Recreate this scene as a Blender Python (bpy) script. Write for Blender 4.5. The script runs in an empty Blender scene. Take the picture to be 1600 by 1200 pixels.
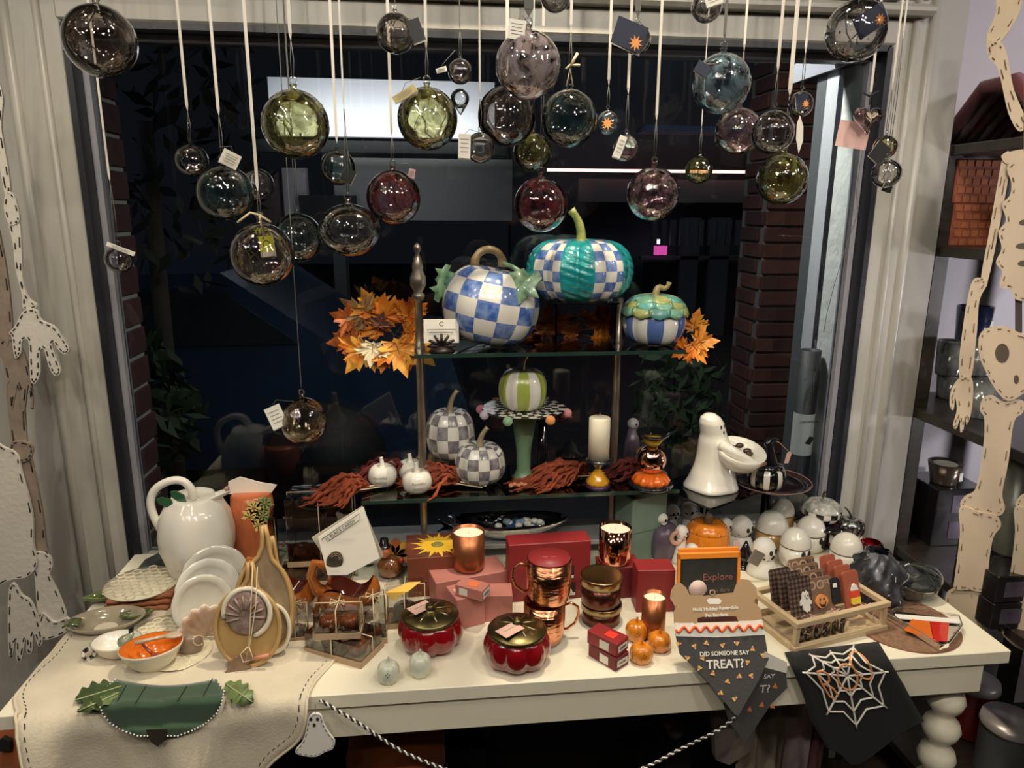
import bpy, math, random
from mathutils import Vector, Matrix, Euler
random.seed(7)
sc = bpy.context.scene
COL = sc.collection
PI = math.pi
# ------------------------------------------------------------ camera
F = 1130.0
PITCH, YAW, ROLL = math.radians(13.5), math.radians(6.3), math.radians(0.3)
CAM = Vector((0, 0, 1.55))
fwd = Vector((math.sin(YAW)*math.cos(PITCH), math.cos(YAW)*math.cos(PITCH), -math.sin(PITCH)))
rt0 = Vector((math.cos(YAW), -math.sin(YAW), 0)); up0 = rt0.cross(fwd)
RT = rt0*math.cos(ROLL) + up0*math.sin(ROLL); UP = up0*math.cos(ROLL) - rt0*math.sin(ROLL)
cd = bpy.data.cameras.new('camera'); cam = bpy.data.objects.new('camera', cd); COL.objects.link(cam)
cd.sensor_width = 36; cd.lens = 36*F/1600; cd.clip_start = .02; cd.clip_end = 200
M = Matrix((RT, UP, -fwd)).transposed().to_4x4(); M.translation = CAM; cam.matrix_world = M
sc.camera = cam
# ------------------------------------------------------------ colour management, world
vs = sc.view_settings
vs.view_transform = 'Standard'; vs.look = 'None'; vs.gamma = 1; vs.use_curve_mapping = False; vs.exposure = 0.27
sc.cycles.max_bounces = 8; sc.cycles.transparent_max_bounces = 32; sc.cycles.caustics_refractive = False; sc.cycles.caustics_reflective = False
sc.cycles.sample_clamp_indirect = 4
w = bpy.data.worlds.new('night'); sc.world = w; w.use_nodes = True
w.node_tree.nodes['Background'].inputs[0].default_value = (.004, .0045, .006, 1)
w.node_tree.nodes['Background'].inputs[1].default_value = 1
def lamp(kind, loc, power, col=(1, .86, .66), size=.05, target=None, angle=70, blend=.6, sy=None):
    l = bpy.data.lights.new('scene_lamp', kind); l.energy = power; l.color = col
    if kind == 'AREA':
        l.size = size
        if sy: l.shape = 'RECTANGLE'; l.size_y = sy
    else: l.shadow_soft_size = size
    if kind == 'SPOT': l.spot_size = math.radians(angle); l.spot_blend = blend
    o = bpy.data.objects.new('scene_lamp', l); COL.objects.link(o); o.location = loc
    if target is not None:
        o.rotation_euler = (Vector(target)-Vector(loc)).to_track_quat('-Z', 'Y').to_euler()
    return o
# track lights over the display and the shop's other ceiling spots, then added alcove fill lamps
lamp('SPOT', (.30, 1.28, 2.58), 64, size=.035, target=(.18, 1.25, .75), angle=92)
lamp('SPOT', (-.75, 1.05, 2.58), 19, size=.03, target=(-.45, 1.3, .75), angle=85)
lamp('SPOT', (.95, 1.0, 2.58), 17, size=.03, target=(.75, 1.3, .75), angle=85)
for x, p in ((-1.6, 12), (-.5, 22), (.55, 26), (1.5, 14)):
    lamp('SPOT', (x, -.35, 2.58), p, col=(1, .90, .76), size=.035, target=(x*.45+.1, 1.6, .95), angle=80)
for x, y in ((-1.5, -.7), (-.9, -.25), (-.3, -.75), (.35, -.3), (.95, -.8), (1.55, -.25), (-1.7, .35), (-.2, .3), (1.85, .45), (-.75, .55), (.7, .35)):
    lamp('SPOT', (x, y, 2.5), 6.5, col=(1, .91, .80), size=.028, target=(x, y+.35, 1), angle=150, blend=.4)
lamp('SPOT', (.98, -.5, 2.15), 35, col=(1, .93, .92), size=.04, target=(1.45, 1.87, 1.15), angle=34)  # unseen front spot added to brighten the alcove wall
for z in (1.30, .90): lamp('SPOT', (2.15, 1.0, z), 15, col=(1, .95, 1), size=.06, target=(1.40, 1.87, z-.02), angle=75)  # unseen lamps added at bay height, only to light the alcove
lamp('SPOT', (2.15, 1.0, 2.2), 20, col=(.97, .92, 1), size=.06, target=(1.45, 1.87, 1.95), angle=75)  # same added fill for the top of the alcove

# street light outside
lamp('AREA', (3, 6.5, 5), 16, col=(.85, .9, 1), size=1.5, target=(1, 9, 0))
lamp('AREA', (-4.5, 3.2, 5), 26, col=(.5, .62, 1), size=1.2, target=(-1.5, 5.5, 0))

# ------------------------------------------------------------ pixel helpers (1600x1200 frame -> world)
def ray(px, py): return fwd + RT*((px-800)/F) - UP*((py-600)/F)
def at(px, py, z=.75):
    d = ray(px, py); return CAM + d*((z-CAM.z)/d.z)
def atY(px, py, Y):
    d = ray(px, py); return CAM + d*(Y/d.y)
def atP(px, py, p0, n):
    d = ray(px, py); return CAM + d*((Vector(p0)-CAM).dot(n)/d.dot(n))
def mpp(P): return (Vector(P)-CAM).dot(fwd)/F       # metres per pixel at P
TT = .75
def fit(px, top, base, wpx, z=TT, k=.8, Yc=None):
    """stand an upright round thing: x, y, radius, height from its picture size and support height"""
    if Yc is None:
        p = at(px, base, z); r = wpx/2*mpp(p); y = p.y + r*k
    else: y = Yc
    c = atY(px, top, y); r = wpx/2*mpp((c.x, y, z))
    return Vector((c.x, y, z)), r, max(c.z - z, .004)

# ------------------------------------------------------------ materials
MATS = {}
def nt(name):
    m = bpy.data.materials.new(name); m.use_nodes = True
    n = m.node_tree.nodes; n.clear(); return m, n, m.node_tree.links
def mat(name, col, rough=.5, metal=0, trans=0, emit=None, es=1, noise=0, nscale=30, bump=0, bscale=60, coat=0, col2=None, sss=0, sheen=0, alpha=1, stretch=None):
    if name in MATS: return MATS[name]
    m, n, l = nt(name); MATS[name] = m
    b = n.new('ShaderNodeBsdfPrincipled'); o = n.new('ShaderNodeOutputMaterial'); l.new(b.outputs[0], o.inputs[0])
    b.inputs['Base Color'].default_value = (*col, 1); b.inputs['Roughness'].default_value = rough
    b.inputs['Metallic'].default_value = metal; b.inputs['Transmission Weight'].default_value = trans
    b.inputs['Coat Weight'].default_value = coat; b.inputs['Coat Roughness'].default_value = .06
    b.inputs['Sheen Weight'].default_value = sheen; b.inputs['Alpha'].default_value = alpha
    if sss: b.inputs['Subsurface Weight'].default_value = sss; b.inputs['Subsurface Scale'].default_value = .01
    if emit: b.inputs['Emission Color'].default_value = (*emit, 1); b.inputs['Emission Strength'].default_value = es
    tc = None
    def coords():
        nonlocal tc
        if tc is None:
            t = n.new('ShaderNodeTexCoord'); tc = t.outputs['Object']
            if stretch:
                mp = n.new('ShaderNodeMapping'); mp.inputs['Scale'].default_value = stretch; l.new(tc, mp.inputs[0]); tc = mp.outputs[0]
        return tc
    if noise or col2:
        t = n.new('ShaderNodeTexNoise'); t.inputs['Scale'].default_value = nscale; t.inputs['Detail'].default_value = 4
        l.new(coords(), t.inputs['Vector'])
        r = n.new('ShaderNodeValToRGB'); l.new(t.outputs[0], r.inputs[0])
        c2 = col2 or tuple(max(0, c*(1-noise)) for c in col)
        r.color_ramp.elements[0].position = .35; r.color_ramp.elements[1].position = .65
        r.color_ramp.elements[0].color = (*c2, 1); r.color_ramp.elements[1].color = (*col, 1)
        l.new(r.outputs[0], b.inputs['Base Color'])
    if bump:
        t = n.new('ShaderNodeTexNoise'); t.inputs['Scale'].default_value = bscale; t.inputs['Detail'].default_value = 3
        l.new(coords(), t.inputs['Vector'])
        bp = n.new('ShaderNodeBump'); bp.inputs['Strength'].default_value = bump; bp.inputs['Distance'].default_value = .004
        l.new(t.outputs[0], bp.inputs['Height']); l.new(bp.outputs[0], b.inputs['Normal'])
    return m
def glass(name, tint=(.93, .95, .95), refl=1.0, bump=.0, bscale=12, swirl=None, amt=.5, sscale=9, rough=.022, ior=1.5, base=.0):
    """thin blown or sheet glass: clear body, mirror-like skin, optional coloured streaks in the glass"""
    if name in MATS: return MATS[name]
    m, n, l = nt(name); MATS[name] = m
    tr = n.new('ShaderNodeBsdfTransparent'); tr.inputs[0].default_value = (*tint, 1)
    gl = n.new('ShaderNodeBsdfGlossy'); gl.inputs[0].default_value = (1, 1, 1, 1); gl.inputs['Roughness'].default_value = rough
    fr = n.new('ShaderNodeFresnel'); fr.inputs[0].default_value = ior
    ml = n.new('ShaderNodeMath'); ml.operation = 'MULTIPLY_ADD'; ml.inputs[1].default_value = refl; ml.inputs[2].default_value = base; ml.use_clamp = True
    l.new(fr.outputs[0], ml.inputs[0])
    mx = n.new('ShaderNodeMixShader'); l.new(ml.outputs[0], mx.inputs[0]); l.new(gl.outputs[0], mx.inputs[2])
    tcn = n.new('ShaderNodeTexCoord')
    if bump:
        t = n.new('ShaderNodeTexNoise'); t.inputs['Scale'].default_value = bscale; t.inputs['Detail'].default_value = 2.5; t.inputs['Distortion'].default_value = 1.2
        l.new(tcn.outputs['Object'], t.inputs['Vector'])
        bp = n.new('ShaderNodeBump'); bp.inputs['Strength'].default_value = bump; bp.inputs['Distance'].default_value = .01
        l.new(t.outputs[0], bp.inputs['Height']); l.new(bp.outputs[0], gl.inputs['Normal']); l.new(bp.outputs[0], fr.inputs['Normal'])
    if swirl:
        t = n.new('ShaderNodeTexNoise'); t.inputs['Scale'].default_value = sscale; t.inputs['Detail'].default_value = 3; t.inputs['Distortion'].default_value = 2.5
        l.new(tcn.outputs['Object'], t.inputs['Vector'])
        r = n.new('ShaderNodeValToRGB'); l.new(t.outputs[0], r.inputs[0])
        r.color_ramp.elements[0].position = .5-.12*amt; r.color_ramp.elements[1].position = .72-.2*amt
        r.color_ramp.elements[0].color = (0, 0, 0, 1); r.color_ramp.elements[1].color = (amt, amt, amt, 1)
        tl = n.new('ShaderNodeBsdfDiffuse'); tl.inputs[0].default_value = (*swirl, 1)
        t2 = n.new('ShaderNodeBsdfTranslucent'); t2.inputs[0].default_value = (*swirl, 1)
        ad = n.new('ShaderNodeMixShader'); ad.inputs[0].default_value = .5; l.new(tl.outputs[0], ad.inputs[1]); l.new(t2.outputs[0], ad.inputs[2])
        m2 = n.new('ShaderNodeMixShader'); l.new(r.outputs[0], m2.inputs[0]); l.new(tr.outputs[0], m2.inputs[1]); l.new(ad.outputs[0], m2.inputs[2])
        l.new(m2.outputs[0], mx.inputs[1])
    else: l.new(tr.outputs[0], mx.inputs[1])
    o = n.new('ShaderNodeOutputMaterial'); l.new(mx.outputs[0], o.inputs[0])
    return m
def emis(name, col, s):
    return mat(name, (0, 0, 0), emit=col, es=s)

WHITE = mat('white_ceramic', (.80, .77, .68), .18, coat=.6)
WHITE2 = mat('matt_white_ceramic', (.82, .80, .74), .45)
CREAM = mat('cream_ceramic', (.72, .66, .52), .25, coat=.4)
BLACK = mat('black_gloss', (.008, .008, .010), .08, coat=1)
BLACKM = mat('black_matt', (.012, .012, .014), .6)
GOLD = mat('gold_stem', (.62, .52, .32), .3, .55, coat=.5)
BRASS = mat('aged_brass', (.20, .165, .075), .33, 1, noise=.25, nscale=14)
PAPER = mat('paper', (.80, .76, .66), .7)
TAGW = mat('white_tag', (.78, .75, .66), .7)
STRING = mat('white_ribbon', (.62, .58, .52), .8)
CORD = mat('dark_thread', (.10, .10, .09), .7)
TWINE = mat('raffia', (.66, .54, .34), .8)
WAX = mat('wax', (.88, .82, .64), .5, sss=.2)
KRAFT = mat('kraft_board', (.44, .31, .19), .8, noise=.12)
INK = mat('black_ink', (.015, .013, .012), .8)
INKW = mat('white_ink', (.85, .82, .74), .8)

# ------------------------------------------------------------ mesh builder
class MB:
    def __init__(s): s.v = []; s.f = []; s.m = []; s.sm = []
    def add(s, vs, fs, M=None, mi=0, smooth=True):
        b = len(s.v)
        s.v += [tuple(M @ Vector(v)) if M is not None else tuple(v) for v in vs]
        for i, f in enumerate(fs):
            s.f.append([b+k for k in f]); s.m.append(mi[i] if isinstance(mi, list) else mi); s.sm.append(smooth)
        return s
    def box(s, c, d, M=None, mi=0, bev=0):
        x, y, z = d[0]/2, d[1]/2, d[2]/2; cx, cy, cz = c
        if bev <= 0:
            vs = [(cx+i*x, cy+j*y, cz+k*z) for i in (-1, 1) for j in (-1, 1) for k in (-1, 1)]
            fs = [(0, 1, 3, 2), (4, 6, 7, 5), (0, 4, 5, 1), (2, 3, 7, 6), (0, 2, 6, 4), (1, 5, 7, 3)]
            return s.add(vs, fs, M, mi, False)
        b = min(bev, x*.9, y*.9, z*.9)
        vs = []; rings = []
        for zz, ins in ((-z, b), (-z+b, 0), (z-b, 0), (z, b)):
            X, Y = x-ins, y-ins
            ring = [(-X+b, -Y), (X-b, -Y), (X, -Y+b), (X, Y-b), (X-b, Y), (-X+b, Y), (-X, Y-b), (-X, -Y+b)]
            rings.append(len(vs)); vs += [(cx+p, cy+q, cz+zz) for p, q in ring]
        fs = [tuple(reversed(range(8)))]
        for a in rings[:-1]:
            for i in range(8): j = (i+1) % 8; fs.append((a+i, a+j, a+8+j, a+8+i))
        fs.append(tuple(rings[-1]+i for i in range(8)))
        return s.add(vs, fs, M, mi, False)
    def lathe(s, prof, seg=32, M=None, mi=0, lobes=0, ld=0, lp=.6, matf=None, smooth=True, cap=True):
        vs = []; fs = []; ms = []
        n = len(prof)
        for j, (r, z) in enumerate(prof):
            for i in range(seg):
                a = 2*PI*i/seg; k = 1
                if lobes: k = 1 - ld*(1-abs(math.sin(lobes*a/2))**lp)
                vs.append((r*k*math.cos(a), r*k*math.sin(a), z))
        for j in range(n-1):
            for i in range(seg):
                i2 = (i+1) % seg
                fs.append((j*seg+i, j*seg+i2, (j+1)*seg+i2, (j+1)*seg+i)); ms.append(matf(i, j) if matf else mi)
        if cap:
            if prof[0][0] > 1e-5: fs.append(tuple(reversed(range(seg)))); ms.append(matf(0, 0) if matf else mi)
            if prof[-1][0] > 1e-5: fs.append(tuple((n-1)*seg+i for i in range(seg))); ms.append(matf(0, n-2) if matf else mi)
        return s.add(vs, fs, M, ms, smooth)
    def ball(s, c, r, seg=16, M=None, mi=0, sc=(1, 1, 1)):
        n = max(6, seg//2)
        prof = [(math.cos(-PI/2+PI*j/n)*r, math.sin(-PI/2+PI*j/n)*r) for j in range(n+1)]
        prof[0] = (1e-6, -r); prof[-1] = (1e-6, r)
        MM = Matrix.Translation(c) @ Matrix.Diagonal((*sc, 1))
        if M is not None: MM = M @ MM
        return s.lathe(prof, seg, MM, mi, cap=False)
    def tube(s, pts, r, seg=8, mi=0, close=False, caps=True):
        pts = [Vector(p) for p in pts]; n = len(pts)
        if n < 2: return s
        rr = r if isinstance(r, (list, tuple)) else [r]*n
        vs = []; up = None
        for i, p in enumerate(pts):
            if close: t = pts[(i+1) % n]-pts[i-1]
            else: t = pts[min(i+1, n-1)]-pts[max(i-1, 0)]
            t.normalize()
            if up is None: up = Vector((0, 0, 1)) if abs(t.z) < .9 else Vector((1, 0, 0))
            a = t.cross(up)
            if a.length < 1e-6: a = t.cross(Vector((0, 1, 0)))
            a.normalize(); b = a.cross(t).normalized(); up = b
            for k in range(seg):
                an = 2*PI*k/seg; vs.append(p + (a*math.cos(an)+b*math.sin(an))*rr[i])
        fs = []
        for i in range(n if close else n-1):
            j = (i+1) % n
            for k in range(seg):
                k2 = (k+1) % seg; fs.append((i*seg+k, i*seg+k2, j*seg+k2, j*seg+k))
        if caps and not close: fs.append(tuple(reversed(range(seg)))); fs.append(tuple((n-1)*seg+k for k in range(seg)))
        return s.add(vs, fs, None, mi)
    def prism(s, poly, t, M=None, mi=0, smooth=False):
        """flat outline in local XZ, thickness t along Y"""
        n = len(poly)
        vs = [(x, -t/2, z) for x, z in poly]+[(x, t/2, z) for x, z in poly]
        fs = [tuple(range(n)), tuple(reversed(range(n, 2*n)))]+[(i, i+n, (i+1) % n+n, (i+1) % n) for i in range(n)]
        return s.add(vs, fs, M, mi, smooth)
    def grid(s, P, nu, nv, mi=0, th=0, wrap=False, smooth=True):
        """surface P(u,v), u,v in 0..1; th gives it thickness downwards along the face normal"""
        pts = [[Vector(P(i/nu, j/nv)) for i in range(nu+1)] for j in range(nv+1)]
        vs = [p for row in pts for p in row]; W = nu+1
        fs = [(j*W+i, j*W+i+1, (j+1)*W+i+1, (j+1)*W+i) for j in range(nv) for i in range(nu)]
        if th:
            b = len(vs); vs2 = []
            for j in range(nv+1):
                for i in range(nu+1):
                    du = pts[j][min(i+1, nu)]-pts[j][max(i-1, 0)]; dv = pts[min(j+1, nv)][i]-pts[max(j-1, 0)][i]
                    nn = du.cross(dv)
                    if nn.length > 1e-12: nn.normalize()
                    vs2.append(pts[j][i]-nn*th)
            vs += vs2
            fs += [tuple(b+k for k in reversed(f)) for f in fs]
            for i in range(nu): fs += [(i+1, i, b+i, b+i+1), (nv*W+i, nv*W+i+1, b+nv*W+i+1, b+nv*W+i)]
            for j in range(nv): fs += [(j*W, (j+1)*W, b+(j+1)*W, b+j*W), ((j+1)*W+nu, j*W+nu, b+j*W+nu, b+(j+1)*W+nu)]
        return s.add(vs, fs, None, mi, smooth)
    def mesh(s, name, mats):
        me = bpy.data.meshes.new(name); me.from_pydata([tuple(v) for v in s.v], [], s.f); me.update()
        for m in (mats if isinstance(mats, (list, tuple)) else [mats]): me.materials.append(m)
        me.polygons.foreach_set('material_index', s.m); me.polygons.foreach_set('use_smooth', s.sm)
        return me
def part(name, mb, mats, parent=None, label=None, M=None, stuff=False):
    o = bpy.data.objects.new(name, mb.mesh(name, mats)); COL.objects.link(o)
    if parent is not None: o.parent = parent
    if M is not None: o.matrix_local = M
    if label: o['label'] = label
    if stuff: o['kind'] = 'stuff'
    return o
def thing(name, label, cat, loc=(0, 0, 0), rz=0, group=None, rot=None):
    o = bpy.data.objects.new(name, None); COL.objects.link(o); o.empty_display_size = .02
    o.location = loc; o.rotation_euler = rot or (0, 0, rz); o['label'] = label; o['category'] = cat
    if group: o['group'] = group
    return o
def one(name, label, cat, mb, mats, loc=(0, 0, 0), rz=0, group=None, rot=None):
    o = part(name, mb, mats); o.location = loc; o.rotation_euler = rot or (0, 0, rz); o['label'] = label; o['category'] = cat
    if group: o['group'] = group
    return o
def struct(name, mb, mats, parent=None, label=None):
    o = part(name, mb, mats, parent, label)
    if parent is None: o['kind'] = 'structure'
    return o
TEXTS = []
def text(s, size, M, m, parent, name='lettering', ext=.0002, align='CENTER', sp=1, bold=0):
    c = bpy.data.curves.new(name, 'FONT'); c.body = s; c.size = size; c.align_x = align; c.align_y = 'CENTER'; c.extrude = ext; c.space_line = .95; c.space_character = sp
    c.offset = bold; c.resolution_u = 3
    c.materials.append(m); o = bpy.data.objects.new(name, c); COL.objects.link(o); o.parent = parent
    o.matrix_local = M; TEXTS.append(o); return o
def Tr(x, y, z): return Matrix.Translation((x, y, z))
def RX(a): return Matrix.Rotation(a, 4, 'X')
def RY(a): return Matrix.Rotation(a, 4, 'Y')
def RZ(a): return Matrix.Rotation(a, 4, 'Z')
FRONT = RX(PI/2)                               # lettering upright, facing -Y
def arc(cx, cz, r, a0, a1, n, y=0): return [(cx+r*math.cos(a0+(a1-a0)*i/n), y, cz+r*math.sin(a0+(a1-a0)*i/n)) for i in range(n+1)]
def copy_tree(o, parent=None):
    c = o.copy(); COL.objects.link(c)
    if parent is not None: c.parent = parent
    for ch in [x for x in bpy.data.objects if x.parent == o]:
        copy_tree(ch, c)
    return c
# ============================================================ THE SETTING
WX0, WX1, WZ0, WZ1, WY = -.725, 1.045, .70, 1.915, 1.70     # window opening, wall face
WALL = mat('painted_plaster', (.38, .365, .325), .6, noise=.06, nscale=5, bump=.25, bscale=18)
LAV = mat('lavender_white_plaster', (.50, .47, .50), .7, bump=.3, bscale=12)
TRIM = mat('satin_trim_paint', (.40, .385, .335), .32, bump=.12, bscale=25)
DARK = mat('dark_window_seal', (.012, .013, .018), .4)
ALU = mat('grey_window_frame', (.30, .30, .34), .45, .1)
FLOORM = mat('dark_floor', (.045, .032, .026), .5, noise=.3, nscale=6)
CEILM = mat('ceiling_paint', (.30, .28, .25), .9)
BACKM = mat('shop_back_wall', (.10, .085, .07), .9, noise=.3, nscale=3)
struct('floor', MB().box((.3, -1, -.02), (5.4, 5.5, .04)), FLOORM)
struct('ceiling', MB().box((.3, -1, 2.66), (5.4, 5.5, .04)), CEILM)
struct('wall_back', MB().box((.3, -3.6, 1.32), (5.4, .04, 2.68)), BACKM)
struct('wall_left', MB().box((-2.4, -1, 1.32), (.04, 5.5, 2.68)), BACKM)
struct('wall_right', MB().box((2.3, -1, 1.32), (.04, 5.5, 2.68)), mat('side_wall', (.16, .14, .13), .9))
wb = MB()
wb.box(((WX0-2.4)/2, WY+.09, 1.32), (WX0+2.4, .18, 2.68))
wb.box(((WX0+WX1)/2, WY+.09, (WZ1+2.66)/2), (WX1-WX0, .18, 2.66-WZ1))
wb.box(((WX1+1.245)/2, WY+.07, 1.32), (1.245-WX1, .14, 2.68))
struct('wall_window', wb, WALL)
struct('wall_below_window', MB().box(((WX0+WX1)/2, WY+.07, WZ0/2), (WX1-WX0, .18, WZ0)), mat('under_table_shade_brown', (.02, .015, .012), .6))  # near-black colour paints in the shade under the table
struct('wall_alcove', MB().box((1.245+.53, 1.90, 1.32), (1.06, .04, 2.68)), LAV)
struct('wall_alcove_return', MB().box((1.236, 1.885, 1.32), (.022, .02, 2.68)), LAV)
# window: casing, ledges, seal, frame and the pane
def rail(x0, x1, z0, z1, d, bev=.004): return MB().box(((x0+x1)/2, WY-d/2, (z0+z1)/2), (x1-x0, d, z1-z0), bev=bev)
struct('trim_1', rail(WX0-.012-.105, WX0-.012, .0, 2.6, .018), TRIM)
b = MB(); b.tube([(WX0-.055, WY-.018, 0), (WX0-.055, WY-.018, 2.6)], .008, 10); b.tube([(WX0-.117, WY-.014, 0), (WX0-.117, WY-.014, 2.6)], .012, 10)
struct('trim_2', b, TRIM)
struct('trim_3', rail(WX1+.012, WX1+.105, .0, 2.6, .018), TRIM)
b = MB(); b.tube([(WX1+.062, WY-.018, 0), (WX1+.062, WY-.018, 2.6)], .009, 10); b.tube([(WX1+.105, WY-.012, 0), (WX1+.105, WY-.012, 2.6)], .014, 10)
struct('trim_4', b, TRIM)
struct('trim_5', rail(WX0-.02, WX1+.02, WZ1+.006, WZ1+.062, .022), TRIM)
b = MB(); b.box((.16, WY-.03, WZ1+.075), (1.95, .05, .024), bev=.008); b.box((.16, WY-.012, WZ1+.16), (1.95, .022, .12), bev=.004)
struct('trim_6', b, TRIM)
sl = MB(); t = .013
sl.box((WX0-.004, WY+.01, (WZ0+WZ1)/2), (t, .07, WZ1-WZ0)); sl.box((WX1+.004, WY+.01, (WZ0+WZ1)/2), (t, .07, WZ1-WZ0)); sl.box(((WX0+WX1)/2, WY+.01, WZ1-.002), (WX1-WX0, .07, t))
win = struct('window_1', sl, DARK)
fr = MB(); g = .013
fr.box((WX0+.009, WY+.035, (WZ0+WZ1)/2), (g, .03, WZ1-WZ0)); fr.box((WX1-.010, WY+.035, (WZ0+WZ1)/2), (g, .03, WZ1-WZ0)); fr.box(((WX0+WX1)/2, WY+.035, WZ1-.016), (WX1-WX0, .03, g)); fr.box(((WX0+WX1)/2, WY+.035, WZ0+.01), (WX1-WX0, .03, g))
part('window_frame', fr, ALU, win)
part('window_pane', MB().box(((WX0+WX1)/2, WY+.04, (WZ0+WZ1)/2), (WX1-WX0-.02, .006, WZ1-WZ0-.03)), glass('window_glass', (.88, .93, .95), 1.1, rough=.0), win)
part('window_sill', MB().box(((WX0+WX1)/2, WY+.01, .71), (WX1-WX0, .1, .03), bev=.004), TRIM, win)
# ------------------------------------------------------------ outside the window
struct('pavement', MB().box((0, 12, -.12), (40, 20.3, .2)), mat('night_asphalt', (.012, .014, .018), .6, noise=.4, nscale=.8))
STUC = mat('white_stucco', (.78, .77, .72), .9, bump=.9, bscale=30, noise=.08, nscale=10)
struct('wall_entry', MB().box((1.092, 1.797, 1.0), (.10, .098, 1.80)), STUC)
ed = thing('door_1', 'grey framed shop door beyond the white stucco entry wall', 'door', (1.07, 1.95, 0)); ed['kind'] = 'structure'
part('door_jamb', MB().box((.035, -.088, 1.0), (.12, .030, 1.96)), DARK, ed)
part('door_stile', MB().box((.035, -.043, 1.0), (.12, .058, 1.94)), mat('pale_door_paint', (.55, .55, .57), .6), ed)
part('door_frame', MB().box((.035, .012, 1.0), (.12, .050, 1.98)), mat('slate_door_paint', (.10, .105, .11), .5), ed)
struct('entry_lintel', MB().box((1.10, 1.93, 1.93), (.14, .36, .05)), ALU)
lamp('AREA', (.62, 2.1, 2.35), 15, col=(1, .95, .86), size=.1, target=(1.08, 1.85, 1.1))  # unseen lamp added to brighten the stucco
rv = thing('brick_reveal', 'dark red brick reveal outside the left edge of the window', 'brickwork', (WX0-.004, 1.83, 0)); rv['kind'] = 'structure'
rm = MB().box((0, 0, 0), (.016, .105, .064), bev=.002).mesh('brick', mat('dark_red_brick', (.075, .022, .022), .85, noise=.3, nscale=20))  # the brick's own dark red
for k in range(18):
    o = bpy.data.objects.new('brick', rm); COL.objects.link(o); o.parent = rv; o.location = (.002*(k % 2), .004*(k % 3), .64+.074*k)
# brick pier across the entry
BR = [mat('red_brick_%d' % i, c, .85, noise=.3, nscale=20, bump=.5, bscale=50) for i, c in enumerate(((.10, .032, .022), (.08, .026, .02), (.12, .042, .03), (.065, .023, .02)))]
bx, by = atY(1192, 400, 3.2).x, 3.2
pier = thing('brick_pier', 'red brick pier standing outside at the right of the window', 'pier', (bx, by, 0))
part('mortar', MB().box((.13, .13, 1.35), (.262, .25, 2.7)), mat('pale_mortar', (.16, .14, .13), .9), pier)
bm_full = MB().box((0, 0, 0), (.19, .02, .062), bev=.004).mesh('brick', BR[0]); meshes = []
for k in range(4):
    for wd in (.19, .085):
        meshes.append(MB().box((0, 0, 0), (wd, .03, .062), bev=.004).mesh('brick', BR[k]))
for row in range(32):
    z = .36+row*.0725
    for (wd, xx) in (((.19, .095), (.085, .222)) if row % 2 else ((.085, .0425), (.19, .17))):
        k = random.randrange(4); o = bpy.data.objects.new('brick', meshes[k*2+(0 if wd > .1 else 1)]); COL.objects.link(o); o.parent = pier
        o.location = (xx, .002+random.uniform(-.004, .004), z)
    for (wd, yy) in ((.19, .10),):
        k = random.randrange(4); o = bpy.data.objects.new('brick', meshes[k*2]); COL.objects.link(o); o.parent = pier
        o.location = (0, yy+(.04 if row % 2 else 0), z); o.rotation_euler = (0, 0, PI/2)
# shops across the street
FY = 9.0
def q(px, py): return atY(px, py, FY)
sb = thing('street_building', 'dark shop building across the street with a glowing pink sign strip', 'building', (0, FY, 0))
p0, p1 = q(840, 225), q(1260, 225)
fac = mat('night_facade', (.05, .055, .065), .8, noise=.35, nscale=1.5)
part('facade', MB().box(((p0.x+p1.x)/2+1.5, .3, 2), (p1.x-p0.x+3.6, .3, 5.6)), fac, sb)
def fbox(name, x0, y0, x1, y1, m, dy=0, dep=.12, par=sb, label=None):
    a, c = q(x0, y0), q(x1, y1)
    return part(name, MB().box(((a.x+c.x)/2, dy, (a.z+c.z)/2), (abs(c.x-a.x), dep, abs(a.z-c.z))), m, par, label)
fbox('sign_strip', 850, 265, 1190, 273, emis('pink_led', (1, .50, .42), 2.6), -.25, .05, label='glowing pink light strip')
fbox('led_reflection', 1020, 373, 1031, 380, emis('violet_reflection', (.80, .62, 1), 2.5), -.2, .05, label='small violet-white glow standing in for an LED reflection')  # glowing patch added to imitate reflected LED light, no lamp there
fbox('led_reflection', 1016, 383, 1034, 397, emis('magenta_reflection', (.75, .08, .38), .9), -.18, .05, label='dim magenta glow of the imitated LED reflection, under the violet one')  # second added glow patch of the imitated reflection
fbox('cornice', 990, 203, 1290, 216, mat('blue_grey_beam', (.10, .14, .22), .7), -.3, .4)
fbox('fascia', 900, 280, 1270, 318, mat('grey_fascia', (.085, .09, .10), .8), -.1)
for i in range(13):
    a = q(1010+i*14, 345); c = q(1018+i*14, 380)
    part('awning_stripe', MB().box((a.x, -.35, (a.z+c.z)/2), (.06, .05, .3), M=RX(-.0)), mat('awning_cloth', (.09, .09, .10), .8), sb)
fbox('window_bar', 1000, 400, 1180, 405, mat('grey_bar', (.09, .10, .11), .7), 0)
for x in (1065, 1110, 1180): fbox('mullion', x, 340, x+10, 620, mat('grey_bar', (), .7) if False else MATS['grey_bar'], 0)
fbox('shop_window', 1010, 410, 1175, 520, mat('dark_glass', (.02, .022, .025), .1), .08)
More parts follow.
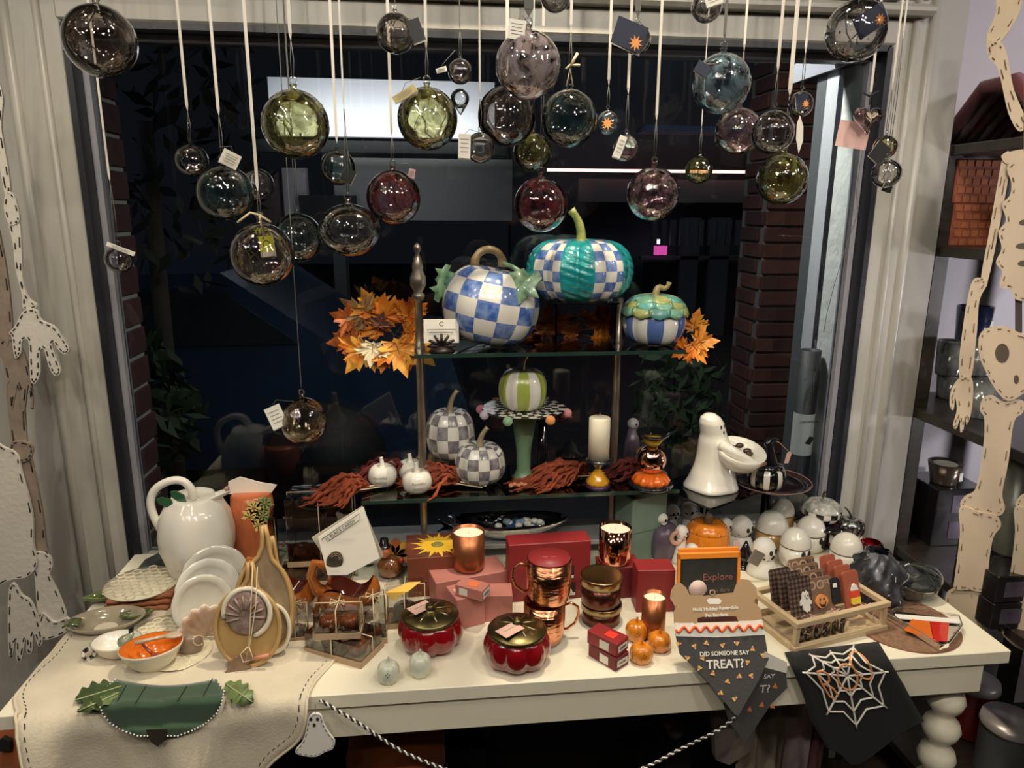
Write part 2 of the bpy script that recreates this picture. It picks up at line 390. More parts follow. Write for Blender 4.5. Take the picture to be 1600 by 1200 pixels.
# added building whose bright panel stands in for the shop's window reflection
lb = thing('reflection_building', 'pale building added outside, its bright white panel standing in for the shop reflection', 'building', (0, 5.6, 0))
def q2(px, py): return atY(px, py, 5.6)
def lbox(name, x0, y0, x1, y1, m, dy=0, dep=.1):
    a, c = q2(x0, y0), q2(x1, y1)
    return part(name, MB().box(((a.x+c.x)/2, dy, (a.z+c.z)/2), (abs(c.x-a.x), dep, abs(a.z-c.z))), m, lb)
PW = mat('reflection_white', (.75, .74, .76), .8, bump=.3, bscale=8)
lbox('reflection_panel', 420, 122, 772, 218, PW)
lbox('ledge', 400, 219, 790, 243, mat('black_ledge', (.01, .01, .01), .8), -.03)
lbox('lower_wall', 520, 246, 800, 345, mat('grey_render', (.24, .235, .23), .9), .05)
lbox('lower_wall', 440, 262, 482, 345, mat('pinkish_reflection', (.42, .37, .38), .9), .05)  # stands in for pinkish shelves reflected in the pane
lbox('shutter', 405, 268, 442, 372, mat('brown_shutter', (.10, .06, .055), .8), .02)
lbox('stair', 468, 305, 560, 372, mat('black_ledge', (), 1) if False else MATS['black_ledge'], .0)
lbox('post', 522, 372, 556, 690, mat('grey_post', (.055, .06, .06), .8), .0, .2)
lbox('post', 404, 445, 432, 760, mat('brown_post', (.06, .035, .03), .8), .1, .2)
a, c = q2(600, 216), q2(600, 345)
lamp('AREA', (a.x, 5.30, a.z-.05), 6.5, col=(1, .97, .95), size=1.5, sy=.08, target=(a.x, 5.62, a.z+.6))  # unseen lamp added to brighten the stand-in panel
lamp('AREA', (a.x, 5.0, c.z+.3), 1.8, col=(1, .96, .92), size=1.2, target=(a.x, 5.6, c.z+.25))  # another unseen lamp, added for the wall below the panel
# parked cars, dark and blue in the street light
def car(px, py, w_, Yc, m, label):
    p = atY(px, py, Yc); t = thing('parked_car', label, 'car', (p.x, Yc, .0))
    prof = [(-1, .25), (-1, .6), (-.85, .78), (-.55, .85), (-.35, 1.22), (.35, 1.25), (.62, .9), (.95, .8), (1, .5), (1, .25)]
    part('body', MB().prism([(x*w_/2, z) for x, z in prof], 1.5), m, t)
    part('side_window', MB().prism([(-.3*w_, .88), (-.16*w_, 1.16), (.17*w_, 1.18), (.27*w_, .9)], 1.54), mat('car_glass', (.02, .025, .03), .05), t)
    for sx in (-.3, .3):
        part('wheel', MB().lathe([(.30, -.08), (.30, .08)], 20, M=Tr(sx*w_, -.74, .3) @ RX(PI/2)), BLACKM, t)
CARB = mat('blue_car_paint', (.03, .055, .11), .25, .3, coat=.6)
car(235, 560, 3.7, 4.4, CARB, 'dark blue parked car seen through the left of the window')
# shrubs outside
def shrub(px, py, Yc, r, label, m, n=220):
    p = atY(px, py, Yc); b = MB(); rnd = random.Random(px)
    for i in range(n):
        v = Vector((rnd.gauss(0, 1), rnd.gauss(0, 1), rnd.gauss(0, 1))).normalized()*r*rnd.uniform(.5, 1); v.z *= 1.5
        a = rnd.uniform(.03, .06); R3 = Euler((rnd.uniform(0, 6), rnd.uniform(0, 6), 0)).to_matrix().to_4x4()
        b.add([(-a, 0, 0), (0, 0, -a*.4), (a, 0, 0), (0, 0, a*.4)], [(0, 1, 2, 3)], M=Tr(*v) @ R3, smooth=False)
    t = thing('shrub', label, 'shrub', (p.x, Yc, 0))
    part('foliage', b, m, t, M=Tr(0, 0, p.z), stuff=True); part('stem', MB().tube([(0, 0, 0), (.02, 0, p.z)], .03), mat('bark', (.05, .035, .025), .9), t)
GRN = mat('night_foliage', (.025, .05, .018), .7)
shrub(1060, 610, 3.3, .22, 'dark green shrub outside beside the brick pier', GRN)
shrub(225, 640, 2.3, .18, 'dark green shrub outside at the lower left of the window', GRN)
shrub(215, 190, 2.7, .45, 'black leafy tree crown outside at the upper left', mat('black_foliage', (.018, .022, .014), .8), 400)

# ============================================================ THE TABLE
TX0, TX1, TY0, TY1 = -.717, 1.068, 1.095, 1.665
TOPM = mat('cream_table_paint', (.80, .755, .60), .38, noise=.04, nscale=8, bump=.05, bscale=30)
tb = thing('display_table', 'long cream painted table under the window, with turned legs', 'table', ((TX0+TX1)/2, (TY0+TY1)/2, 0))
cx, cy = tb.location.x, tb.location.y
part('tabletop', MB().box((0, 0, TT-.0135), (TX1-TX0, TY1-TY0, .027), bev=.0015), TOPM, tb)
ap = MB(); ap.box((0, TY0+.017-cy, TT-.058), (TX1-TX0-.09, .02, .062)); ap.box((0, TY1-.03-cy, TT-.058), (TX1-TX0-.09, .02, .062))
for s in (-1, 1): ap.box((s*((TX1-TX0)/2-.05), 0, TT-.058), (.02, TY1-TY0-.06, .062))
part('apron', ap, TOPM, tb)
legp = [(.02, 0), (.026, .02), (.018, .05), (.024, .09), (.018, .12)]
z = .12
while z < .60:
    legp += [(.020, z+.004), (.031, z+.018), (.036, z+.034), (.031, z+.050), (.020, z+.062)]; z += .066
legp += [(.024, z+.002), (.024, .665)]
for sx in (-1, 1):
    for sy in (-1, 1):
        lx = sx*((TX1-TX0)/2-.075); ly = sy*((TY1-TY0)/2-.05)
        b = MB(); b.lathe(legp, 24, M=Tr(lx, ly, 0)); b.box((lx, ly, .69), (.056, .056, .082)); part('leg', b, TOPM, tb)

# ============================================================ GLASS RACK WITH SHELVES
RY0, RY1, ZL, ZU, ZB = 1.47, 1.665, .945, 1.262, .800
SHG = glass('smoked_shelf_glass', (.50, .56, .54), 1.5, base=.02)
EDGE = mat('green_glass_edge', (.02, .045, .035), .15, coat=1)
rack = thing('glass_rack', 'two-tier smoked glass rack on aged silver posts with finials', 'shelf', (0, 0, 0))
def shelf(x0, x1, z):
    o = part('glass_shelf', MB().box(((x0+x1)/2, (RY0+RY1)/2, z-.004), (x1-x0, RY1-RY0, .006)), SHG, rack)
    part('edge', MB().box(((x0+x1)/2, RY0-.002, z-.004), (x1-x0, .003, .008)), EDGE, o)
shelf(-.04, .535, ZU); shelf(-.16, .54, ZL)
part('base_shelf', MB().box((.17, (RY0+RY1)/2+.035, ZB-.01), (.70, RY1-RY0-.07, .012), bev=.002), mat('mirror_grey_base', (.34, .34, .32), .22, .25), rack)
for x in (-.16, .50):
    for y in (RY0+.09, RY1-.01): part('foot', MB().lathe([(.012, .75), (.012, ZB-.016)], 12, M=Tr(x, y, 0)), BLACKM, rack)
SILV = mat('aged_silver', (.42, .37, .30), .3, .85, noise=.3, nscale=25)
def post(px, ztop, fin, y):
    x = atY(px, 600, y).x
    pr = [(.018, .75), (.018, .758), (.009, .77), (.014, .80), (.007, .83), (.0095, ZL-.02), (.011, ZL-.01), (.0095, ZL+.01), (.0085, ZU-.02), (.012, ZU-.012), (.012, ZU+.006), (.0085, ZU+.012), (.0085, ztop)]
    if fin:
        pr += [(.012, ztop+.002), (.014, ztop+.014), (.009, ztop+.02), (.017, ztop+.035), (.017, ztop+.05), (.011, ztop+.065), (.012, ztop+.072), (.008, ztop+.09), (.004, ztop+.10), (.0075, ztop+.107), (.0075, ztop+.116), (.001, ztop+.122)]
    part('post', MB().lathe(pr, 16, M=Tr(x, y, 0)), SILV, rack)
post(657, atY(652, 471, RY0+.07).z, True, RY0+.07); post(963, ZU+.10, False, RY0+.10)

# ============================================================ HANGING GLASS ORNAMENTS
G = dict(
    strand=glass('globe_strand', (.90, .88, .84), 2.5, .4, 60, swirl=(.55, .50, .44), amt=.2, sscale=60, base=.42, rough=.02),
    clear=glass('globe_clear', (.95, .95, .95), 2.2, .32, 16, base=.03),
    smoke=glass('globe_smoke', (.84, .80, .77), 2.2, .32, 14, swirl=(.20, .13, .10), amt=.22, base=.04),
    amber=glass('globe_amber', (.90, .84, .66), 2.2, .4, 18, swirl=(.4, .28, .12), amt=.25, base=.04),
    teal=glass('globe_teal', (.72, .82, .83), 2.2, .32, 14, swirl=(.03, .12, .13), amt=.3, base=.04),
    green=glass('globe_green', (.86, .84, .58), 2.4, .4, 18, swirl=(.20, .20, .04), amt=.5, sscale=22, base=.06),
    red=glass('globe_red', (.84, .70, .72), 2.2, .32, 14, swirl=(.20, .03, .04), amt=.6, sscale=18, base=.05),
    pink=glass('globe_pink', (.92, .80, .84), 3.0, .45, 26, swirl=(.50, .26, .32), amt=.35, sscale=34, base=.08),
    multi=glass('globe_multi', (.86, .80, .78), 2.4, .32, 14, swirl=(.50, .42, .44), amt=.75, sscale=16, base=.06),
    blue=glass('globe_blue', (.80, .86, .92), 2.4, .45, 22, swirl=(.22, .33, .40), amt=.6, sscale=20, base=.06))
NAVY = mat('navy_card', (.012, .018, .045), .6)
ORG = mat('orange_print', (.85, .35, .10), .7)
LIME = mat('lime_label', (.62, .66, .06), .7)
TAN = mat('tan_tag', (.50, .42, .20), .7)
PINKC = mat('pink_card', (.70, .45, .42), .7)
def burst(b, cx, cz, r, n=9):
    pts = []
    for i in range(n*2):
        a = PI*i/n; k = r*(1 if i % 2 == 0 else .45); pts.append((cx+k*math.cos(a), cz+k*math.sin(a)))
    return pts
def tag(par, dx, dz, w_, h_, kind, ang=0, yaw=0, dy=None, r=.03):
    """paper tag tied to the neck: a folded card, white, navy with an orange starburst, lime, tan, pink or black"""
    m = {'white': TAGW, 'navy': NAVY, 'star': NAVY, 'lime': LIME, 'tan': TAN, 'pink': PINKC, 'black': BLACKM}[kind]
    MM = Tr(dx, -(r*.9+.006) if dy is None else dy, dz) @ RY(ang) @ RZ(yaw)
    o = part('tag', MB().box((0, 0, 0), (w_, .0012, h_)), m, par, M=MM, label={'white': 'white paper tag', 'navy': 'navy card tag', 'star': 'navy card tag with orange starburst', 'lime': 'lime green label tag', 'tan': 'tan tag', 'pink': 'pink card', 'black': 'black card tag'}[kind])
    b = MB(); b.box((w_*.03, .0035, -h_*.05), (w_, .0010, h_), M=RZ(.12)); part('tag_back', b, TAGW, o)
    if kind == 'star':
        part('starburst', MB().prism(burst(None, w_*.25, -h_*.2, h_*.30), .0006, M=Tr(0, -.0012, 0)), ORG, o)
    if kind == 'lime':
        part('tag_strip', MB().box((0, -.001, -h_*.38), (w_*.98, .0008, h_*.22)), TAGW, o)
        part('print_mark', MB().tube(arc(0, h_*.12, h_*.16, 0, 5.4, 14, -.0012), .0006, 4), INK, o)
    if kind in ('white', 'pink', 'tan'):
        b = MB()
        for k in range(4): b.box((0, -.001, h_*(.28-.17*k)), (w_*(.7-.1*(k % 2)), .0005, h_*.03))
        part('print_lines', b, mat('grey_print', (.30, .28, .26), .8), o)
    # thread from the neck
    part('tag_thread', MB().tube([(0, 0, h_/2), (-dx*.3, .004, h_/2+.008), (-dx, .01, max(.01, .8*r-dz))], .0005, 4), CORD, o, M=None)
    return o
def globe(px, py, rpx, Y, kind, label, name='glass_globe', ribbon=None, rw=.005, cord='thread', squash=1, hook=False, group=None, dark=False):
    """blown glass ball at its picture place and depth; ribbon is the row where its white ribbon ends"""
    c = atY(px, py, Y); r = rpx*mpp(c)
    t = thing(name, label, 'glass ornament', tuple(c), random.uniform(0, 6), group)
    t.rotation_euler = (0, 0, 0)
    b = MB(); rnd = random.Random(px*7+py)
    prof = []
    n = 16
    for j in range(n+1):
        a = -PI/2+(PI-.16)*j/n; prof.append((max(math.cos(a)*r, 1e-5), math.sin(a)*r*squash))
    zt = prof[-1][1]
    prof += [(r*.09, zt+r*.03), (r*.10, zt+r*.10), (r*.13, zt+r*.14), (1e-5, zt+r*.16)]
    part('glass_bulb', b.lathe(prof, 32, cap=False, M=RZ(rnd.uniform(0, 6))), G[kind], t)
    # molten strands inside the ball
    b = MB()
    for k in range(6):
        a0 = rnd.uniform(0, 6); pts = []
        for i in range(8):
            u = i/7; a = a0+u*rnd.uniform(.6, 1.6); rr = r*.86*math.sin(PI*min(.98, u*.9+.05)); pts.append((rr*math.cos(a), rr*math.sin(a), r*squash*.86*math.cos(PI*(u*.9+.05))))
        b.tube(pts, r*rnd.uniform(.010, .03), 5)
    for k in range(22):  # small reflective beads added to give the globe its glints
        a, e, q_ = rnd.uniform(0, 2*PI), rnd.uniform(-1.4, .7), rnd.uniform(.80, .93); b.ball((r*q_*math.cos(a)*math.cos(e), r*q_*math.sin(a)*math.cos(e), r*q_*squash*math.sin(e)), r*rnd.uniform(.018, .045), 7)
    part('strands_glint_beads', b, G['strand'], t)
    lz = zt+r*.15; lr = max(r*.10, .003)
    part('neck_loop', MB().tube(arc(0, lz+lr, lr, -PI/2, 1.5*PI-.3, 10), lr*.3, 6), G['clear'], t)
    top = 2.64-c.z; rz_ = lz+2*lr
    zr = (atY(px, ribbon, Y).z-c.z) if ribbon is not None else rz_+.01
    if zr < top:
        if ribbon is not None and zr > rz_+.004:
            part('hanging_thread', MB().tube([(.0015, 0, rz_-.002), (.003, 0, (rz_+zr)/2), (.0005, 0, zr)], .0007, 4).tube([(-.0015, 0, rz_-.002), (-.002, 0, (rz_+zr)/2), (0, 0, zr)], .0007, 4), CORD, t)
        else: zr = rz_
        rm = CORD if dark else STRING
        b = MB(); b.box((0, 0, (top+zr+.012)/2), (rw, .0012, top-zr-.012)); b.add([(-rw/2, 0, zr+.012), (rw/2, 0, zr+.012), (.0005, 0, zr)], [(0, 1, 2)], smooth=False)
        part('ribbon', b, rm, t)
    return t
g = globe
o = g(157, 65, 54, 1.30, 'smoke', 'large smoky glass globe at the top left corner of the window')
o = g(300, 251, 25, 1.50, 'clear', 'small clear glass ball hanging left of the dark teal globe', ribbon=175)
part('spindle', MB().lathe([(.004, 0), (.003, .03), (.0015, .045)], 8, M=Tr(0, 0, .036)), G['clear'], o)
o = g(352, 302, 43, 1.42, 'teal', 'dark teal glass globe with a folded white card above it', ribbon=182)
tag(o, .022, .058, .032, .026, 'white', .5, .5)
o = g(402, 290, 26, 1.55, 'clear', 'clear glass ball half behind the dark teal globe', ribbon=120, rw=.003)
o = g(410, 398, 49, 1.33, 'smoke', 'big dim clear globe carrying a lime green label', ribbon=300)
part('raffia_bow', MB().tube([(-.038, 0, .055), (-.015, 0, .072), (0, 0, .068), (.018, 0, .056)], .0022, 6).tube([(.0, 0, .07), (.004, 0, .03)], .002, 6), TWINE, o)
tag(o, .016, .016, .024, .035, 'lime', -.1, .1)
o = g(466, 372, 38, 1.52, 'teal', 'near-black glass globe behind the globe with the lime label', ribbon=200, rw=.003, dark=True)
o = g(186, 405, 21, 1.55, 'clear', 'small clear glass piece with a white slip by the left window frame', ribbon=285, rw=.004)
tag(o, .018, .022, .05, .008, 'white', .45, .2)
o = g(462, 195, 52, 1.28, 'green', 'large olive green and gold globe in front of the bright reflection panel', ribbon=65)
o = g(528, 262, 27, 1.45, 'teal', 'small pale teal ball with a black card beside the olive globe', ribbon=245)
tag(o, .022, -.016, .022, .026, 'black', .5)
o = g(546, 360, 48, 1.38, 'clear', 'flattened clear glass globe below the small teal ball', ribbon=170, rw=.003, squash=.84)
o = g(615, 309, 42, 1.42, 'red', 'dark red topped glass globe left of the window centre', ribbon=215)
tag(o, .035, .045, .012, .016, 'pink', .2, dy=.01)
o = g(618, 52, 30, 1.35, 'smoke', 'small brownish ball with a dark card at the top of the window', dark=True, rw=.003)
tag(o, .035, -.002, .022, .036, 'black', -.35)
o = g(668, 186, 47, 1.36, 'green', 'large yellow-green globe with a tan tag on its shoulder', ribbon=78)
tag(o, -.038, .036, .044, .013, 'tan', -.55)
o = g(719, 112, 19, 1.48, 'smoke', 'small dark glass bead at the top of the beaded pendant', dark=True, rw=.002, ribbon=50)
part('lower_bead', MB().ball((-.001, 0, -.048), .018, 14).lathe([(.013, -.060), (.001, -.078)], 10), G['clear'], o)
tag(o, -.036, -.003, .020, .008, 'white', -.3)
o = g(750, 231, 23, 1.34, 'clear', 'small clear ball with an upright tan tag under the smoky globe', ribbon=155, rw=.003)
tag(o, -.029, .0, .021, .040, 'white', .03)
o = g(792, 182, 46, 1.50, 'smoke', 'smoky brown globe partly behind the big multicoloured one', ribbon=150, rw=.006)
o = g(825, 102, 51, 1.22, 'multi', 'biggest globe, milky pink, white and brown glass, at top centre', dark=True, rw=.014)
tag(o, -.022, .044, .026, .028, 'white', .12)
o = g(889, 186, 44, 1.38, 'teal', 'dark clear globe hung from a raffia bow at top centre', ribbon=50)
part('raffia_bow', MB().tube([(-.006, 0, .056), (0, 0, .086), (.006, 0, .056)], .0015, 6).tube([(-.008, 0, .085), (.0, 0, .092), (.018, 0, .092)], .0022, 6).tube([(0, 0, .09), (.013, 0, .112)], .0028, 6), TWINE, o)
o = g(832, 238, 30, 1.58, 'green', 'pale green ball glinting behind the dark centre globe', ribbon=60, rw=.002)
o = g(845, 320, 42, 1.45, 'red', 'red-brown glass globe just above the teal pumpkin', ribbon=52)
o = g(949, 192, 18, 1.42, 'blue', 'tiny blue ball with an orange starburst sticker', ribbon=135)
part('starburst', MB().prism(burst(None, -.006, -.004, .012), .001, M=Tr(0, -.026, 0)), ORG, o)
o = g(978, 232, 20, 1.40, 'pink', 'tiny pink ball with a narrow white tag', ribbon=148)
tag(o, -.020, .0, .014, .040, 'white', .35)
o = g(995, 62, 22, 1.36, 'clear', 'small clear ball with a wide navy starburst card', rw=.010, dark=True)
tag(o, -.022, .0, .058, .044, 'star', .3, .1)
o = g(1020, 303, 41, 1.40, 'pink', 'pink glittering globe above the small blue striped pumpkin', ribbon=190)
o = g(868, -6, 24, 1.25, 'clear', 'clear ball cut by the top edge near the centre')
o = g(1104, 10, 24, 1.24, 'clear', 'clear ball with a printed white tag at the top edge')
tag(o, -.002, .004, .028, .022, 'white', -.35)
o = g(1127, 131, 45, 1.36, 'blue', 'large icy blue and white globe right of centre', dark=True, rw=.005)
tag(o, -.048, .018, .028, .020, 'navy', .5)
o = g(1092, 266, 21, 1.60, 'green', 'small green ball far back against the pink light strip', ribbon=200, rw=.002)
o = g(1153, 206, 36, 1.42, 'pink', 'rose and gold globe under the icy blue globe', ribbon=80, rw=.004)
o = g(1207, 207, 33, 1.32, 'clear', 'clear globe with a long leaf-shaped tag', ribbon=115)
part('leaf_tag', MB().prism([(0, .03), (.008, .012), (.010, -.012), (.004, -.034), (-.003, -.01), (-.004, .015)], .001, M=Tr(.034, -.03, -.004)), TAGW, o)
o = g(1251, 163, 19, 1.40, 'clear', 'tiny clear ball with a starburst card by the right frame', ribbon=85, rw=.004)
tag(o, -.014, .0, .024, .026, 'star', -.2)
o = g(1222, 280, 39, 1.45, 'green', 'clear green-tinged globe over the brick pier', ribbon=150, rw=.008)
o = g(1338, 48, 46, 1.24, 'clear', 'large clear globe with a navy starburst card at top right', dark=True, rw=.006)
tag(o, .004, .008, .056, .034, 'star', -.55)
# glass heart with its pink card
c = atY(1356, 186, 1.42); o = thing('glass_heart', 'small glass heart on a pink card by the right window frame', 'glass ornament', tuple(c))
hp = [(.030*(16*math.sin(a)**3)/16, .030*(13*math.cos(a)-5*math.cos(2*a)-2*math.cos(3*a)-math.cos(4*a))/16) for a in [2*PI*i/28 for i in range(28)]]
b = MB(); hv = []
for k, (s_, y_) in enumerate(((.5, -.012), (.85, -.009), (1, 0), (.85, .009), (.5, .012))): hv += [(x*s_, y_, z_*s_) for x, z_ in hp]
hf = [(k*28+i, k*28+(i+1) % 28, (k+1)*28+(i+1) % 28, (k+1)*28+i) for k in range(4) for i in range(28)]+[tuple(range(28)), tuple(reversed(range(112, 140)))]
part('heart', b.add(hv, hf), G['pink'], o)
part('card', MB().box((-.012, .02, -.03), (.066, .0012, .05), M=RY(.12)), PINKC, o, 'pink printed card')
part('bow', MB().tube([(-.014, 0, .048), (-.002, 0, .042), (.016, 0, .052)], .002, 6).tube([(0, 0, .026), (0, 0, .045)], .0012, 6), BLACKM, o)
part('ribbon', MB().box((.0, 0, (2.64-c.z+.05)/2), (.005, .001, 2.64-c.z-.05)), STRING, o)
o = g(1383, 230, 18, 1.36, 'amber', 'tiny amber ball above a clear one at the right pier', ribbon=140, rw=.004)
tag(o, -.030, -.012, .030, .034, 'black', .6)
part('dangling_wire', MB().tube([atY(x, y, 1.62)-o.location for x, y in ((1350, 225), (1343, 262), (1338, 300), (1341, 330), (1336, 345), (1322, 385), (1305, 440), (1292, 490), (1287, 520))], .0008, 5), CORD, o)
o = g(1385, 271, 22, 1.30, 'clear', 'small clear ball hanging lowest before the right pier', ribbon=60, rw=.003)
tag(o, .012, -.026, .018, .012, 'black', .3, dy=.01)
o = g(474, 657, 37, 1.42, 'amber', 'low hanging yellowish globe with a white card left of the rack', dark=True, rw=.0015)
tag(o, -.045, .018, .030, .044, 'white', -.35, .3)

# ============================================================ PUMPKINS AND THE UPPER SHELF
def pump_prof(R, H, n=22, dim=.16, pw=.75, flat=.12):
    pr = []
    for j in range(n+1):
        a = -PI/2+PI*j/n; r = R*max(math.cos(a), 0)**pw; z = H/2*(1+math.sin(a))
        if a > 0: z -= dim*H*math.exp(-(r/R/.34)**2)
        else: z = max(z-flat*H*0, z) + flat*H*.5*math.exp(-(r/R/.5)**2)
        pr.append((max(r, 1e-5), z))
    z0 = min(z for r, z in pr); return [(r, z-z0) for r, z in pr]
def pumpkin(parent, R, H, lobes, mats, matf=None, ld=.09, seg=None, name='pumpkin_body', pw=.75, dim=.16, lp=.6, n=22, M=None):
    return part(name, MB().lathe(pump_prof(R, H, n, dim, pw), seg or lobes*6, lobes=lobes, ld=ld, lp=lp, matf=matf, cap=False), mats, parent, M=M)
def stem(parent, pts, r0, r1, m, name='stem', ridges=True, seg=8):
    n = len(pts); rr = [r0+(r1-r0)*min(1, (i/(n-1))*1.3) for i in range(n)]; rr[-1] *= 1.25; rr[0] *= 1.3
    return part(name, MB().tube(pts, rr, seg), m, parent)
def bez(p0, p1, p2, n=10):
    p0, p1, p2 = map(Vector, (p0, p1, p2)); return [p0*(1-t)**2+p1*2*t*(1-t)+p2*t*t for t in [i/n for i in range(n+1)]]
CW = mat('glazed_white_check', (.80, .78, .70), .2, coat=.6, noise=.1, nscale=14)
CB = mat('glazed_blue_check', (.045, .11, .36), .2, coat=.6, col2=(.24, .34, .60), nscale=45)
CG = mat('glazed_grey_check', (.13, .12, .15), .2, coat=.6, col2=(.34, .32, .33), nscale=60)
def checks(nx, per, shift=0): return lambda i, j: ((i//per)+(j+shift)//nx) % 2
# large blue check pumpkin, tipped a little to the right
p, r, h = fit(751, 408, 537, 150, ZU, .75)
p.y = 1.578
t = thing('blue_check_pumpkin', 'large blue and white check pumpkin with a looped brown stem', 'pumpkin', (p.x, p.y, ZU+.006))
tilt = RY(.20)
b = MB().lathe(pump_prof(r*.97, h*1.0, 28, .10, .66), 70, lobes=9, ld=.05, matf=checks(4, 5), cap=False)
part('pumpkin_body', b, [CB, CW], t, M=tilt @ RZ(.3))
part('stem', MB().tube(arc(.012, h*.97, .030, -.25, PI+.25, 14), [.010]*3+[.0085]*9+[.010]*3, 10), mat('brown_glazed_stem', (.30, .22, .10), .3, noise=.4, nscale=40, coat=.4), t)
LEAFG = mat('pale_green_leaf', (.22, .40, .22), .3, noise=.6, nscale=70, coat=.4)
def cleaf(par, c, s_, M2, m=LEAFG, name='leaf'):
    pts = [(0, 0), (.35, .25), (.28, .55), (.55, .6), (.45, .85), (.15, .85), (0, 1.15), (-.15, .85), (-.45, .85), (-.55, .6), (-.28, .55), (-.35, .25)]
    b = MB(); vs = [(0, -.12*s_, .55*s_)]+[(x*s_, 0, z*s_) for x, z in pts]
    n = len(pts); fs = [(0, 1+i, 1+(i+1) % n) for i in range(n)]
    b.add(vs, fs); b.add([(x, y+.004, z) for x, y, z in vs], [tuple(reversed(f)) for f in fs]); b.add([(v[0], v[1], v[2]) for v in vs[1:]]+[(v[0], v[1]+.004, v[2]) for v in vs[1:]], [(i, (i+1) % n, n+(i+1) % n, n+i) for i in range(n)])
    return part(name, b, m, par, M=Tr(*c) @ M2)
cleaf(t, (r*.45, -r*.50, h*.88), .078, RY(PI*.72) @ RX(.6)); cleaf(t, (r*.62, -r*.1, h*.78), .060, RY(PI*.62) @ RX(.3)); cleaf(t, (-r*.55, -r*.05, h*.60), .050, RY(-PI*.42)); cleaf(t, (-r*.55, 0, h*.74), .045, RY(-PI*.30))
part('vine', MB().tube(bez((.035, 0, h*.98), (.06, -.02, h*.97), (.085, -.03, h*.84)), .005, 8), LEAFG, t)
# acrylic riser, teal pumpkin
ACR = glass('clear_acrylic', (.96, .97, .97), 1.3, base=.01)
ra, rb = atY(865, 545, 1.545), atY(958, 470, 1.545)
zr = atY(907, 471, 1.545).z
ris = thing('acrylic_riser', 'clear acrylic riser under the teal and check pumpkin', 'riser', ((ra.x+rb.x)/2, 1.578, ZU+.004))
W_ = rb.x-ra.x; Hh = zr-ZU-.004
part('riser_top', MB().box((0, 0, Hh-.002), (W_+.02, .12, .004), bev=.001), ACR, ris)
for s_ in (-1, 1): part('riser_side', MB().box((s_*W_/2, 0, Hh/2-.002), (.004, .12, Hh-.004)), ACR, ris)
p, r, h = fit(907, 368, 472, 165, zr, .7, 1.578)
t = thing('teal_pumpkin', 'wide teal pumpkin with white and blue checked ribs and green stem', 'pumpkin', (p.x, p.y, zr+.001))
TEAL = mat('teal_glitter_glaze', (.008, .21, .23), .28, coat=.7, col2=(.015, .34, .34), nscale=30, bump=.6, bscale=60)
def tmf(i, j):
    s_ = (i+8)//16; k = (i+8) % 16
    if s_ % 2 == 0: return 2
    return (min(k//6, 2)+j//5) % 2
b = MB().lathe(pump_prof(r, h, 48, .10, .55), 160, lobes=10, ld=.10, matf=tmf, cap=False)
nv = []
for vi, (x, y, z_) in enumerate(b.v):                                # rope relief on the teal ribs
    i_ = vi % 160; s_ = ((i_+8)//16) % 10; k = (i_+8) % 16
    if s_ % 2 == 0 and 0 < k < 16:
        e = math.sin(PI*k/16)**.5*.022*(math.sin(2*PI*(z_/h*9+k/16*1.6)))*min(1, math.hypot(x, y)/(r*.5))
        x, y = x*(1+e), y*(1+e)
    nv.append((x, y, z_))
b.v = nv
part('pumpkin_body', b, [CB, CW, TEAL], t, M=RZ(-PI/2-.12-.12))
stem(t, bez((.0, 0, h*.84), (.008, 0, h*1.15), (-.022, 0, h*1.38)), .012, .008, mat('lime_stem', (.42, .46, .14), .3, noise=.4, nscale=50, coat=.4))
# scale pumpkin
p, r, h = fit(1024, 465, 543, 97, ZU, .75)
t = thing('scale_pumpkin', 'small blue and white striped pumpkin capped with green and teal scales', 'pumpkin', (p.x, min(p.y, 1.6), ZU+.001))
CBD = mat('glazed_deep_blue', (.05, .10, .33), .2, coat=.6, col2=(.14, .22, .48), nscale=10)
part('pumpkin_body', MB().lathe(pump_prof(r, h, 22, .06, .60), 72, lobes=12, ld=.04, matf=lambda i, j: ((i+1)//6) % 2, cap=False), [CBD, CW], t, M=RZ(.10))
SC = [mat('scale_green', (.20, .44, .30), .3, coat=.5, noise=.3, nscale=60), mat('scale_teal', (.12, .38, .34), .3, coat=.5, noise=.3, nscale=60), mat('scale_olive', (.36, .40, .14), .3, coat=.5, noise=.3, nscale=60)]
for ring, (u0, rr0, nn) in enumerate(((.70, .80, 11), (.82, .58, 10), (.93, .35, 8))):
    for k in range(nn):
        a = 2*PI*(k+.5*(ring % 2))/nn
        ph = [-PI/2+PI*(u0-.15-.02*ring), -PI/2+PI*min(.99, u0+.06)]
        def pos(u_, v_):
            pp = ph[0]+(ph[1]-ph[0])*v_; R_ = r*max(math.cos(pp), 0)**.60*1.03+.0015*(3-ring)*0+.003; wv = math.sqrt(max(0, 1-(1-v_)**2*1.0))*.95 if v_ < 1 else 1
            wv = math.sin(math.acos(max(-1, min(1, 1-2*min(v_*.85+.0, 1)))))
            aa = a+(u_-.5)*2*PI/nn*1.25*wv
            z_ = h/2*(1+math.sin(pp))+.002-.002*ring*0
            return (R_*math.cos(aa), R_*math.sin(aa), z_+.0015*ring)
        part('scale', MB().grid(pos, 4, 5, th=-.0018), SC[(k*2+ring) % 3], t)
stem(t, bez((0, 0, h*.93), (0, 0, h*1.28), (.012, 0, h*1.20), 6)+bez((.012, 0, h*1.20), (.026, 0, h*1.14), (.030, 0, h*1.32), 5)[1:], .009, .005, mat('tan_stem', (.34, .28, .12), .4, noise=.4, nscale=50))
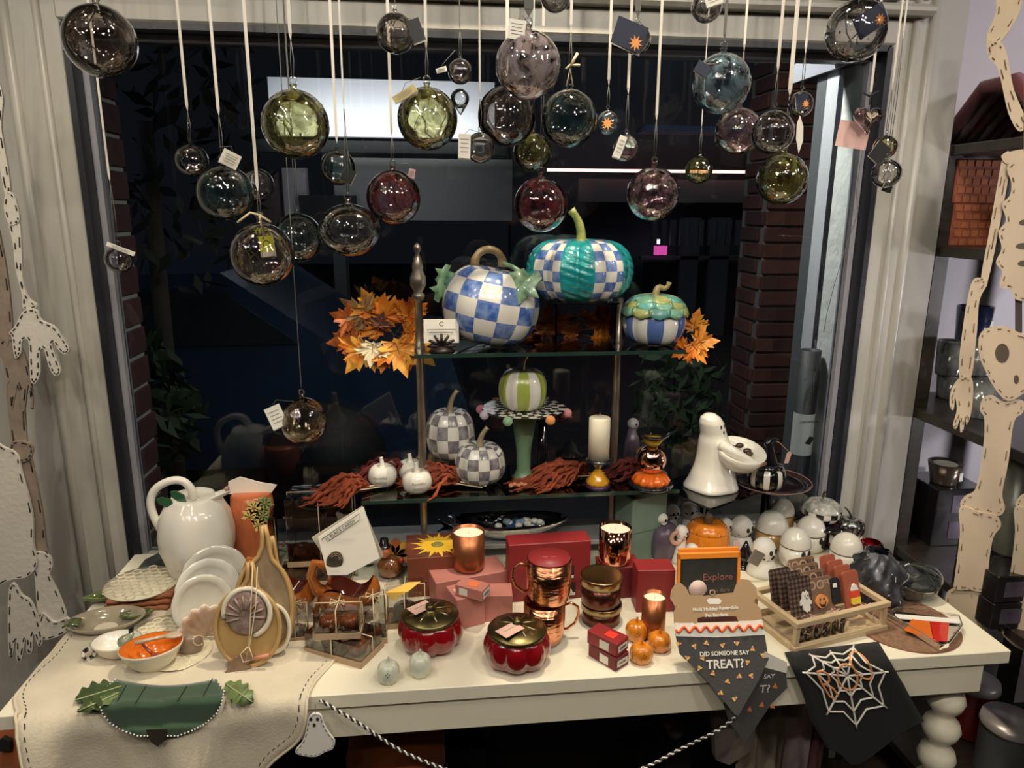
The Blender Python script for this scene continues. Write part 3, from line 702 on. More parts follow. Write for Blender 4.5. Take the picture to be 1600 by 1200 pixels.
# maple leaves
ML = [mat('maple_%s' % n_, c1, .55, col2=c2, nscale=ns) for n_, c1, c2, ns in (('orange', (.66, .13, .012), (.78, .32, .03), 40), ('gold', (.74, .40, .05), (.60, .17, .02), 40), ('rust', (.34, .07, .015), (.60, .17, .03), 45), ('cream', (.66, .56, .34), (.72, .64, .44), 14), ('olive', (.42, .30, .12), (.30, .16, .08), 18), ('dark', (.05, .02, .015), (.09, .03, .02), 20))]
mo = [(0, -.15), (.10, -.05), (.42, -.18), (.38, -.02), (.62, .06), (.52, .18), (.95, .34), (.72, .42), (.78, .58), (.48, .50), (.42, .62), (.28, .52), (.34, .86), (.20, .80), (.0, 1.2)]
MOUT = mo+[(-x, z) for x, z in reversed(mo[1:-1])]
def maple(par, c, s_, ang, m, tx=0, tz=0, rnd=random):
    b = MB(); n = len(MOUT); cz = .25
    vs = [(0, 0, cz*s_)]+[(x*s_, (-.16*abs(x)+.10*math.sin(7*x+3*z)-.08*z*z)*s_, z*s_) for x, z in MOUT]
    fs = [(0, 1+i, 1+(i+1) % n) for i in range(n)]
    b.add(vs, fs, smooth=False); b.add([(x, y+.0008, z) for x, y, z in vs], [tuple(reversed(f)) for f in fs], smooth=False)
    b.add([v for v in vs[1:]]+[(v[0], v[1]+.0008, v[2]) for v in vs[1:]], [(i, n+i, n+(i+1) % n, (i+1) % n) for i in range(n)], smooth=False)
    o = part('maple_leaf', b, m, par, M=Tr(*c) @ RZ(tz) @ RX(tx) @ RY(ang))
    v = MB()
    for x, z in ((0, 1.0), (.7, .3), (-.7, .3), (.4, -.08), (-.4, -.08)): v.tube([(0, -.0012, .02*s_), (x*s_*.5, (-.16*abs(x)*.5)*s_-.0016, z*s_*.5), (x*s_*.9, (-.16*abs(x)*.9+.10*math.sin(7*x*.9+3*z*.9)-.08*z*z*.8)*s_-.001, z*s_*.9)], .0006, 4)
    v.tube([(0, 0, 0), (0, .002, -.35*s_)], .0009, 5); part('vein', v, ML[5] if m is not ML[5] else ML[2], o)
def garland(label, spec, Y):
    c0 = atY(spec[0][0], spec[0][1], Y); t = thing('maple_leaf_garland', label, 'leaf garland', tuple(c0))
    pts = []
    for i, (px, py, s_, ang, k, tx, tz, dy) in enumerate(spec):
        c = atY(px, py, Y+dy); pts.append((c.x-c0.x, .012+dy, c.z-c0.z))
        maple(t, (c.x-c0.x, dy, c.z-c0.z), s_*mpp(c), math.radians(ang), ML[k], tx, tz)
    part('twig', MB().tube(pts, .0012, 5), ML[5], t)
    return t
garland('orange and gold maple leaf bunch spilling over the left end of the rack',
        [(600, 505, 42, 0, 0, .2, .2, 0), (575, 500, 46, -50, 4, .1, -.3, .004), (560, 530, 44, -100, 2, -.2, -.3, .01), (572, 540, 46, -140, 1, -.2, .2, -.004), (630, 500, 40, 50, 0, .3, .2, .004), (632, 520, 38, 100, 0, .2, .2, -.002),
         (618, 535, 50, 165, 1, -.3, .1, -.012), (583, 538, 32, 190, 3, -.2, .1, -.022), (643, 540, 42, 130, 1, -.2, -.1, -.008), (592, 510, 22, 20, 5, 0, 0, -.014), (552, 500, 34, -70, 2, 0, .3, .012), (640, 488, 30, 20, 2, .3, 0, .016), (605, 545, 34, -165, 0, -.2, 0, -.006), (596, 520, 36, -30, 0, .1, .1, .006), (585, 488, 38, -25, 1, .1, .1, .008), (612, 498, 34, 10, 1, .2, 0, .01)], 1.585)
garland('rust maple leaves lying behind the acrylic riser', [(862, 518, 48, -8, 2, .1, .2, 0), (842, 528, 26, -70, 2, 0, 0, .01), (935, 513, 44, 15, 2, .2, -.2, 0), (927, 528, 30, 120, 0, -.2, 0, -.01), (900, 522, 28, -60, 2, .3, 0, .005)], 1.648)
garland('orange maple leaves at the right end of the upper shelf', [(1083, 515, 30, 6, 1, .1, .3, 0), (1086, 535, 32, 85, 1, -.2, -.2, -.01), (1082, 538, 32, 150, 0, -.3, .1, -.015), (1075, 540, 30, -120, 0, -.2, .1, -.01)], 1.57)
# card in a dark holder
c = at(690, 541, ZU); c.y = 1.50; c.x = atY(690, 540, 1.5).x
t = thing('price_card', 'small white shop card in a dark spiky holder on the upper shelf', 'card', (c.x, c.y, ZU))
part('card', MB().box((0, 0, .042), (.073, .001, .050), M=RX(-.12)), TAGW, t)
b = MB()
for i in range(7):
    a = PI*(i+.0)/6; b.tube([(0, -.008, .012), (.030*math.cos(a), -.010, .012+.026*math.sin(a))], [.004, .003], 6)
b.lathe([(.028, 0), (.022, .006), (.008, .014)], 16, M=Tr(0, 0, 0)); part('holder', b, mat('dark_iron', (.03, .02, .02), .4, .6), t)
text('C', .014, Tr(0, -.0075, .058) @ FRONT, INK, t); b = MB()
for k, w_ in enumerate((.060, .050)): b.box((0, -.005, .046-k*.006), (w_, .0004, .0022))
part('print_lines', b, MATS['grey_print'], t)

# ============================================================ THE LOWER SHELF
def gcheck(px, top, base, wpx, label, Yc=None, z=ZL):
    p, r, h = fit(px, top, base, wpx, z, .7, Yc)
    t = thing('grey_check_pumpkin', label, 'pumpkin', (p.x, p.y, z))
    part('pumpkin_body', MB().lathe(pump_prof(r, h, 24, .12, .62), 84, lobes=10, ld=.06, matf=lambda i, j: ((i//6)+(j//4)) % 2, cap=False), [CG, CW], t, M=RZ(.1))
    stem(t, bez((0, 0, h*.86), (-.002, 0, h*1.1), (r*.30, 0, h*1.30)), r*.13, r*.09, GOLD)
    return t, r, h
gcheck(703, 634, 708, 78, 'grey and white check pumpkin with gold stem behind the left rack post', 1.615, ZL+.042)
one('acrylic_block', 'low clear acrylic block under the rear grey check pumpkin', 'riser', MB().box((0, 0, .021), (.07, .07, .041), bev=.002), glass('clear_acrylic', (.96, .97, .97), 1.3, base=.01), (atY(703, 700, 1.615).x, 1.615, ZL))
t, r, h = gcheck(750, 688, 763, 80, 'grey and white check pumpkin at the front edge of the lower shelf')
t['label'] = 'shiny grey check pumpkin with gold stem at the shelf front edge'
part('price_sticker', MB().box((0, 0, 0), (.010, .001, .024)), WHITE2, t, M=Tr(r*.62, -r*.55, h*.78) @ RY(.7) @ RX(-.5))
# three little white pumpkins
for px, top, base, w_, lab, rz in ((597, 724, 764, 45, 'little white lettered pumpkin standing apart on the left', -.1), (641, 717, 752, 42, 'little white lettered pumpkin at the back of the trio', .1), (651, 732, 774, 47, 'little white lettered pumpkin at the front of the trio', .15)):
    p, r, h = fit(px, top, base, w_, ZL, .7); p.y = max(p.y, RY0+r*.6)
    t = thing('white_pumpkin', lab, 'pumpkin', (p.x, p.y, ZL), rz)
    pumpkin(t, r, h, 8, WHITE, ld=.05, pw=.6); stem(t, bez((0, 0, h*.85), (0, 0, h*1.05), (-.002, 0, h*1.28)), r*.22, r*.13, WHITE)
    for i, s_ in enumerate(('Bountiful', 'Blessings')): text(s_, .0085, Tr(0, -r*1.0-.0008, h*(.56-.2*i)) @ FRONT, MATS['grey_print'], t)
    part('gold_leaf', MB().grid(lambda u, v: (r*.3+.022*u, -.004+.012*(v-.5)*math.sin(PI*u), h*.95+.010*math.sin(PI*u)), 5, 3, th=.001), mat('rose_leaf', (.5, .3, .22), .3, .7), t)
# cake stand with pompoms
SAGE = mat('sage_satin', (.16, .28, .16), .35)
p, r, h = fit(812, 640, 700, 40, ZL, .6, 1.58)
zc = atY(819, 640, 1.58).z; c = atY(819, 630, 1.58); PR = 66*mpp(c)
t = thing('cake_stand', 'checked cake plate with pastel pompoms on a sage green flared foot', 'cake stand', (c.x, 1.58, ZL))
hz = zc-ZL
part('foot', MB().lathe([(.028, 0), (.022, .004), (.016, .02), (.017, hz*.4), (.026, hz*.8), (.034, hz-.004)], 28), SAGE, t)
part('plate', MB().lathe([(.034, hz-.004), (PR*.7, hz-.002), (PR, hz+.003), (PR, hz+.006), (PR*.98, hz+.006)], 48, cap=False), BLACK, t)
nr = 6; rp = [(max(PR*.99*k/nr, 1e-4), hz+.0055) for k in range(nr+1)]
part('check_top', MB().lathe(rp, 32, matf=lambda i, j: (i+j) % 2, cap=False), [BLACK, WHITE], t)
PC = [('pink', (.70, .28, .28)), ('orange', (.85, .33, .08)), ('sage', (.25, .48, .26)), ('lavender', (.55, .48, .60)), ('rose', (.45, .14, .18)), ('rust', (.45, .18, .07)), ('slate', (.10, .12, .11))]
for a, k in ((-20, 0), (-62, 1), (-118, 2), (-160, 3), (172, 4), (125, 5), (52, 6)):
    an = math.radians(a); part('pompom', MB().ball((0, 0, 0), .0108, 14), mat('pompom_'+PC[k][0], PC[k][1], .95, sheen=.5, bump=.6, bscale=200), t, M=Tr((PR+.003)*math.cos(an), (PR+.003)*math.sin(an), hz-.001))
ztop = ZL+hz+.007
p, r, h = fit(817, 572, 628, 76, ztop, .6, 1.565)
t = thing('green_stripe_pumpkin', 'small lime and cream striped pumpkin on the checked cake plate', 'pumpkin', (p.x, p.y, ztop))
part('pumpkin_body', MB().lathe(pump_prof(r, h, 22, .07, .55), 72, lobes=12, ld=.05, matf=lambda i, j: ((i+2)//6) % 2, cap=False), [mat('lime_glaze', (.42, .50, .10), .2, coat=.6, noise=.15, nscale=15), CW], t, M=RZ(.35))
stem(t, bez((0, 0, h*.9), (-.002, 0, h*1.1), (r*.22, 0, h*1.28)), r*.11, r*.07, GOLD)
part('bead', MB().ball((-r*.62, -.01, h*1.02), .005, 12), CREAM, t)
# purple platter behind the cake stand
c = atY(848, 652, 1.645)
t = thing('plum_platter', 'ruffled plum glass platter with a tiny witch hat, behind the cake stand', 'platter', (c.x, 1.640, ZL))
t.scale = (1, .55, 1)
zz = c.z-ZL
part('dish', MB().lathe([(.02, zz-.006), (.055, zz-.004), (.072, zz+.002), (.074, zz+.005), (.055, zz), (.001, zz-.003)], 40, lobes=10, ld=.1), mat('plum_glass', (.10, .01, .05), .12, coat=1), t)
part('foot', MB().lathe([(.03, 0), (.012, .01), (.010, zz-.006)], 20), BLACK, t)
part('tiny_hat', MB().lathe([(.016, zz), (.012, zz+.004), (.001, zz+.022)], 16, M=Tr(.055, -.02, .004)), mat('tiny_hat', (.25, .08, .02), .3, coat=.6), t)
# black pot with check band
p, r, h = fit(893, 690, 706, 40, ZL, .6, 1.60)
t = thing('black_pot', 'black lidded pot with check pedestal, behind the pillar candle', 'pot', (p.x, p.y, ZL))
part('pedestal', MB().lathe([(r*.8, 0), (r*.55, .01), (r*.5, .03), (r*.9, .045)], 24, matf=lambda i, j: ((i//3)+j) % 2, cap=False), [BLACK, WHITE], t)
part('lid', MB().lathe([(r*1.25, .045), (r*1.2, .050), (r*.7, .058), (r*.5, .072), (r*.12, .078), (.001, .082)], 28), BLACK, t)
# candlesticks
def stick(px, base, Yc): p, r, h = fit(px, 700, base, 40, ZL, .7, Yc); return p, r
p, r, h = fit(936, 712, 768, 40, ZL, .8); p.y = 1.50
t = thing('candlestick', 'yellow and purple glass candlestick holding the white pillar candle', 'candlestick', (p.x, p.y, ZL))
AMB = mat('amber_glass_solid', (.75, .36, .02), .1, coat=1)
part('base', MB().lathe([(.0285, 0), (.029, .004), (.028, .009)], 28), mat('purple_glass_base', (.04, .012, .05), .1, coat=1), t)
part('cone', MB().lathe([(.0275, .009), (.0265, .016), (.004, .046)], 24, lobes=12, ld=.1), AMB, t)
part('stem_diamond', MB().lathe([(.004, .042), (.015, .060)], 8, matf=lambda i, j: i % 2, smooth=False), [WHITE2, BLACK], t)
hz = h
part('cup', MB().lathe([(.012, .060), (.030, .062), (.034, .067), (.020, .068)], 28), BLACK, t)
zc = ZL+.068
pc, rc, hc = fit(936, 652, 712, 33, zc, .5, p.y)
t = thing('pillar_candle', 'white pillar candle standing on the candlestick', 'candle', (p.x, p.y, zc))
part('wax', MB().lathe([(rc, 0), (rc, hc-.002), (rc-.002, hc), (.001, hc-.001)], 32), WAX, t)
part('wick', MB().tube([(0, 0, hc-.002), (0, 0, hc+.010)], .0006, 5), TWINE, t)
c = atY(1016, 765, 1.50)
t = thing('ball_candlestick', 'mirrored ball candlestick with yellow cup and orange scalloped base', 'candlestick', (c.x, 1.50, ZL))
zt = atY(1016, 675, 1.5).z-ZL
part('base', MB().lathe([(.050, 0), (.051, .005), (.045, .009)], 30), BLACK, t)
part('scalloped_ring', MB().lathe([(.043, .008), (.044, .016), (.034, .028), (.012, .034)], 48, lobes=12, ld=.14), mat('orange_glass', (.85, .16, .01), .08, coat=1), t)
part('mirror_ball', MB().ball((0, 0, .062), .034, 28), mat('mirror_ball', (.75, .45, .35), .05, 1), t)
part('cup', MB().lathe([(.010, .092), (.014, .096), (.028, zt-.010)], 28), mat('mustard_glass', (.52, .30, .02), .15, coat=1), t)
part('cup_rim', MB().lathe([(.028, zt-.011), (.036, zt-.007), (.038, zt), (.036, zt-.001), (.028, zt-.009), (.001, zt-.012)], 32), BLACK, t)
# small grey ghost figures behind
c = atY(987, 690, 1.62)
t = thing('purple_figurine', 'small purple glazed figurine with a grey skull head, by the right post', 'figurine', (c.x, 1.615, ZL))
zt = atY(987, 662, 1.615).z-ZL
PURP = mat('purple_glaze', (.12, .09, .13), .3, coat=.5, noise=.3)
part('robe', MB().lathe([(.022, 0), (.024, .01), (.018, zt*.6), (.010, zt*.9)], 20), PURP, t)
hd = part('head', MB().ball((0, 0, zt), .014, 16), mat('grey_bone', (.35, .34, .33), .4), t)
part('eye', MB().ball((.004, -.012, zt+.001), .003, 8), INK, hd)
part('heart_plaque', MB().prism([(0, -.02), (.012, 0), (.007, .014), (-.007, .014), (-.012, 0)], .004, M=Tr(.014, -.026, zt*.42) @ RY(.6)), mat('brown_plaque', (.28, .18, .07), .4), t)
part('ghost_egg', MB().ball((.034, 0, .0), .018, 16, sc=(1, 1, 1.6), M=Tr(0, 0, .029)), PURP, t)
# dried amaranth
AM = [mat('dried_rust', (.36, .07, .025), .9, noise=.5, nscale=60), mat('dried_burgundy', (.17, .022, .018), .9, noise=.5, nscale=60)]
def bunch(px, py, Yc, L, ang, label, k=0, n=60, spread=.75, z=ZL):
    c = atY(px, py, Yc); t = thing('dried_flower_bunch', label, 'dried flowers', (c.x, Yc, z), math.radians(ang)); b = MB(); rnd = random.Random(px)
    for i in range(n):
        a = rnd.gauss(0, spread*.5); l_ = L*rnd.uniform(.5, 1); s0 = rnd.uniform(0, .3)*L; hh = rnd.uniform(.003, .045); pts = []; rr = []
        for q_ in range(13):
            u = q_/12; x = s0+l_*u*math.cos(a)+rnd.uniform(-.001, .001); y = l_*u*math.sin(a)*.75+rnd.uniform(-.0035, .0035)
            pts.append((x-L*.5, y, max(.004, hh*math.sin(PI*min(1, u*1.1+.1))+rnd.uniform(-.003, .003)))); rr.append(.0052*math.sin(PI*(u*.85+.1))*(1.25 if q_ % 2 else .55)*rnd.uniform(.7, 1.2))
        b.tube(pts, rr, 5)
    part('flower_spikes', b, AM[k], t, stuff=True)
    part('stalks', MB().tube([(-L*.9, 0, .006), (-L*.5, 0, .01), (-L*.1, 0, .012)], .002, 5).tube([(-L*.85, .006, .004), (-L*.1, .01, .012)], .0015, 5), TWINE, t)
bunch(533, 765, 1.50, .13, 205, 'rust red dried flower spray drooping off the left end of the lower shelf', 0)
bunch(600, 725, 1.60, .16, 195, 'burgundy dried flowers behind the little white pumpkins', 1)
bunch(670, 722, 1.56, .15, 160, 'rust dried flowers between the white trio and the front check pumpkin', 0)
bunch(868, 738, 1.545, .17, 190, 'large rust dried flower spray before the cake stand', 0, 90)
bunch(978, 738, 1.56, .10, 170, 'dark red dried flowers between the two candlesticks', 1, 36)
# candy pumpkins beads, wire ring
c = atY(810, 742, 1.52); t = thing('candy_pumpkin_dish', 'row of tiny peach candy pumpkins beside the front check pumpkin', 'candy', (c.x, 1.52, ZL))
for i in range(6):
    a = i*1.05; part('candy_pumpkin', MB().lathe(pump_prof(.0062, .010, 8, .1), 16, lobes=6, ld=.1, cap=False), mat('peach_candy', (.75, .30, .16), .4, noise=.3), t, M=Tr(-.017+.008*i, -.004+.006*(i % 2), 0))
c = atY(500, 733, 1.55)
t = thing('card_riser', 'flat clear tray lying at the left end of the rack', 'tray', (atY(492, 745, 1.55).x, 1.575, .90))
part('tray_plate', MB().box((0, 0, .0), (.19, .15, .005)), SHG, t); 
for sx in (-1, 1):
    for sy in (-1, 1): part('tray_foot', MB().lathe([(.005, -.15), (.005, -.002)], 8, M=Tr(sx*.085, sy*.065, 0)), ACR, t)
one('wire_ring', 'black wire ring lying on the flat clear tray', 'ring', MB().tube([(.056*math.cos(a), .05*math.sin(a), 0) for a in [2*PI*i/40 for i in range(40)]], .0022, 6, close=True), BLACKM, (atY(500, 733, 1.575).x, 1.575, .9055))

# ============================================================ RIGHT HALF OF THE TABLE
# ghost candy server on its acrylic plate
c = atY(1115, 765, 1.50); zg = atY(1110, 765, 1.50).z
t = thing('acrylic_stand', 'clear square acrylic stand carrying the ghost candy bowl', 'stand', (c.x, 1.52, TT))
hz = zg-TT
part('stand_top', MB().box((0, 0, hz-.003), (.20, .17, .005), M=RZ(.5)), ACR, t); part('stand_leg', MB().lathe([(.04, 0), (.012, .01), (.010, hz-.006)], 20, M=Tr(.02, .075, 0)), ACR, t)
t = thing('ghost_server', 'white ceramic ghost holding out a bowl of candy', 'ghost figure', (c.x, 1.52, zg+.001), .25)
S = 100*mpp(c)/.145
prof = [(.060, 0), (.061, .004), (.054, .020), (.045, .05), (.040, .085), (.036, .110), (.030, .128), (.029, .145), (.028, .155), (.022, .168), (.011, .176), (1e-5, .178)]
pr = []
for (r0, z0), (r1, z1) in zip(prof, prof[1:]):
    for k in range(3): pr.append((r0+(r1-r0)*k/3, z0+(z1-z0)*k/3))
pr.append(prof[-1])
b = MB()
vs = []; seg = 36
for r_, z_ in pr:
    for i in range(seg):
        a = 2*PI*i/seg; lean = .012*math.sin(min(1, z_/.17)*PI)-.014*(z_/.17)
        k = 1+.05*math.sin(5*a)*(1-z_/.174)**2
        vs.append((r_*k*math.cos(a)+lean, r_*k*math.sin(a), z_))
b.add(vs, [(j*seg+i, j*seg+(i+1) % seg, (j+1)*seg+(i+1) % seg, (j+1)*seg+i) for j in range(len(pr)-1) for i in range(seg)])
GB = part('ghost_body', b, WHITE, t)
part('bowl', MB().lathe([(.012, .058), (.040, .072), (.053, .094), (.056, .108), (.052, .110), (.046, .096), (.02, .078), (.001, .076)], 36, M=Tr(.040, -.044, -.008) @ Tr(0, 0, .09) @ RX(.30) @ Tr(0, 0, -.09)), WHITE, t)
for s_ in (-1, 1): part('arm', MB().tube(bez((-.006, s_*.032-.004, .112), (.014, s_*.060-.026, .094), (.058, s_*.046-.046, .074), 12), [.014, .0135, .013, .0125, .012, .0115, .011, .0105, .0095, .0085, .0075, .006, .004], 12), WHITE, t)
for a_ in (.18, .62): part('eye', MB().ball((0, 0, 0), .0032, 10, sc=(.7, .6, 1.5)), INK, t, M=Tr(-.009, 0, .150) @ RZ(a_) @ Tr(0, -.0290, 0))
part('mouth', MB().ball((0, 0, 0), .0035, 10, sc=(.8, .6, 1.2)), INK, t, M=Tr(-.007, 0, .137) @ RZ(.4) @ Tr(0, -.0300, 0))
for k in range(7): part('candy', MB().ball((0, 0, 0), .009, 12, sc=(1.2, .9, .7)), mat('choc_candy', (.10, .07, .05), .2, .5), t, M=Tr(.040+.022*math.cos(k*.95), -.042+.020*math.sin(k*.95), .092+.006*math.sin(k*.95)+.004*(k % 2)))
text('Boo', .014, Tr(.062, -.100, .080) @ RZ(.35) @ FRONT, mat('copper_print', (.45, .22, .12), .4), t)
# black bowl and striped witch-hat jar
c = atY(1213, 775, 1.50); zb = atY(1213, 778, 1.47).z
c = atY(1210, 750, 1.53)
t = thing('black_bowl', 'wide shallow glossy black bowl with a pink rim line on a pedestal', 'bowl', (c.x, 1.545, TT))
hz = zb-TT; RB = 60*mpp(c)
part('bowl_dish', MB().lathe([(.03, hz), (RB*.8, hz+.003), (RB, hz+.012), (RB*1.0, hz+.014), (RB*.78, hz+.006), (.001, hz+.005)], 48), BLACK, t)
part('rim_line', MB().tube([(RB*math.cos(a), RB*math.sin(a), hz+.014) for a in [2*PI*i/48 for i in range(48)]], .0009, 5, close=True), mat('pink_rim', (.45, .25, .22), .4), t)
part('pedestal', MB().lathe([(.030, 0), (.012, .012), (.012, hz)], 24, M=Tr(.02, .055, 0)), ACR, t)
cj = atY(1193, 740, 1.52)
t = thing('witch_hat_jar', 'black jar with white stripes and a pointed witch hat lid in the black bowl', 'jar', (cj.x, 1.505, zb+.015))
part('jar_body', MB().lathe([(.033, 0), (.041, .010), (.043, .028), (.040, .044), (.030, .050)], 40, matf=lambda i, j: 1 if i % 5 < 2 else 0), [BLACK, WHITE], t, M=RZ(.2))
part('hat_brim', MB().lathe([(.034, .048), (.037, .052), (.020, .058)], 32), BLACK, t)
b = MB(); b.tube(bez((0, 0, .054), (-.002, 0, .085), (-.004, 0, .104), 6)+bez((-.004, 0, .104), (.0, 0, .118), (.022, 0, .112), 6)[1:], [.024, .021, .018, .0155, .014, .0125, .0115, .010, .0085, .007, .0055, .004, .0015], 16); part('hat_cone', b, BLACK, t)
part('price_tag', MB().prism([(-.005, -.016), (.005, -.014), (.006, .01), (0, .014), (-.005, .01)], .001, M=Tr(.036, -.022, .078) @ RY(.2)), PINKC, t)
part('tag_string', MB().tube([(.036, -.021, .092), (.02, -.01, .108), (.012, 0, .112)], .0006, 4), TWINE, t)
# rolled runner standing behind the stucco wall
t = thing('rolled_runner', 'tall black cobweb-printed paper roll with a white label, standing outside against the white stucco', 'paper roll', (1.008, 1.812, 0))
zb_ = atY(1268, 547, 1.81).z; rr_ = .027
part('roll', MB().lathe([(rr_, 0), (rr_, zb_), (rr_*.85, zb_), (rr_*.85, zb_-.01), (.001, zb_-.01)], 28), mat('black_roll_paper', (.016, .014, .016), .6), t)
z0, z1 = atY(1268, 712, 1.785).z, atY(1268, 648, 1.785).z
part('label_band', MB().lathe([(rr_+.001, z0), (rr_+.001, z1)], 28, cap=False), TAGW, t)
text('TABLE RUNNER', .0075, Tr(.0, -rr_-.002, z1-.020) @ FRONT, INK, t)
part('print_mark', MB().prism([(-.012, -.012), (.002, -.016), (.014, .004), (0, .008)], .001, M=Tr(.006, -rr_-.0025, (z0+z1)/2-.01)), INK, t)
wb = MB(); C0 = (0, -rr_-.001, z0-.12)
for zc_ in (z0-.13, z1+.12):
    for k in range(8):
        a = k*PI/4+.3; wb.tube([(0, -rr_-.0012, zc_), (.8*rr_*math.cos(a), -rr_*math.sqrt(1-.64*math.cos(a)**2)-.0015, zc_+.09*math.sin(a))], .0008, 4)
part('cobweb_print', wb, mat('web_print', (.16, .15, .15), .8), t)
# jack-o'-lantern jar
EYEM = INK
ORJ = mat('orange_jar_glaze', (.80, .24, .02), .15, coat=1, noise=.15, nscale=12)
p, r, h = fit(1107, 812, 868, 70, TT, .8, 1.50)
t = thing('jack_o_lantern_jar', 'orange glazed jack-o-lantern candy jar with a grey stem', 'jar', (p.x, p.y, TT))
zt = atY(1107, 812, 1.50).z-TT
pf = pump_prof(r, zt, 24, .08, .5); cut = int(len(pf)*.68)
part('jar_body', MB().lathe(pf[:cut+1], 60, lobes=10, ld=.06, cap=False), ORJ, t); part('jar_lid', MB().lathe([(pf[cut][0]*1.015, pf[cut][1]+.001)]+[(a_*1.01, b_+.003) for a_, b_ in pf[cut:]], 60, lobes=10, ld=.06, cap=False), ORJ, t)
part('lid_gap', MB().lathe([(pf[cut][0]*.955, pf[cut][1]-.002), (pf[cut][0]*.955, pf[cut][1]+.004)], 40), INK, t)
part('stem', MB().tube([(0, 0, zt*.92), (0, 0, zt*1.08), (.004, 0, zt*1.14)], [.010, .008, .009], 8), mat('grey_stem', (.20, .17, .13), .4), t)
for dx, dz in ((-.010, .42), (.020, .40)): part('eye', MB().prism([(-.006, 0), (.005, 0), (.001, .010)], .006, M=Tr(dx+.006, -r*.97+abs(dx)*.25, zt*dz)), INK, t)
part('mouth', MB().prism([(-.018, .008), (-.008, 0), (.0, .003), (.008, -.001), (.020, .008), (.010, -.007), (-.008, -.008)], .006, M=Tr(.008, -r*.93, zt*.18)), INK, t)
# white dome ghost canisters
def canister(px, top, seam, base, wpx, Y, label, body, face=0, faces=True):
    p, r, h = fit(px, top, base, wpx, TT, .8, Y)
    zs = atY(px, seam, Y-r).z-TT; h = zs+1.2*r
    t = thing('ghost_canister', label, 'canister', (p.x, Y, TT), face)
    pr = [(r*.72, 0), (r*.95, .008), (r, zs*.4), (r*.98, zs)]
    part('canister_body', MB().lathe(pr, 36), body, t)
    part('seam_ring', MB().lathe([(r*1.0, zs-.0006), (r*1.012, zs+.0006), (r*1.0, zs+.0018)], 36, cap=False), mat('brown_seam', (.10, .06, .03), .5), t)
    d = [(r*1.0*math.cos(a)**.9 if a < 1.5 else 1e-5, zs+.0015+(h-zs-.0015)*math.sin(a)) for a in [PI/2*k/10 for k in range(11)]]
    part('dome_lid', MB().lathe(d, 36, cap=False), WHITE, t)
    if faces:
        for a_ in (-.22, .28): part('eye', MB().ball((0, 0, 0), r*.20, 10, sc=(.8, .5, 1.2)), INK, t, M=RZ(a_) @ Tr(0, -r*.99, zs*.80))
        part('mouth', MB().ball((0, 0, 0), r*.24, 10, sc=(.9, .4, 1.3)), INK, t, M=RZ(.06) @ Tr(0, -r*.99, zs*.56))
    return t
HON = mat('honey_glaze', (.52, .30, .10), .2, coat=.8)
canister(1222, 784, 810, 850, 40, 1.61, 'farthest honey-brown canister with a white domed lid', HON, .5, False)
canister(1208, 806, 838, 868, 50, 1.56, 'honey-brown canister with white dome lid beside the spotted ghost', HON, .3, False)
canister(1268, 819, 842, 880, 44, 1.53, 'white ghost canister whose face looks toward the red glass jar', WHITE, .5)
canister(1244, 841, 862, 900, 46, 1.46, 'white domed ghost canister directly behind the snack signs', WHITE, .3)
canister(1324, 846, 872, 920, 48, 1.45, 'rightmost white ghost canister with big black eyes', WHITE, .45)
# spotted ghost figures
def spotty(px, top, base, wpx, Y, label, turn=0, hat=None, body=True):
    p, r, h = fit(px, top, base, wpx, TT, .8, Y)
    t = thing('spotted_ghost', label, 'ghost figure', (p.x, Y, TT), turn)
    hr = r*.95; zc_ = h-hr
    b = MB().lathe([(r*1.25, 0), (r*1.2, .01), (r*.85, h*.4), (r*.6, max(h-hr*1.7, h*.45)), (r*.5, h-hr*1.2)], 28)
    part('robe', b, WHITE2, t)
    hd = part('head', MB().ball((0, 0, 0), hr, 24, sc=(1, 1, 1.12)), WHITE2, t, M=Tr(0, 0, zc_))
    for a_, e_, k in ((.1, .1, .20), (.75, .12, .20), (.42, -.42, .22)):
        part('eye' if e_ > 0 else 'mouth', MB().ball((0, 0, 0), hr*k, 10, sc=(.85, .45, 1.15)), INK, hd, M=RZ(a_) @ RX(-e_) @ Tr(0, -hr*1.0, 0))
    rnd = random.Random(px)
    for k in range(9): part('spot', MB().ball((0, 0, 0), hr*rnd.uniform(.05, .10), 8, sc=(1, .4, 1)), INK, hd, M=RZ(rnd.uniform(-1.3, 1.3)) @ RX(rnd.uniform(-.2, 1.3)) @ Tr(0, -hr*1.03, 0))
    for k in range(4): part('spot', MB().ball((0, 0, 0), r*.07, 8, sc=(1, .4, 1)), INK, t, M=RZ(rnd.uniform(-.8, .8)) @ Tr(0, -r*rnd.uniform(.85, .9), h*rnd.uniform(.28, .4)))
    return t
t = spotty(1160, 808, 875, 36, 1.55, 'spotted white ghost figure beside a glossy black witch hat', .1)
t = spotty(1195, 842, 915, 38, 1.43, 'front spotted white ghost figure leaning on a grey book', .1)
for i, (px, top, w_, Y, lab) in enumerate(((1052, 790, 24, 1.60, 'pale ghost figure peeking out behind the purple jar'), (1078, 786, 28, 1.62, 'tall grey-white ghost figure under the acrylic stand'), (1092, 802, 24, 1.55, 'spotted ghost figure just left of the jack-o-lantern jar stem'), (1134, 810, 24, 1.56, 'ghost figure half hidden right of the jack-o-lantern jar'), (1066, 822, 22, 1.50, 'small ghost figure between purple jar and jack-o-lantern jar'))):
    spotty(px, top, 870, w_, Y, lab, -.3+.2*i)
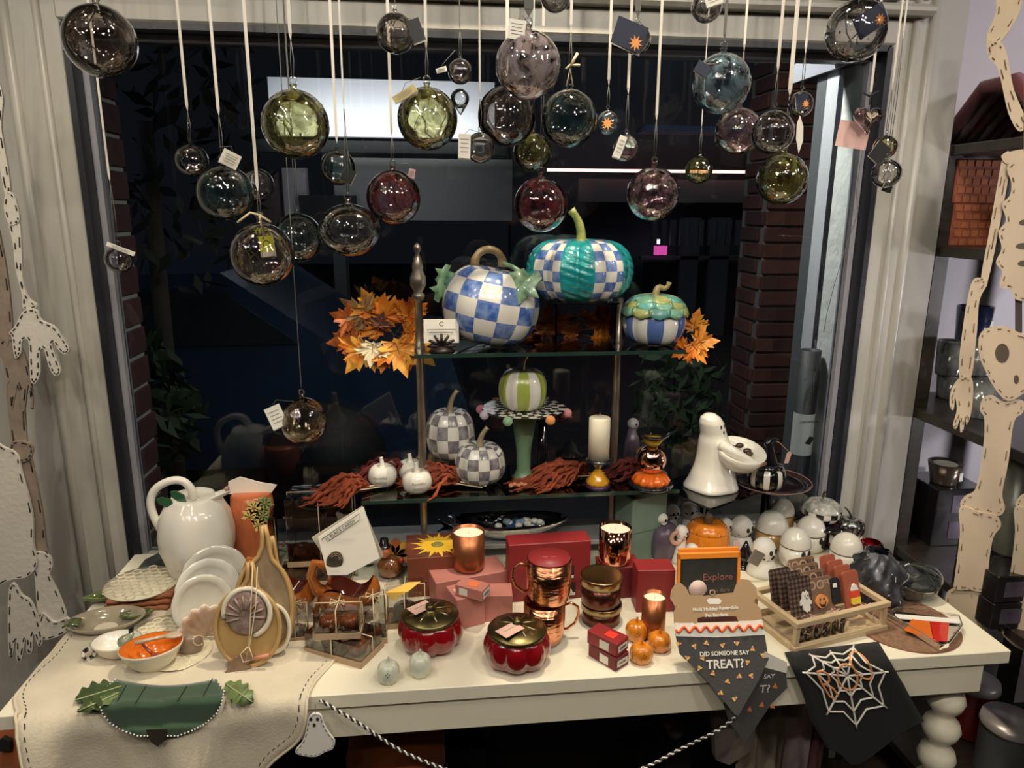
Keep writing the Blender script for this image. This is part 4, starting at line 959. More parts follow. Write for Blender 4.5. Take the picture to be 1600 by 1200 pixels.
# black glossy witch hat, book, skulls
c = atY(1164, 872, 1.475); t = thing('black_witch_hat', 'small glossy black ceramic witch hat with a pink tag', 'hat ornament', (c.x, 1.475, TT))
part('brim', MB().lathe([(.036, 0), (.037, .004), (.02, .010)], 28), BLACK, t); part('crown', MB().lathe([(.022, .008), (.016, .025), (.008, .045), (.0008, .062)], 24), BLACK, t)
part('pink_tag', MB().box((-.016, -.008, .055), (.014, .001, .022), M=RY(-.2)), PINKC, t)
c = atY(1180, 870, 1.395); t = thing('grey_booklet', 'small taupe booklet resting against the front spotted ghost', 'book', (c.x, 1.39, c.z), 0)
part('cover', MB().box((0, 0, 0), (.026, .006, .032), M=RY(.5)), mat('taupe_card', (.20, .17, .14), .7), t); part('pages', MB().box((.001, .004, 0), (.024, .003, .030), M=RY(.5)), PAPER, t)
def skull(px, py, Y, wpx, label, z=None, turn=.5):
    c = atY(px, py, Y); r = wpx/2*mpp(c); t = thing('skull', label, 'skull ornament', (c.x, Y, c.z), turn)
    part('cranium', MB().ball((0, 0, 0), r, 20, sc=(.9, 1.1, .9)), WHITE2, t); part('jaw', MB().box((0, -r*.55, -r*.75), (r*.9, r*.8, r*.5), bev=r*.15), WHITE2, t)
    for s_ in (-1, 1): part('eye_socket', MB().ball((s_*r*.36, -r*1.0, -.1*r), r*.24, 10, sc=(1, .5, 1.2)), INK, t)
    return t
skull(1082, 858, 1.43, 20, 'small white skull in front of the jack-o-lantern jar', turn=.6)
# purple jar with skull lid and cookie
p, r, h = fit(1040, 820, 878, 48, TT, .8)
t = thing('purple_jar', 'grey-purple ceramic jar with a peach ring cookie tag', 'jar', (p.x, p.y, TT))
part('jar_body', MB().lathe([(r*.75, 0), (r, .012), (r*1.02, h*.5), (r*.9, h*.85), (r*.6, h), (r*.3, h*1.02), (1e-4, h*1.02)], 32), PURP, t)
b = MB().tube([(.014*math.cos(a), 0, .014*math.sin(a)) for a in [2*PI*i/20 for i in range(20)]], .0055, 8, close=True); part('ring_cookie', b, mat('peach_glaze', (.62, .36, .24), .4, noise=.3), t, M=Tr(r*.45, -r*1.05, h*.80))
part('label', MB().box((0, 0, 0), (.012, .001, .028)), mat('grey_tag', (.35, .32, .28), .6), t, M=Tr(r*.55, -r*.95, h*.32) @ RZ(.5))
p2 = p.copy()
skull(1033, 809, p.y, 20, 'white skull resting on top of the purple jar', turn=.8)
# sage boxes
SG = mat('sage_box_card', (.17, .25, .20), .6, noise=.1)
c = atY(1000, 870, 1.535); t = thing('sage_gift_box', 'tall pale sage green box behind the copper glass candle', 'box', (c.x-.002, 1.55, TT), .35)
hz = atY(1000, 835, 1.5).z-TT; W2 = 34*mpp(c)
part('box_body', MB().box((0, 0, hz/2), (W2*2, .07, hz), bev=.002), SG, t)
t2 = thing('sage_gift_box', 'second sage green box with a faceted lid stacked under the glass shelf', 'box', (c.x, 1.548, TT+hz), .35)
h2 = ZL-.012-TT-hz
part('box_body', MB().box((0, 0, h2*.4), (W2*1.9, .07, h2*.8), bev=.002), SG, t2)
part('faceted_lid', MB().lathe([(W2*1.05, h2*.8), (W2*.55, h2)], 4, M=RZ(PI/4)), SG, t2)
c = atY(1020, 800, 1.60)
one('grey_book', 'tall blue-grey hardback standing between the sage boxes and the ghosts', 'book', MB().box((0, 0, .09), (.05, .03, .18), bev=.002), mat('bluegrey_cover', (.15, .18, .19), .6), (c.x+.01, 1.625, TT), .2)
# checker cloche pumpkin on black plate
c = atY(1287, 800, 1.55); pz = atY(1287, 822, 1.53).z
t = thing('black_plate_stand', 'round black plate stand under the checkered glass pumpkin', 'stand', (c.x, 1.56, TT))
hz = pz-TT-.0; PR = 40*mpp(c)
part('plate', MB().lathe([(.02, hz-.010), (PR, hz-.004), (PR*1.02, hz), (.001, hz)], 36), BLACK, t); part('foot', MB().lathe([(.035, 0), (.01, .01), (.01, hz-.008)], 20), BLACK, t)
t = thing('check_glass_pumpkin', 'clear ribbed glass pumpkin with a black and white check band', 'pumpkin', (c.x, 1.56, pz+.001)); r = 30*mpp(c)
pf = pump_prof(r, r*1.25, 20, .1, .6)
k = next(i for i, q_ in enumerate(pf) if q_[1] > r*.62)
part('check_band', MB().lathe(pf[:k+1], 48, lobes=8, ld=.05, matf=lambda i, j: (i//3+(j//4)) % 2, cap=False), [BLACK, WHITE], t)
part('glass_top', MB().lathe(pf[k:], 48, lobes=8, ld=.10, cap=False), mat('frosted_crystal', (.66, .68, .60), .12, coat=1, noise=.5, nscale=90), t)
part('stem', MB().tube(bez((0, 0, r*1.1), (0, 0, r*1.6), (.006, 0, r*1.65)), .003, 8), mat('silver_stem', (.6, .6, .58), .15, 1), t)
# silver glass pumpkin, red jar, small check knob
p, r, h = fit(1333, 818, 850, 44, TT, .8, 1.52)
t = thing('silver_glass_pumpkin', 'silvery ribbed glass pumpkin at the table back right corner', 'pumpkin', (p.x, 1.53, TT+.03))
pumpkin(t, r, h*.8, 10, glass('silver_glass', (.55, .58, .56), 3, .2, 20, base=.15), ld=.12); stem(t, bez((0, 0, h*.7), (-.004, 0, h*.95), (-.02, 0, h*1.12)), .003, .002, MATS['silver_stem'])
part('foot', MB().lathe([(r*.5, -.03), (r*.4, 0)], 20), MATS['silver_glass'], t)
p, r, h = fit(1362, 846, 905, 34, TT, .8, 1.47)
t = thing('red_glass_jar', 'ruby red glass jar with a dark spider emblem', 'jar', (p.x, 1.47, TT), .3)
part('jar_body', MB().lathe([(r*.85, 0), (r, .006), (r, h*.9), (r*.8, h), (r*.78, h), (r*.95, h*.88), (r*.9, .01), (.001, .01)], 28), glass('ruby_glass', (.55, .02, .03), 1.5, swirl=(.45, .01, .02), amt=.9, sscale=6, base=.04), t)
part('spider_emblem', MB().ball((0, -r*1.0, h*.45), .006, 10, sc=(.8, .4, 1.3)), INK, t)
p, r, h = fit(1298, 832, 858, 20, TT, .8, 1.56)
t = thing('check_knob_jar', 'dark burgundy jar with a small check patch, behind the right canisters', 'jar', (atY(1306, 840, 1.545).x, 1.55, TT))
part('jar_body', MB().lathe([(.030, 0), (.034, .01), (.034, .045), (.022, .062), (.001, .064)], 28), mat('burgundy_glaze', (.09, .01, .012), .15, coat=1), t)
part('check_patch', MB().lathe([(.0345, .016), (.0345, .038)], 28, matf=lambda i, j: i % 2, cap=False), [BLACK, WHITE], t)
# cobweb net bundle
c = at(1385, 945, TT); t = thing('cobweb_bundle', 'cellophane-wrapped bundle of grey cobweb fabric behind the wooden tray', 'bundle', (c.x, c.y+.03, TT), 0)
rnd = random.Random(5); b = MB(); seg = 30; rows = 18; vs = []
for j in range(rows+1):
    u = j/rows
    for i in range(seg):
        a = 2*PI*i/seg; rr_ = (.047*math.sin(PI*(.30+.60*u))+.006)*(1+.16*math.sin(4*a+u*7)+.13*math.sin(9*a-u*17)+.08*math.sin(15*a+u*31))
        vs.append((max(rr_, .001)*math.cos(a)-.012*u, max(rr_, .001)*math.sin(a), .11*u))
fs = [(j*seg+i, j*seg+(i+1) % seg, (j+1)*seg+(i+1) % seg, (j+1)*seg+i) for j in range(rows) for i in range(seg)]
part('fabric', b.add(vs, fs), mat('grey_net', (.07, .075, .09), .35, noise=.7, nscale=40, coat=.5), t)
b = MB()
for k in range(26):
    j = rnd.randrange(1, rows-2); i = rnd.randrange(seg); b.tube([Vector(vs[(j+m_)*seg+(i+m_*rnd.choice((0, 1))) % seg])*1.03 for m_ in range(3)], .0007, 4)
part('web_threads', b, mat('silver_thread', (.55, .55, .58), .3), t, stuff=True)
# big smoky glass bowl
c = at(1440, 944, TT); r = 44*mpp(c); zt = atY(1440, 896, c.y+r).z-TT
t = thing('smoke_glass_bowl', 'wide low smoky grey glass bowl on the woven placemat', 'bowl', (c.x, c.y+r*.85, TT+.004))
SMG = glass('smoke_bowl_glass', (.42, .45, .43), 1.1, swirl=(.10, .11, .105), amt=.9, sscale=4, base=.02)
part('bowl', MB().lathe([(r*.8, 0), (r*.98, .010), (r*1.0, zt*.7), (r*1.08, zt), (r*1.04, zt), (r*.95, zt*.7), (r*.9, .012), (.001, .008)], 48, cap=False), SMG, t)
part('rim', MB().tube([(r*1.06*math.cos(a), r*1.06*math.sin(a), zt+.008*math.cos(2*a)) for a in [2*PI*i/48 for i in range(48)]], .0018, 6, close=True), SMG, t)
# woven placemat and candy-corn dish
c = at(1425, 988, TT); R_ = 82*mpp(c); c.y = max(c.y, TY0+R_+.006)
t = thing('woven_placemat', 'round copper-brown woven placemat at the right corner of the table', 'placemat', (c.x, c.y, TT))
pr = []; n = 26
for k in range(n): rr_ = R_*(k+.5)/n; pr += [(max(rr_-R_*.5/n, 1e-4), .0022), (rr_, .0034)]
pr += [(R_, .0022), (R_, 0)]
part('mat_weave', MB().lathe(pr, 72), mat('copper_straw', (.36, .21, .13), .45, .3, noise=.3, nscale=120, bump=.4, bscale=300), t)
part('edge_binding', MB().tube([(R_*math.cos(a), R_*math.sin(a), .0022) for a in [2*PI*i/60 for i in range(60)]], .0016, 6, close=True), mat('brown_binding', (.22, .09, .05), .5), t)
P = [at(x, y, TT+.006) for x, y in ((1386, 966), (1400, 957), (1497, 970), (1502, 985), (1482, 1012), (1468, 1016))]
cc = sum(P, Vector())/6
t = thing('candy_corn_dish', 'triangular clear plastic dish printed like candy corn in red and orange', 'dish', tuple(cc))
def polyslab(pts, th, z0=0): 
    n = len(pts); b = MB(); b.add([(p.x, p.y, p.z+z0) for p in pts]+[(p.x, p.y, p.z+z0+th) for p in pts], [tuple(reversed(range(n))), tuple(range(n, 2*n))]+[(i, (i+1) % n, n+(i+1) % n, n+i) for i in range(n)], smooth=False); return b
L = [p-cc for p in P]
part('dish_base', polyslab(L, .003), ACR, t)
part('rim', MB().tube([p+Vector((0, 0, .012)) for p in L], .0022, 8, close=True), ACR, t)
part('dish_wall', MB().add([tuple(p) for p in L]+[tuple(p+Vector((0, 0, .012))) for p in L], [(i, (i+1) % 6, 6+(i+1) % 6, 6+i) for i in range(6)], smooth=False), ACR, t)
def sub(pp, m, name, z0=.004):
    Q = [at(x, y, TT+.012)-cc for x, y in pp]; part(name, polyslab(Q, .0015, 0), m, t)
sub(((1425, 968), (1452, 972), (1458, 1001), (1412, 985)), mat('candy_orange', (.72, .16, .02), .2, coat=1), 'orange_band')
sub(((1453, 972), (1483, 974), (1480, 1003), (1459, 1002)), mat('candy_red', (.55, .02, .01), .2, coat=1), 'red_band')
sub(((1398, 960), (1500, 968), (1502, 975), (1400, 967)), WHITE2, 'white_band')

# ============================================================ FRONT RIGHT: TRAY, BANDANAS, COBWEB TOWEL
WOOD = mat('pale_wood', (.60, .46, .28), .5, noise=.15, nscale=60, stretch=(1, 1, 8), bump=.1, bscale=80)
P0, P1, P3 = at(1241, 1022, TT), at(1387, 985, TT), at(1186, 968, TT)
P0.y = max(P0.y, TY0+.004)
ex = (P1-P0); LX = ex.length; ex.normalize(); ey = Vector((-ex.y, ex.x, 0)); LY = .135
zt = atY(1243, 983, P0.y).z-TT+.010
MT = Matrix((ex, ey, Vector((0, 0, 1)))).transposed().to_4x4(); MT.translation = P0
t = thing('wooden_tray', 'pale wooden open-sided tray full of Halloween wooden signs', 'tray'); t.matrix_world = MT
fw = .011
def frame(z):
    b = MB()
    b.box((LX/2, fw/2, z), (LX, fw, fw), bev=.001); b.box((LX/2, LY-fw/2, z), (LX, fw, fw), bev=.001); b.box((fw/2, LY/2, z), (fw, LY-2*fw, fw), bev=.001); b.box((LX-fw/2, LY/2, z), (fw, LY-2*fw, fw), bev=.001); return b
part('lower_frame', frame(fw/2), WOOD, t); part('upper_frame', frame(zt-fw/2), WOOD, t)
for x in (fw*.7, LX-fw*.7):
    for y in (fw*.7, LY-fw*.7): part('corner_post', MB().box((x, y, zt/2), (fw*.8, fw*.8, zt-2*fw)), WOOD, t)
part('tray_floor', MB().box((LX/2, LY/2, .0025), (LX-.01, LY-.01, .003)), WOOD, t)
PLAID = mat('x', (0, 0, 0)) if False else None
def plaid(name, c1, c2, c3, sc_=90):
    m, n, l = nt(name); tc = n.new('ShaderNodeTexCoord'); sp = n.new('ShaderNodeSeparateXYZ'); l.new(tc.outputs['Object'], sp.inputs[0])
    outs = []
    for ax in (0, 2):
        mu = n.new('ShaderNodeMath'); mu.operation = 'MULTIPLY'; mu.inputs[1].default_value = sc_; l.new(sp.outputs[ax], mu.inputs[0])
        fr_ = n.new('ShaderNodeMath'); fr_.operation = 'FRACT'; l.new(mu.outputs[0], fr_.inputs[0])
        gt = n.new('ShaderNodeMath'); gt.operation = 'GREATER_THAN'; gt.inputs[1].default_value = .5; l.new(fr_.outputs[0], gt.inputs[0]); outs.append(gt)
    ad = n.new('ShaderNodeMath'); ad.operation = 'ADD'; l.new(outs[0].outputs[0], ad.inputs[0]); l.new(outs[1].outputs[0], ad.inputs[1])
    dv = n.new('ShaderNodeMath'); dv.operation = 'MULTIPLY'; dv.inputs[1].default_value = .5; l.new(ad.outputs[0], dv.inputs[0])
    r = n.new('ShaderNodeValToRGB'); r.color_ramp.interpolation = 'CONSTANT'; l.new(dv.outputs[0], r.inputs[0])
    r.color_ramp.elements[0].color = (*c1, 1); r.color_ramp.elements[1].position = .25; r.color_ramp.elements[1].color = (*c2, 1)
    e = r.color_ramp.elements.new(.75); e.color = (*c3, 1)
    b = n.new('ShaderNodeBsdfPrincipled'); b.inputs['Roughness'].default_value = .85; l.new(r.outputs[0], b.inputs[0]); o = n.new('ShaderNodeOutputMaterial'); l.new(b.outputs[0], o.inputs[0]); return m
PLAID = plaid('buffalo_plaid', (.16, .10, .07), (.07, .04, .03), (.015, .01, .01), 110)
BRN = mat('tan_sign_wood', (.24, .14, .085), .8, noise=.3, nscale=50); TERRA = mat('terracotta_sign', (.42, .11, .06), .6, noise=.2)
LIT = mat('tan_letter', (.48, .34, .24), .7)
def rr(w_, h_, c=.004):
    return [(-w_/2+c, 0), (w_/2-c, 0), (w_/2, c), (w_/2, h_-c), (w_/2-c, h_), (-w_/2+c, h_), (-w_/2, h_-c), (-w_/2, c)]
LEAN = RX(-.30)
def sign(px, py, dy, w_, h_, label, m, group, z=.010, yaw=.0):
    """a sign whose foot stands in the tray; px,py is the picture place of its top middle"""
    yb = .028+dy; base = MT @ Vector((0, yb, z)); n_ = ey
    top = atP(px, py, MT @ Vector((0, yb+h_*math.sin(.3)*.9, 0)), n_)
    loc = (MT.inverted() @ top); o = thing('wooden_sign', label, 'sign', (0, 0, 0), 0, group)
    o.matrix_world = MT @ Tr(min(max(loc.x, w_/2+.012), LX-w_/2-.012), yb, max(loc.z-h_*.955, z)) @ LEAN @ RZ(yaw)
    part('board', MB().prism(rr(w_, h_), .004), m, o); return o
GR = 'wooden Halloween signs in the pale tray'
gp = [(0, .115), (-.35, .30), (-.42, .62), (-.62, .55), (-.60, .75), (-.38, .92), (-.34, 1.15), (-.15, 1.3), (.05, 1.22), (.15, 1.32), (.32, 1.2), (.34, .9), (.58, .72), (.55, .52), (.36, .6), (.38, .3), (.25, .12), (.12, .22)]
for i, (px, py, dy, lab) in enumerate(((1206, 891, .052, 'rear dark plaid sign, its ghost mostly hidden'), (1215, 898, .026, 'middle dark plaid sign with a half hidden white ghost'), (1234, 905, .0, 'front dark plaid sign with a full white ghost'))):
    o = sign(px, py, dy, .050, .072, lab, PLAID, GR)
    gh = part('ghost_cutout', MB().prism([(x*.022, z*.034-.004) for x, z in gp], .003, M=Tr(.008, -.004, .004)), WHITE2, o)
    for dx in (-.002, .004): part('eye', MB().ball((.008+dx, -.006, .036), .0013, 8), INK, gh)
    part('mouth', MB().ball((.009, -.006, .031), .0013, 8, sc=(1, 1, 1.5)), INK, gh)
for i, (px, py, dy, lab) in enumerate(((1252, 872, .082, 'farthest tan lettered sign, only its top edge showing'), (1258, 882, .056, 'third tan lettered sign from the front'), (1268, 892, .030, 'second tan lettered sign from the front'), (1279, 903, .004, 'front tan lettered sign with an orange jack-o-lantern'))):
    o = sign(px, py, dy, .064, .066, lab, BRN, GR)
    text('BOO', .024, Tr(-.015, -.0026, .052) @ FRONT, LIT, o, bold=.0004); text('IEFU', .016, Tr(.015, -.0026, .054) @ FRONT, INK if i < 3 else LIT, o)
    if i == 3:
        jk = part('pumpkin_cutout', MB().prism([(.014*math.cos(a)*(1+.06*math.cos(4*a)), .013*math.sin(a)+.022) for a in [2*PI*k/22 for k in range(22)]], .004, M=Tr(-.002, -.005, 0)), mat('sign_orange', (.80, .32, .10), .5), o)
        for dx in (-.005, .004): part('eye', MB().prism([(dx-.002, .025), (dx+.002, .025), (dx, .029)], .001, M=Tr(-.002, -.0078, 0)), INK, jk)
        part('smile', MB().prism([(-.009, .022), (-.004, .017), (.004, .016), (.009, .022), (.005, .011), (-.004, .012)], .001, M=Tr(-.002, -.0078, 0)), INK, jk)
o = sign(1304, 903, .002, .018, .050, 'black coffin-shaped sign with a small white square, beside the orange jack-o-lantern', BLACKM, GR, yaw=-.2)
part('white_patch', MB().box((-.002, -.003, .036), (.008, .001, .008)), INKW, o)
for i, (px, py, dy, lab) in enumerate(((1293, 868, .080, 'farthest terracotta sign'), (1305, 876, .056, 'third terracotta sign from the front'), (1316, 884, .032, 'second terracotta sign from the front'), (1328, 893, .008, 'front terracotta sign with a candy corn cut-out'))):
    o = sign(px, py, dy, .038, .074, lab+(' in the tray' if i < 3 else ''), TERRA, GR)
    if i == 3:
        CCM = [mat('cc_yellow', (.82, .62, .06), .5), mat('cc_red', (.72, .07, .03), .5), WHITE2]
        cp = [(-.011, .006), (.011, .006), (.0115, .018), (.0085, .032), (.004, .043), (0, .046), (-.004, .043), (-.0085, .032), (-.0115, .018)]
        part('yellow_band', MB().prism([(-.011, .008), (-.009, .006), (.009, .006), (.011, .008), (.0112, .019), (-.0112, .019)], .004, M=Tr(.003, -.005, .004)), CCM[0], o)
        part('red_band', MB().prism([(-.0112, .019), (.0112, .019), (.0085, .033), (-.0085, .033)], .004, M=Tr(.003, -.005, .004)), CCM[1], o)
        part('white_tip', MB().prism([(-.0085, .033), (.0085, .033), (.0045, .043), (0, .046), (-.0045, .043)], .004, M=Tr(.003, -.005, .004)), CCM[2], o)
b = MB(); rnd = random.Random(3)
for k in range(46):
    x, y = rnd.uniform(.016, LX-.016), rnd.uniform(.014, .03); z_ = rnd.uniform(.03, zt-.006)
    pts = [(x, y, z_)]
    for q_ in range(4): x = min(max(x+rnd.uniform(-.01, .012), .014), LX-.014); z_ = min(max(z_+rnd.uniform(-.008, .008), .012), zt-.004); pts.append((x, min(max(y+rnd.uniform(-.006, .006), .014), .03), z_))
    b.tube(pts, .0009, 4)
o = one('shredded_filler', 'pink shredded paper filler at the front of the wooden tray', 'paper filler', b, mat('pink_shred', (.62, .38, .34), .5)); o.matrix_world = MT; o['kind'] = 'stuff'
for k in range(6):
    o = thing('wrapped_cookie', ('leftmost', 'second', 'third', 'fourth', 'fifth', 'rightmost')[k]+' cellophane-wrapped brown cookie in the front gap of the wooden tray', 'cookie', (0, 0, 0), 0, 'wrapped cookies in the tray gap'); o.matrix_world = MT @ Tr(.03+.0205*k, .020, .006) @ RZ(.1*k)
    part('cookie', MB().box((0, 0, .014), (.016, .006, .026), bev=.002), BRN, o); part('wrapper', MB().box((0, -.0005, .0145), (.019, .009, .028), bev=.003), G['clear'], o)
# pet bandanas hanging over the front edge
CHAR = mat('charcoal_cotton', (.055, .053, .052), .9, sheen=.2, bump=.2, bscale=200)
n0 = Vector((0, -1, .38)).normalized()
BP = Vector((.55, TY0-.016, TT))
def bp(px, py, off=0): return atP(px, py, BP+n0*off, n0)
t = thing('pet_bandana', 'charcoal pet bandana reading DID SOMEONE SAY TREAT?, hung from a bone-shaped kraft card', 'bandana', tuple(BP))
def flat(name, poly, m, par, th=.0012, off=0, org=BP, f=bp):
    A = [f(x, y, off)-org for x, y in poly]; n = len(A); b = MB()
    b.add([tuple(p) for p in A]+[tuple(p-n0*th) for p in A], [tuple(range(n)), tuple(reversed(range(n, 2*n)))]+[(i, (i+1) % n, n+(i+1) % n, n+i) for i in range(n)], smooth=False)
    return part(name, b, m, par)
flat('bandana_cloth', [(1055, 990), (1195, 992), (1201, 1030), (1186, 1062), (1154, 1118), (1148, 1116), (1100, 1058), (1062, 1022)], CHAR, t)
flat('cream_band', [(1054, 973), (1120, 976), (1191, 968), (1195, 992), (1120, 996), (1056, 994)], INKW, t, off=.0008)
b = MB(); b.tube([bp(1056+136*i/60, 984-3*(i/60)+4.2*math.sin(i*.84), .003)-BP for i in range(61)], .0022, 6); part('rickrack_trim', b, mat('orange_rickrack', (.78, .12, .03), .7), t)
CCB = [mat('cc_white', (.8, .75, .65), .8), mat('cc_orange', (.70, .22, .08), .8), mat('cc_gold', (.75, .50, .16), .8)]
rnd = random.Random(9)
for x, y in ((1085, 1010), (1104, 1005), (1129, 1008), (1151, 1005), (1176, 1014), (1192, 1024), (1074, 1028), (1098, 1028), (1168, 1035), (1093, 1044), (1114, 1052), (1137, 1065), (1155, 1057), (1174, 1056), (1126, 1083), (1148, 1092), (1060, 1006)):
    a = rnd.uniform(0, 6); c_, s_ = math.cos(a), math.sin(a); P_ = [(-4, 3), (4, 3), (2.7, 0), (1.4, -3), (0, -5), (-1.4, -3), (-2.7, 0)]
    Q = [(x+u*c_-v*s_, y+u*s_+v*c_) for u, v in P_]
    cc_ = flat('candy_corn_print', [Q[0], Q[1], Q[2], Q[6]], CCB[2], t, .0003, .0010); flat('candy_corn_middle', [Q[6], Q[2], Q[3], Q[5]], CCB[1], t, .0003, .0010); flat('candy_corn_tip', [Q[5], Q[3], Q[4]], CCB[0], t, .0003, .0010)
def btext(s_, px, py, size, par, f=bp, org=BP, m=INKW, roll=0, sp=1, nn=n0, off=.0014, bold=0):
    p_ = f(px, py, off)-org; xx = Vector((1, 0, 0)); zz_ = nn; yy = zz_.cross(xx); Mx = Matrix((xx, yy, zz_)).transposed().to_4x4(); Mx.translation = p_
    return text(s_, size, Mx @ RZ(roll), m, par, sp=sp, bold=bold)
btext('DID SOMEONE SAY', 1132, 1021, .0105, t, roll=-.02, bold=.0002); btext('TREAT?', 1133, 1038, .021, t, roll=-.02, bold=.0004)
CK = mat('kraft_header_card', (.44, .29, .16), .8)
bone = [(1056, 912), (1049, 922), (1047, 935), (1053, 944), (1060, 947), (1053, 955), (1053, 974), (1191, 969), (1189, 952), (1178, 940), (1183, 930), (1182, 918), (1170, 906), (1158, 905), (1150, 914), (1146, 926), (1100, 931), (1078, 930), (1072, 918), (1064, 911)]
hc = flat('header_card', bone, CK, t, off=.0005)
flat('logo_plate', [(1104, 938), (1108, 935), (1124, 935), (1128, 939), (1124, 944), (1108, 944)], INKW, hc, .0003, .0010)
flat('slot', [(1090, 966), (1098, 964), (1150, 963), (1154, 971), (1090, 973)], mat('slot_dark', (.06, .012, .01), .9), hc, .0003, .0011)
btext('Multi Holiday Reversible', 1118, 951, .0085, hc, bold=.0002); btext('Pet Bandana', 1120, 961, .0085, hc, bold=.0002)
hg = part('hang_hole', MB().tube([bp(1113+4*math.cos(a), 926+4*math.sin(a), .001)-BP for a in [2*PI*i/14 for i in range(14)]], .0012, 5, close=True), CK, t)
# second bandana behind
n1 = Vector((0, -1, 0)); BP2 = Vector((.62, TY0-.006, TT-.06))
t = thing('pet_bandana', 'second charcoal bandana with candy corn, half hidden behind and right of the first', 'bandana', tuple(BP2))
def bp2(px, py, off=0): return atY(px, py, BP2.y-off)
def flat2(name, poly, m, par, th=.0010, off=0):
    A = [bp2(x, y, off)-BP2 for x, y in poly]; n = len(A); b = MB()
    b.add([tuple(p) for p in A]+[tuple(p+Vector((0, th, 0))) for p in A], [tuple(range(n)), tuple(reversed(range(n, 2*n)))]+[(i, (i+1) % n, n+(i+1) % n, n+i) for i in range(n)], smooth=False)
    return part(name, b, m, par)
flat2('bandana_cloth', [(1168, 1042), (1228, 1050), (1230, 1075), (1205, 1100), (1165, 1160), (1140, 1130), (1130, 1100)], CHAR, t)
for x, y in ((1211, 1072), (1190, 1101), (1207, 1103), (1171, 1108)): flat2('candy_corn_print', [(x-4, y+3), (x+4, y+4), (x+1, y-5)], CCB[1], t, .0003, .0006)
text('SAY', .012, Matrix.Translation(bp2(1202, 1057, .001)-BP2) @ FRONT, INKW, t); text('T?', .022, Matrix.Translation(bp2(1195, 1077, .001)-BP2) @ FRONT, INKW, t)
flat2('cream_band', [(1195, 1018), (1230, 1035), (1229, 1052), (1192, 1042)], INKW, t, .001, .001)
# black cobweb towel: lies on the table, bends over the front edge
TE = TY0-.004
def drape(px, py, off=0, zt_=TT+.003):
    p_ = at(px, py, zt_+off)
    if p_.y >= TE-off: return p_
    return atY(px, py, TE-.006-off)
def rows_sheet(rows, off=0, nu=14, th=.0012):
    b = MB()
    def P(u, v):
        k = v*(len(rows)-1); i = min(int(k), len(rows)-2); f_ = k-i
        y = rows[i][0]*(1-f_)+rows[i+1][0]*f_; xl = rows[i][1]*(1-f_)+rows[i+1][1]*f_; xr_ = rows[i][2]*(1-f_)+rows[i+1][2]*f_
        yy = y+ (rows[i][3]*(1-f_)+rows[i+1][3]*f_)*(u) if len(rows[i]) > 3 else y
        return drape(xl+(xr_-xl)*u, yy, off)
    return b.grid(P, nu, (len(rows)-1)*3, th=th)
TOW = mat('black_towel', (.005, .006, .006), .95, sheen=.05, bump=.4, bscale=250)
O_ = at(1320, 1040, TT)
rows = [(1020, 1226, 1372, -17), (1050, 1240, 1392, -14), (1080, 1253, 1412, -10), (1110, 1262, 1430, -6), (1128, 1268, 1443, -2), (1150, 1282, 1402, 0), (1168, 1292, 1372, 6), (1180, 1315, 1355, 6), (1196, 1331, 1338, 0)]
sh = rows_sheet(rows)
sh.v = [tuple(Vector(v)-O_) for v in sh.v]
t = thing('cobweb_towel', 'black kitchen towel with a white cobweb and orange BOO, draped over the front edge', 'towel', tuple(O_))
part('towel_cloth', sh, TOW, t)
YARN = mat('white_yarn', (.80, .77, .68), .9, bump=.5, bscale=300)
def dl(pts, r, m, name, n=8):
    L_ = []
    for (x0, y0), (x1, y1) in zip(pts, pts[1:]):
        for k in range(n): L_.append(drape(x0+(x1-x0)*k/n, y0+(y1-y0)*k/n, .0032)-O_)
    L_.append(drape(pts[-1][0], pts[-1][1], .0032)-O_); return part(name, MB().tube(L_, r, 6), m, t)
hub = (1324, 1056)
sp_ = [(1334, 1008), (1388, 1050), (1386, 1107), (1339, 1140), (1292, 1117), (1254, 1051), (1264, 1022), (1297, 1017)]
for s_ in sp_: dl([hub, s_], .0019, YARN, 'web_spoke')
for f_ in (.38, .66, .92):
    pts = []
    for i in range(len(sp_)):
        a_, b_ = sp_[i], sp_[(i+1) % len(sp_)]
        A_ = (hub[0]+(a_[0]-hub[0])*f_, hub[1]+(a_[1]-hub[1])*f_); B_ = (hub[0]+(b_[0]-hub[0])*f_, hub[1]+(b_[1]-hub[1])*f_)
        Mx = ((A_[0]+B_[0])/2, (A_[1]+B_[1])/2); Mx = (Mx[0]+(hub[0]-Mx[0])*.16, Mx[1]+(hub[1]-Mx[1])*.16); pts += [A_, Mx]
    dl(pts+[pts[0]], .0018, YARN, 'web_ring', 4)
OY = mat('orange_yarn', (.72, .30, .12), .9, bump=.5, bscale=300)
def ell(cx_, cy_, rx, ry, ang, n=16): return [(cx_+rx*math.cos(a)*math.cos(ang)-ry*math.sin(a)*math.sin(ang), cy_+rx*math.cos(a)*math.sin(ang)+ry*math.sin(a)*math.cos(ang)) for a in [2*PI*i/n for i in range(n+1)]]
dl([(1276, 1050), (1284, 1048), (1294, 1054), (1296, 1064), (1290, 1070), (1302, 1076), (1309, 1086), (1304, 1092), (1296, 1088), (1284, 1068), (1276, 1050)], .0021, OY, 'letter_b', 3)
dl([(1286, 1070), (1292, 1068)], .002, OY, 'letter_b_bar', 2)
dl(ell(1324, 1058, 15, 21, -.35), .0021, OY, 'letter_o', 2); dl(ell(1345, 1040, 12, 25, -.62), .0021, OY, 'letter_o', 2)

# ============================================================ MIDDLE OF THE TABLE
RED = mat('red_velvet_paper', (.30, .022, .025), .45, noise=.25, nscale=8)
REDD = mat('dark_red_paper', (.17, .012, .016), .5, noise=.2, nscale=8)
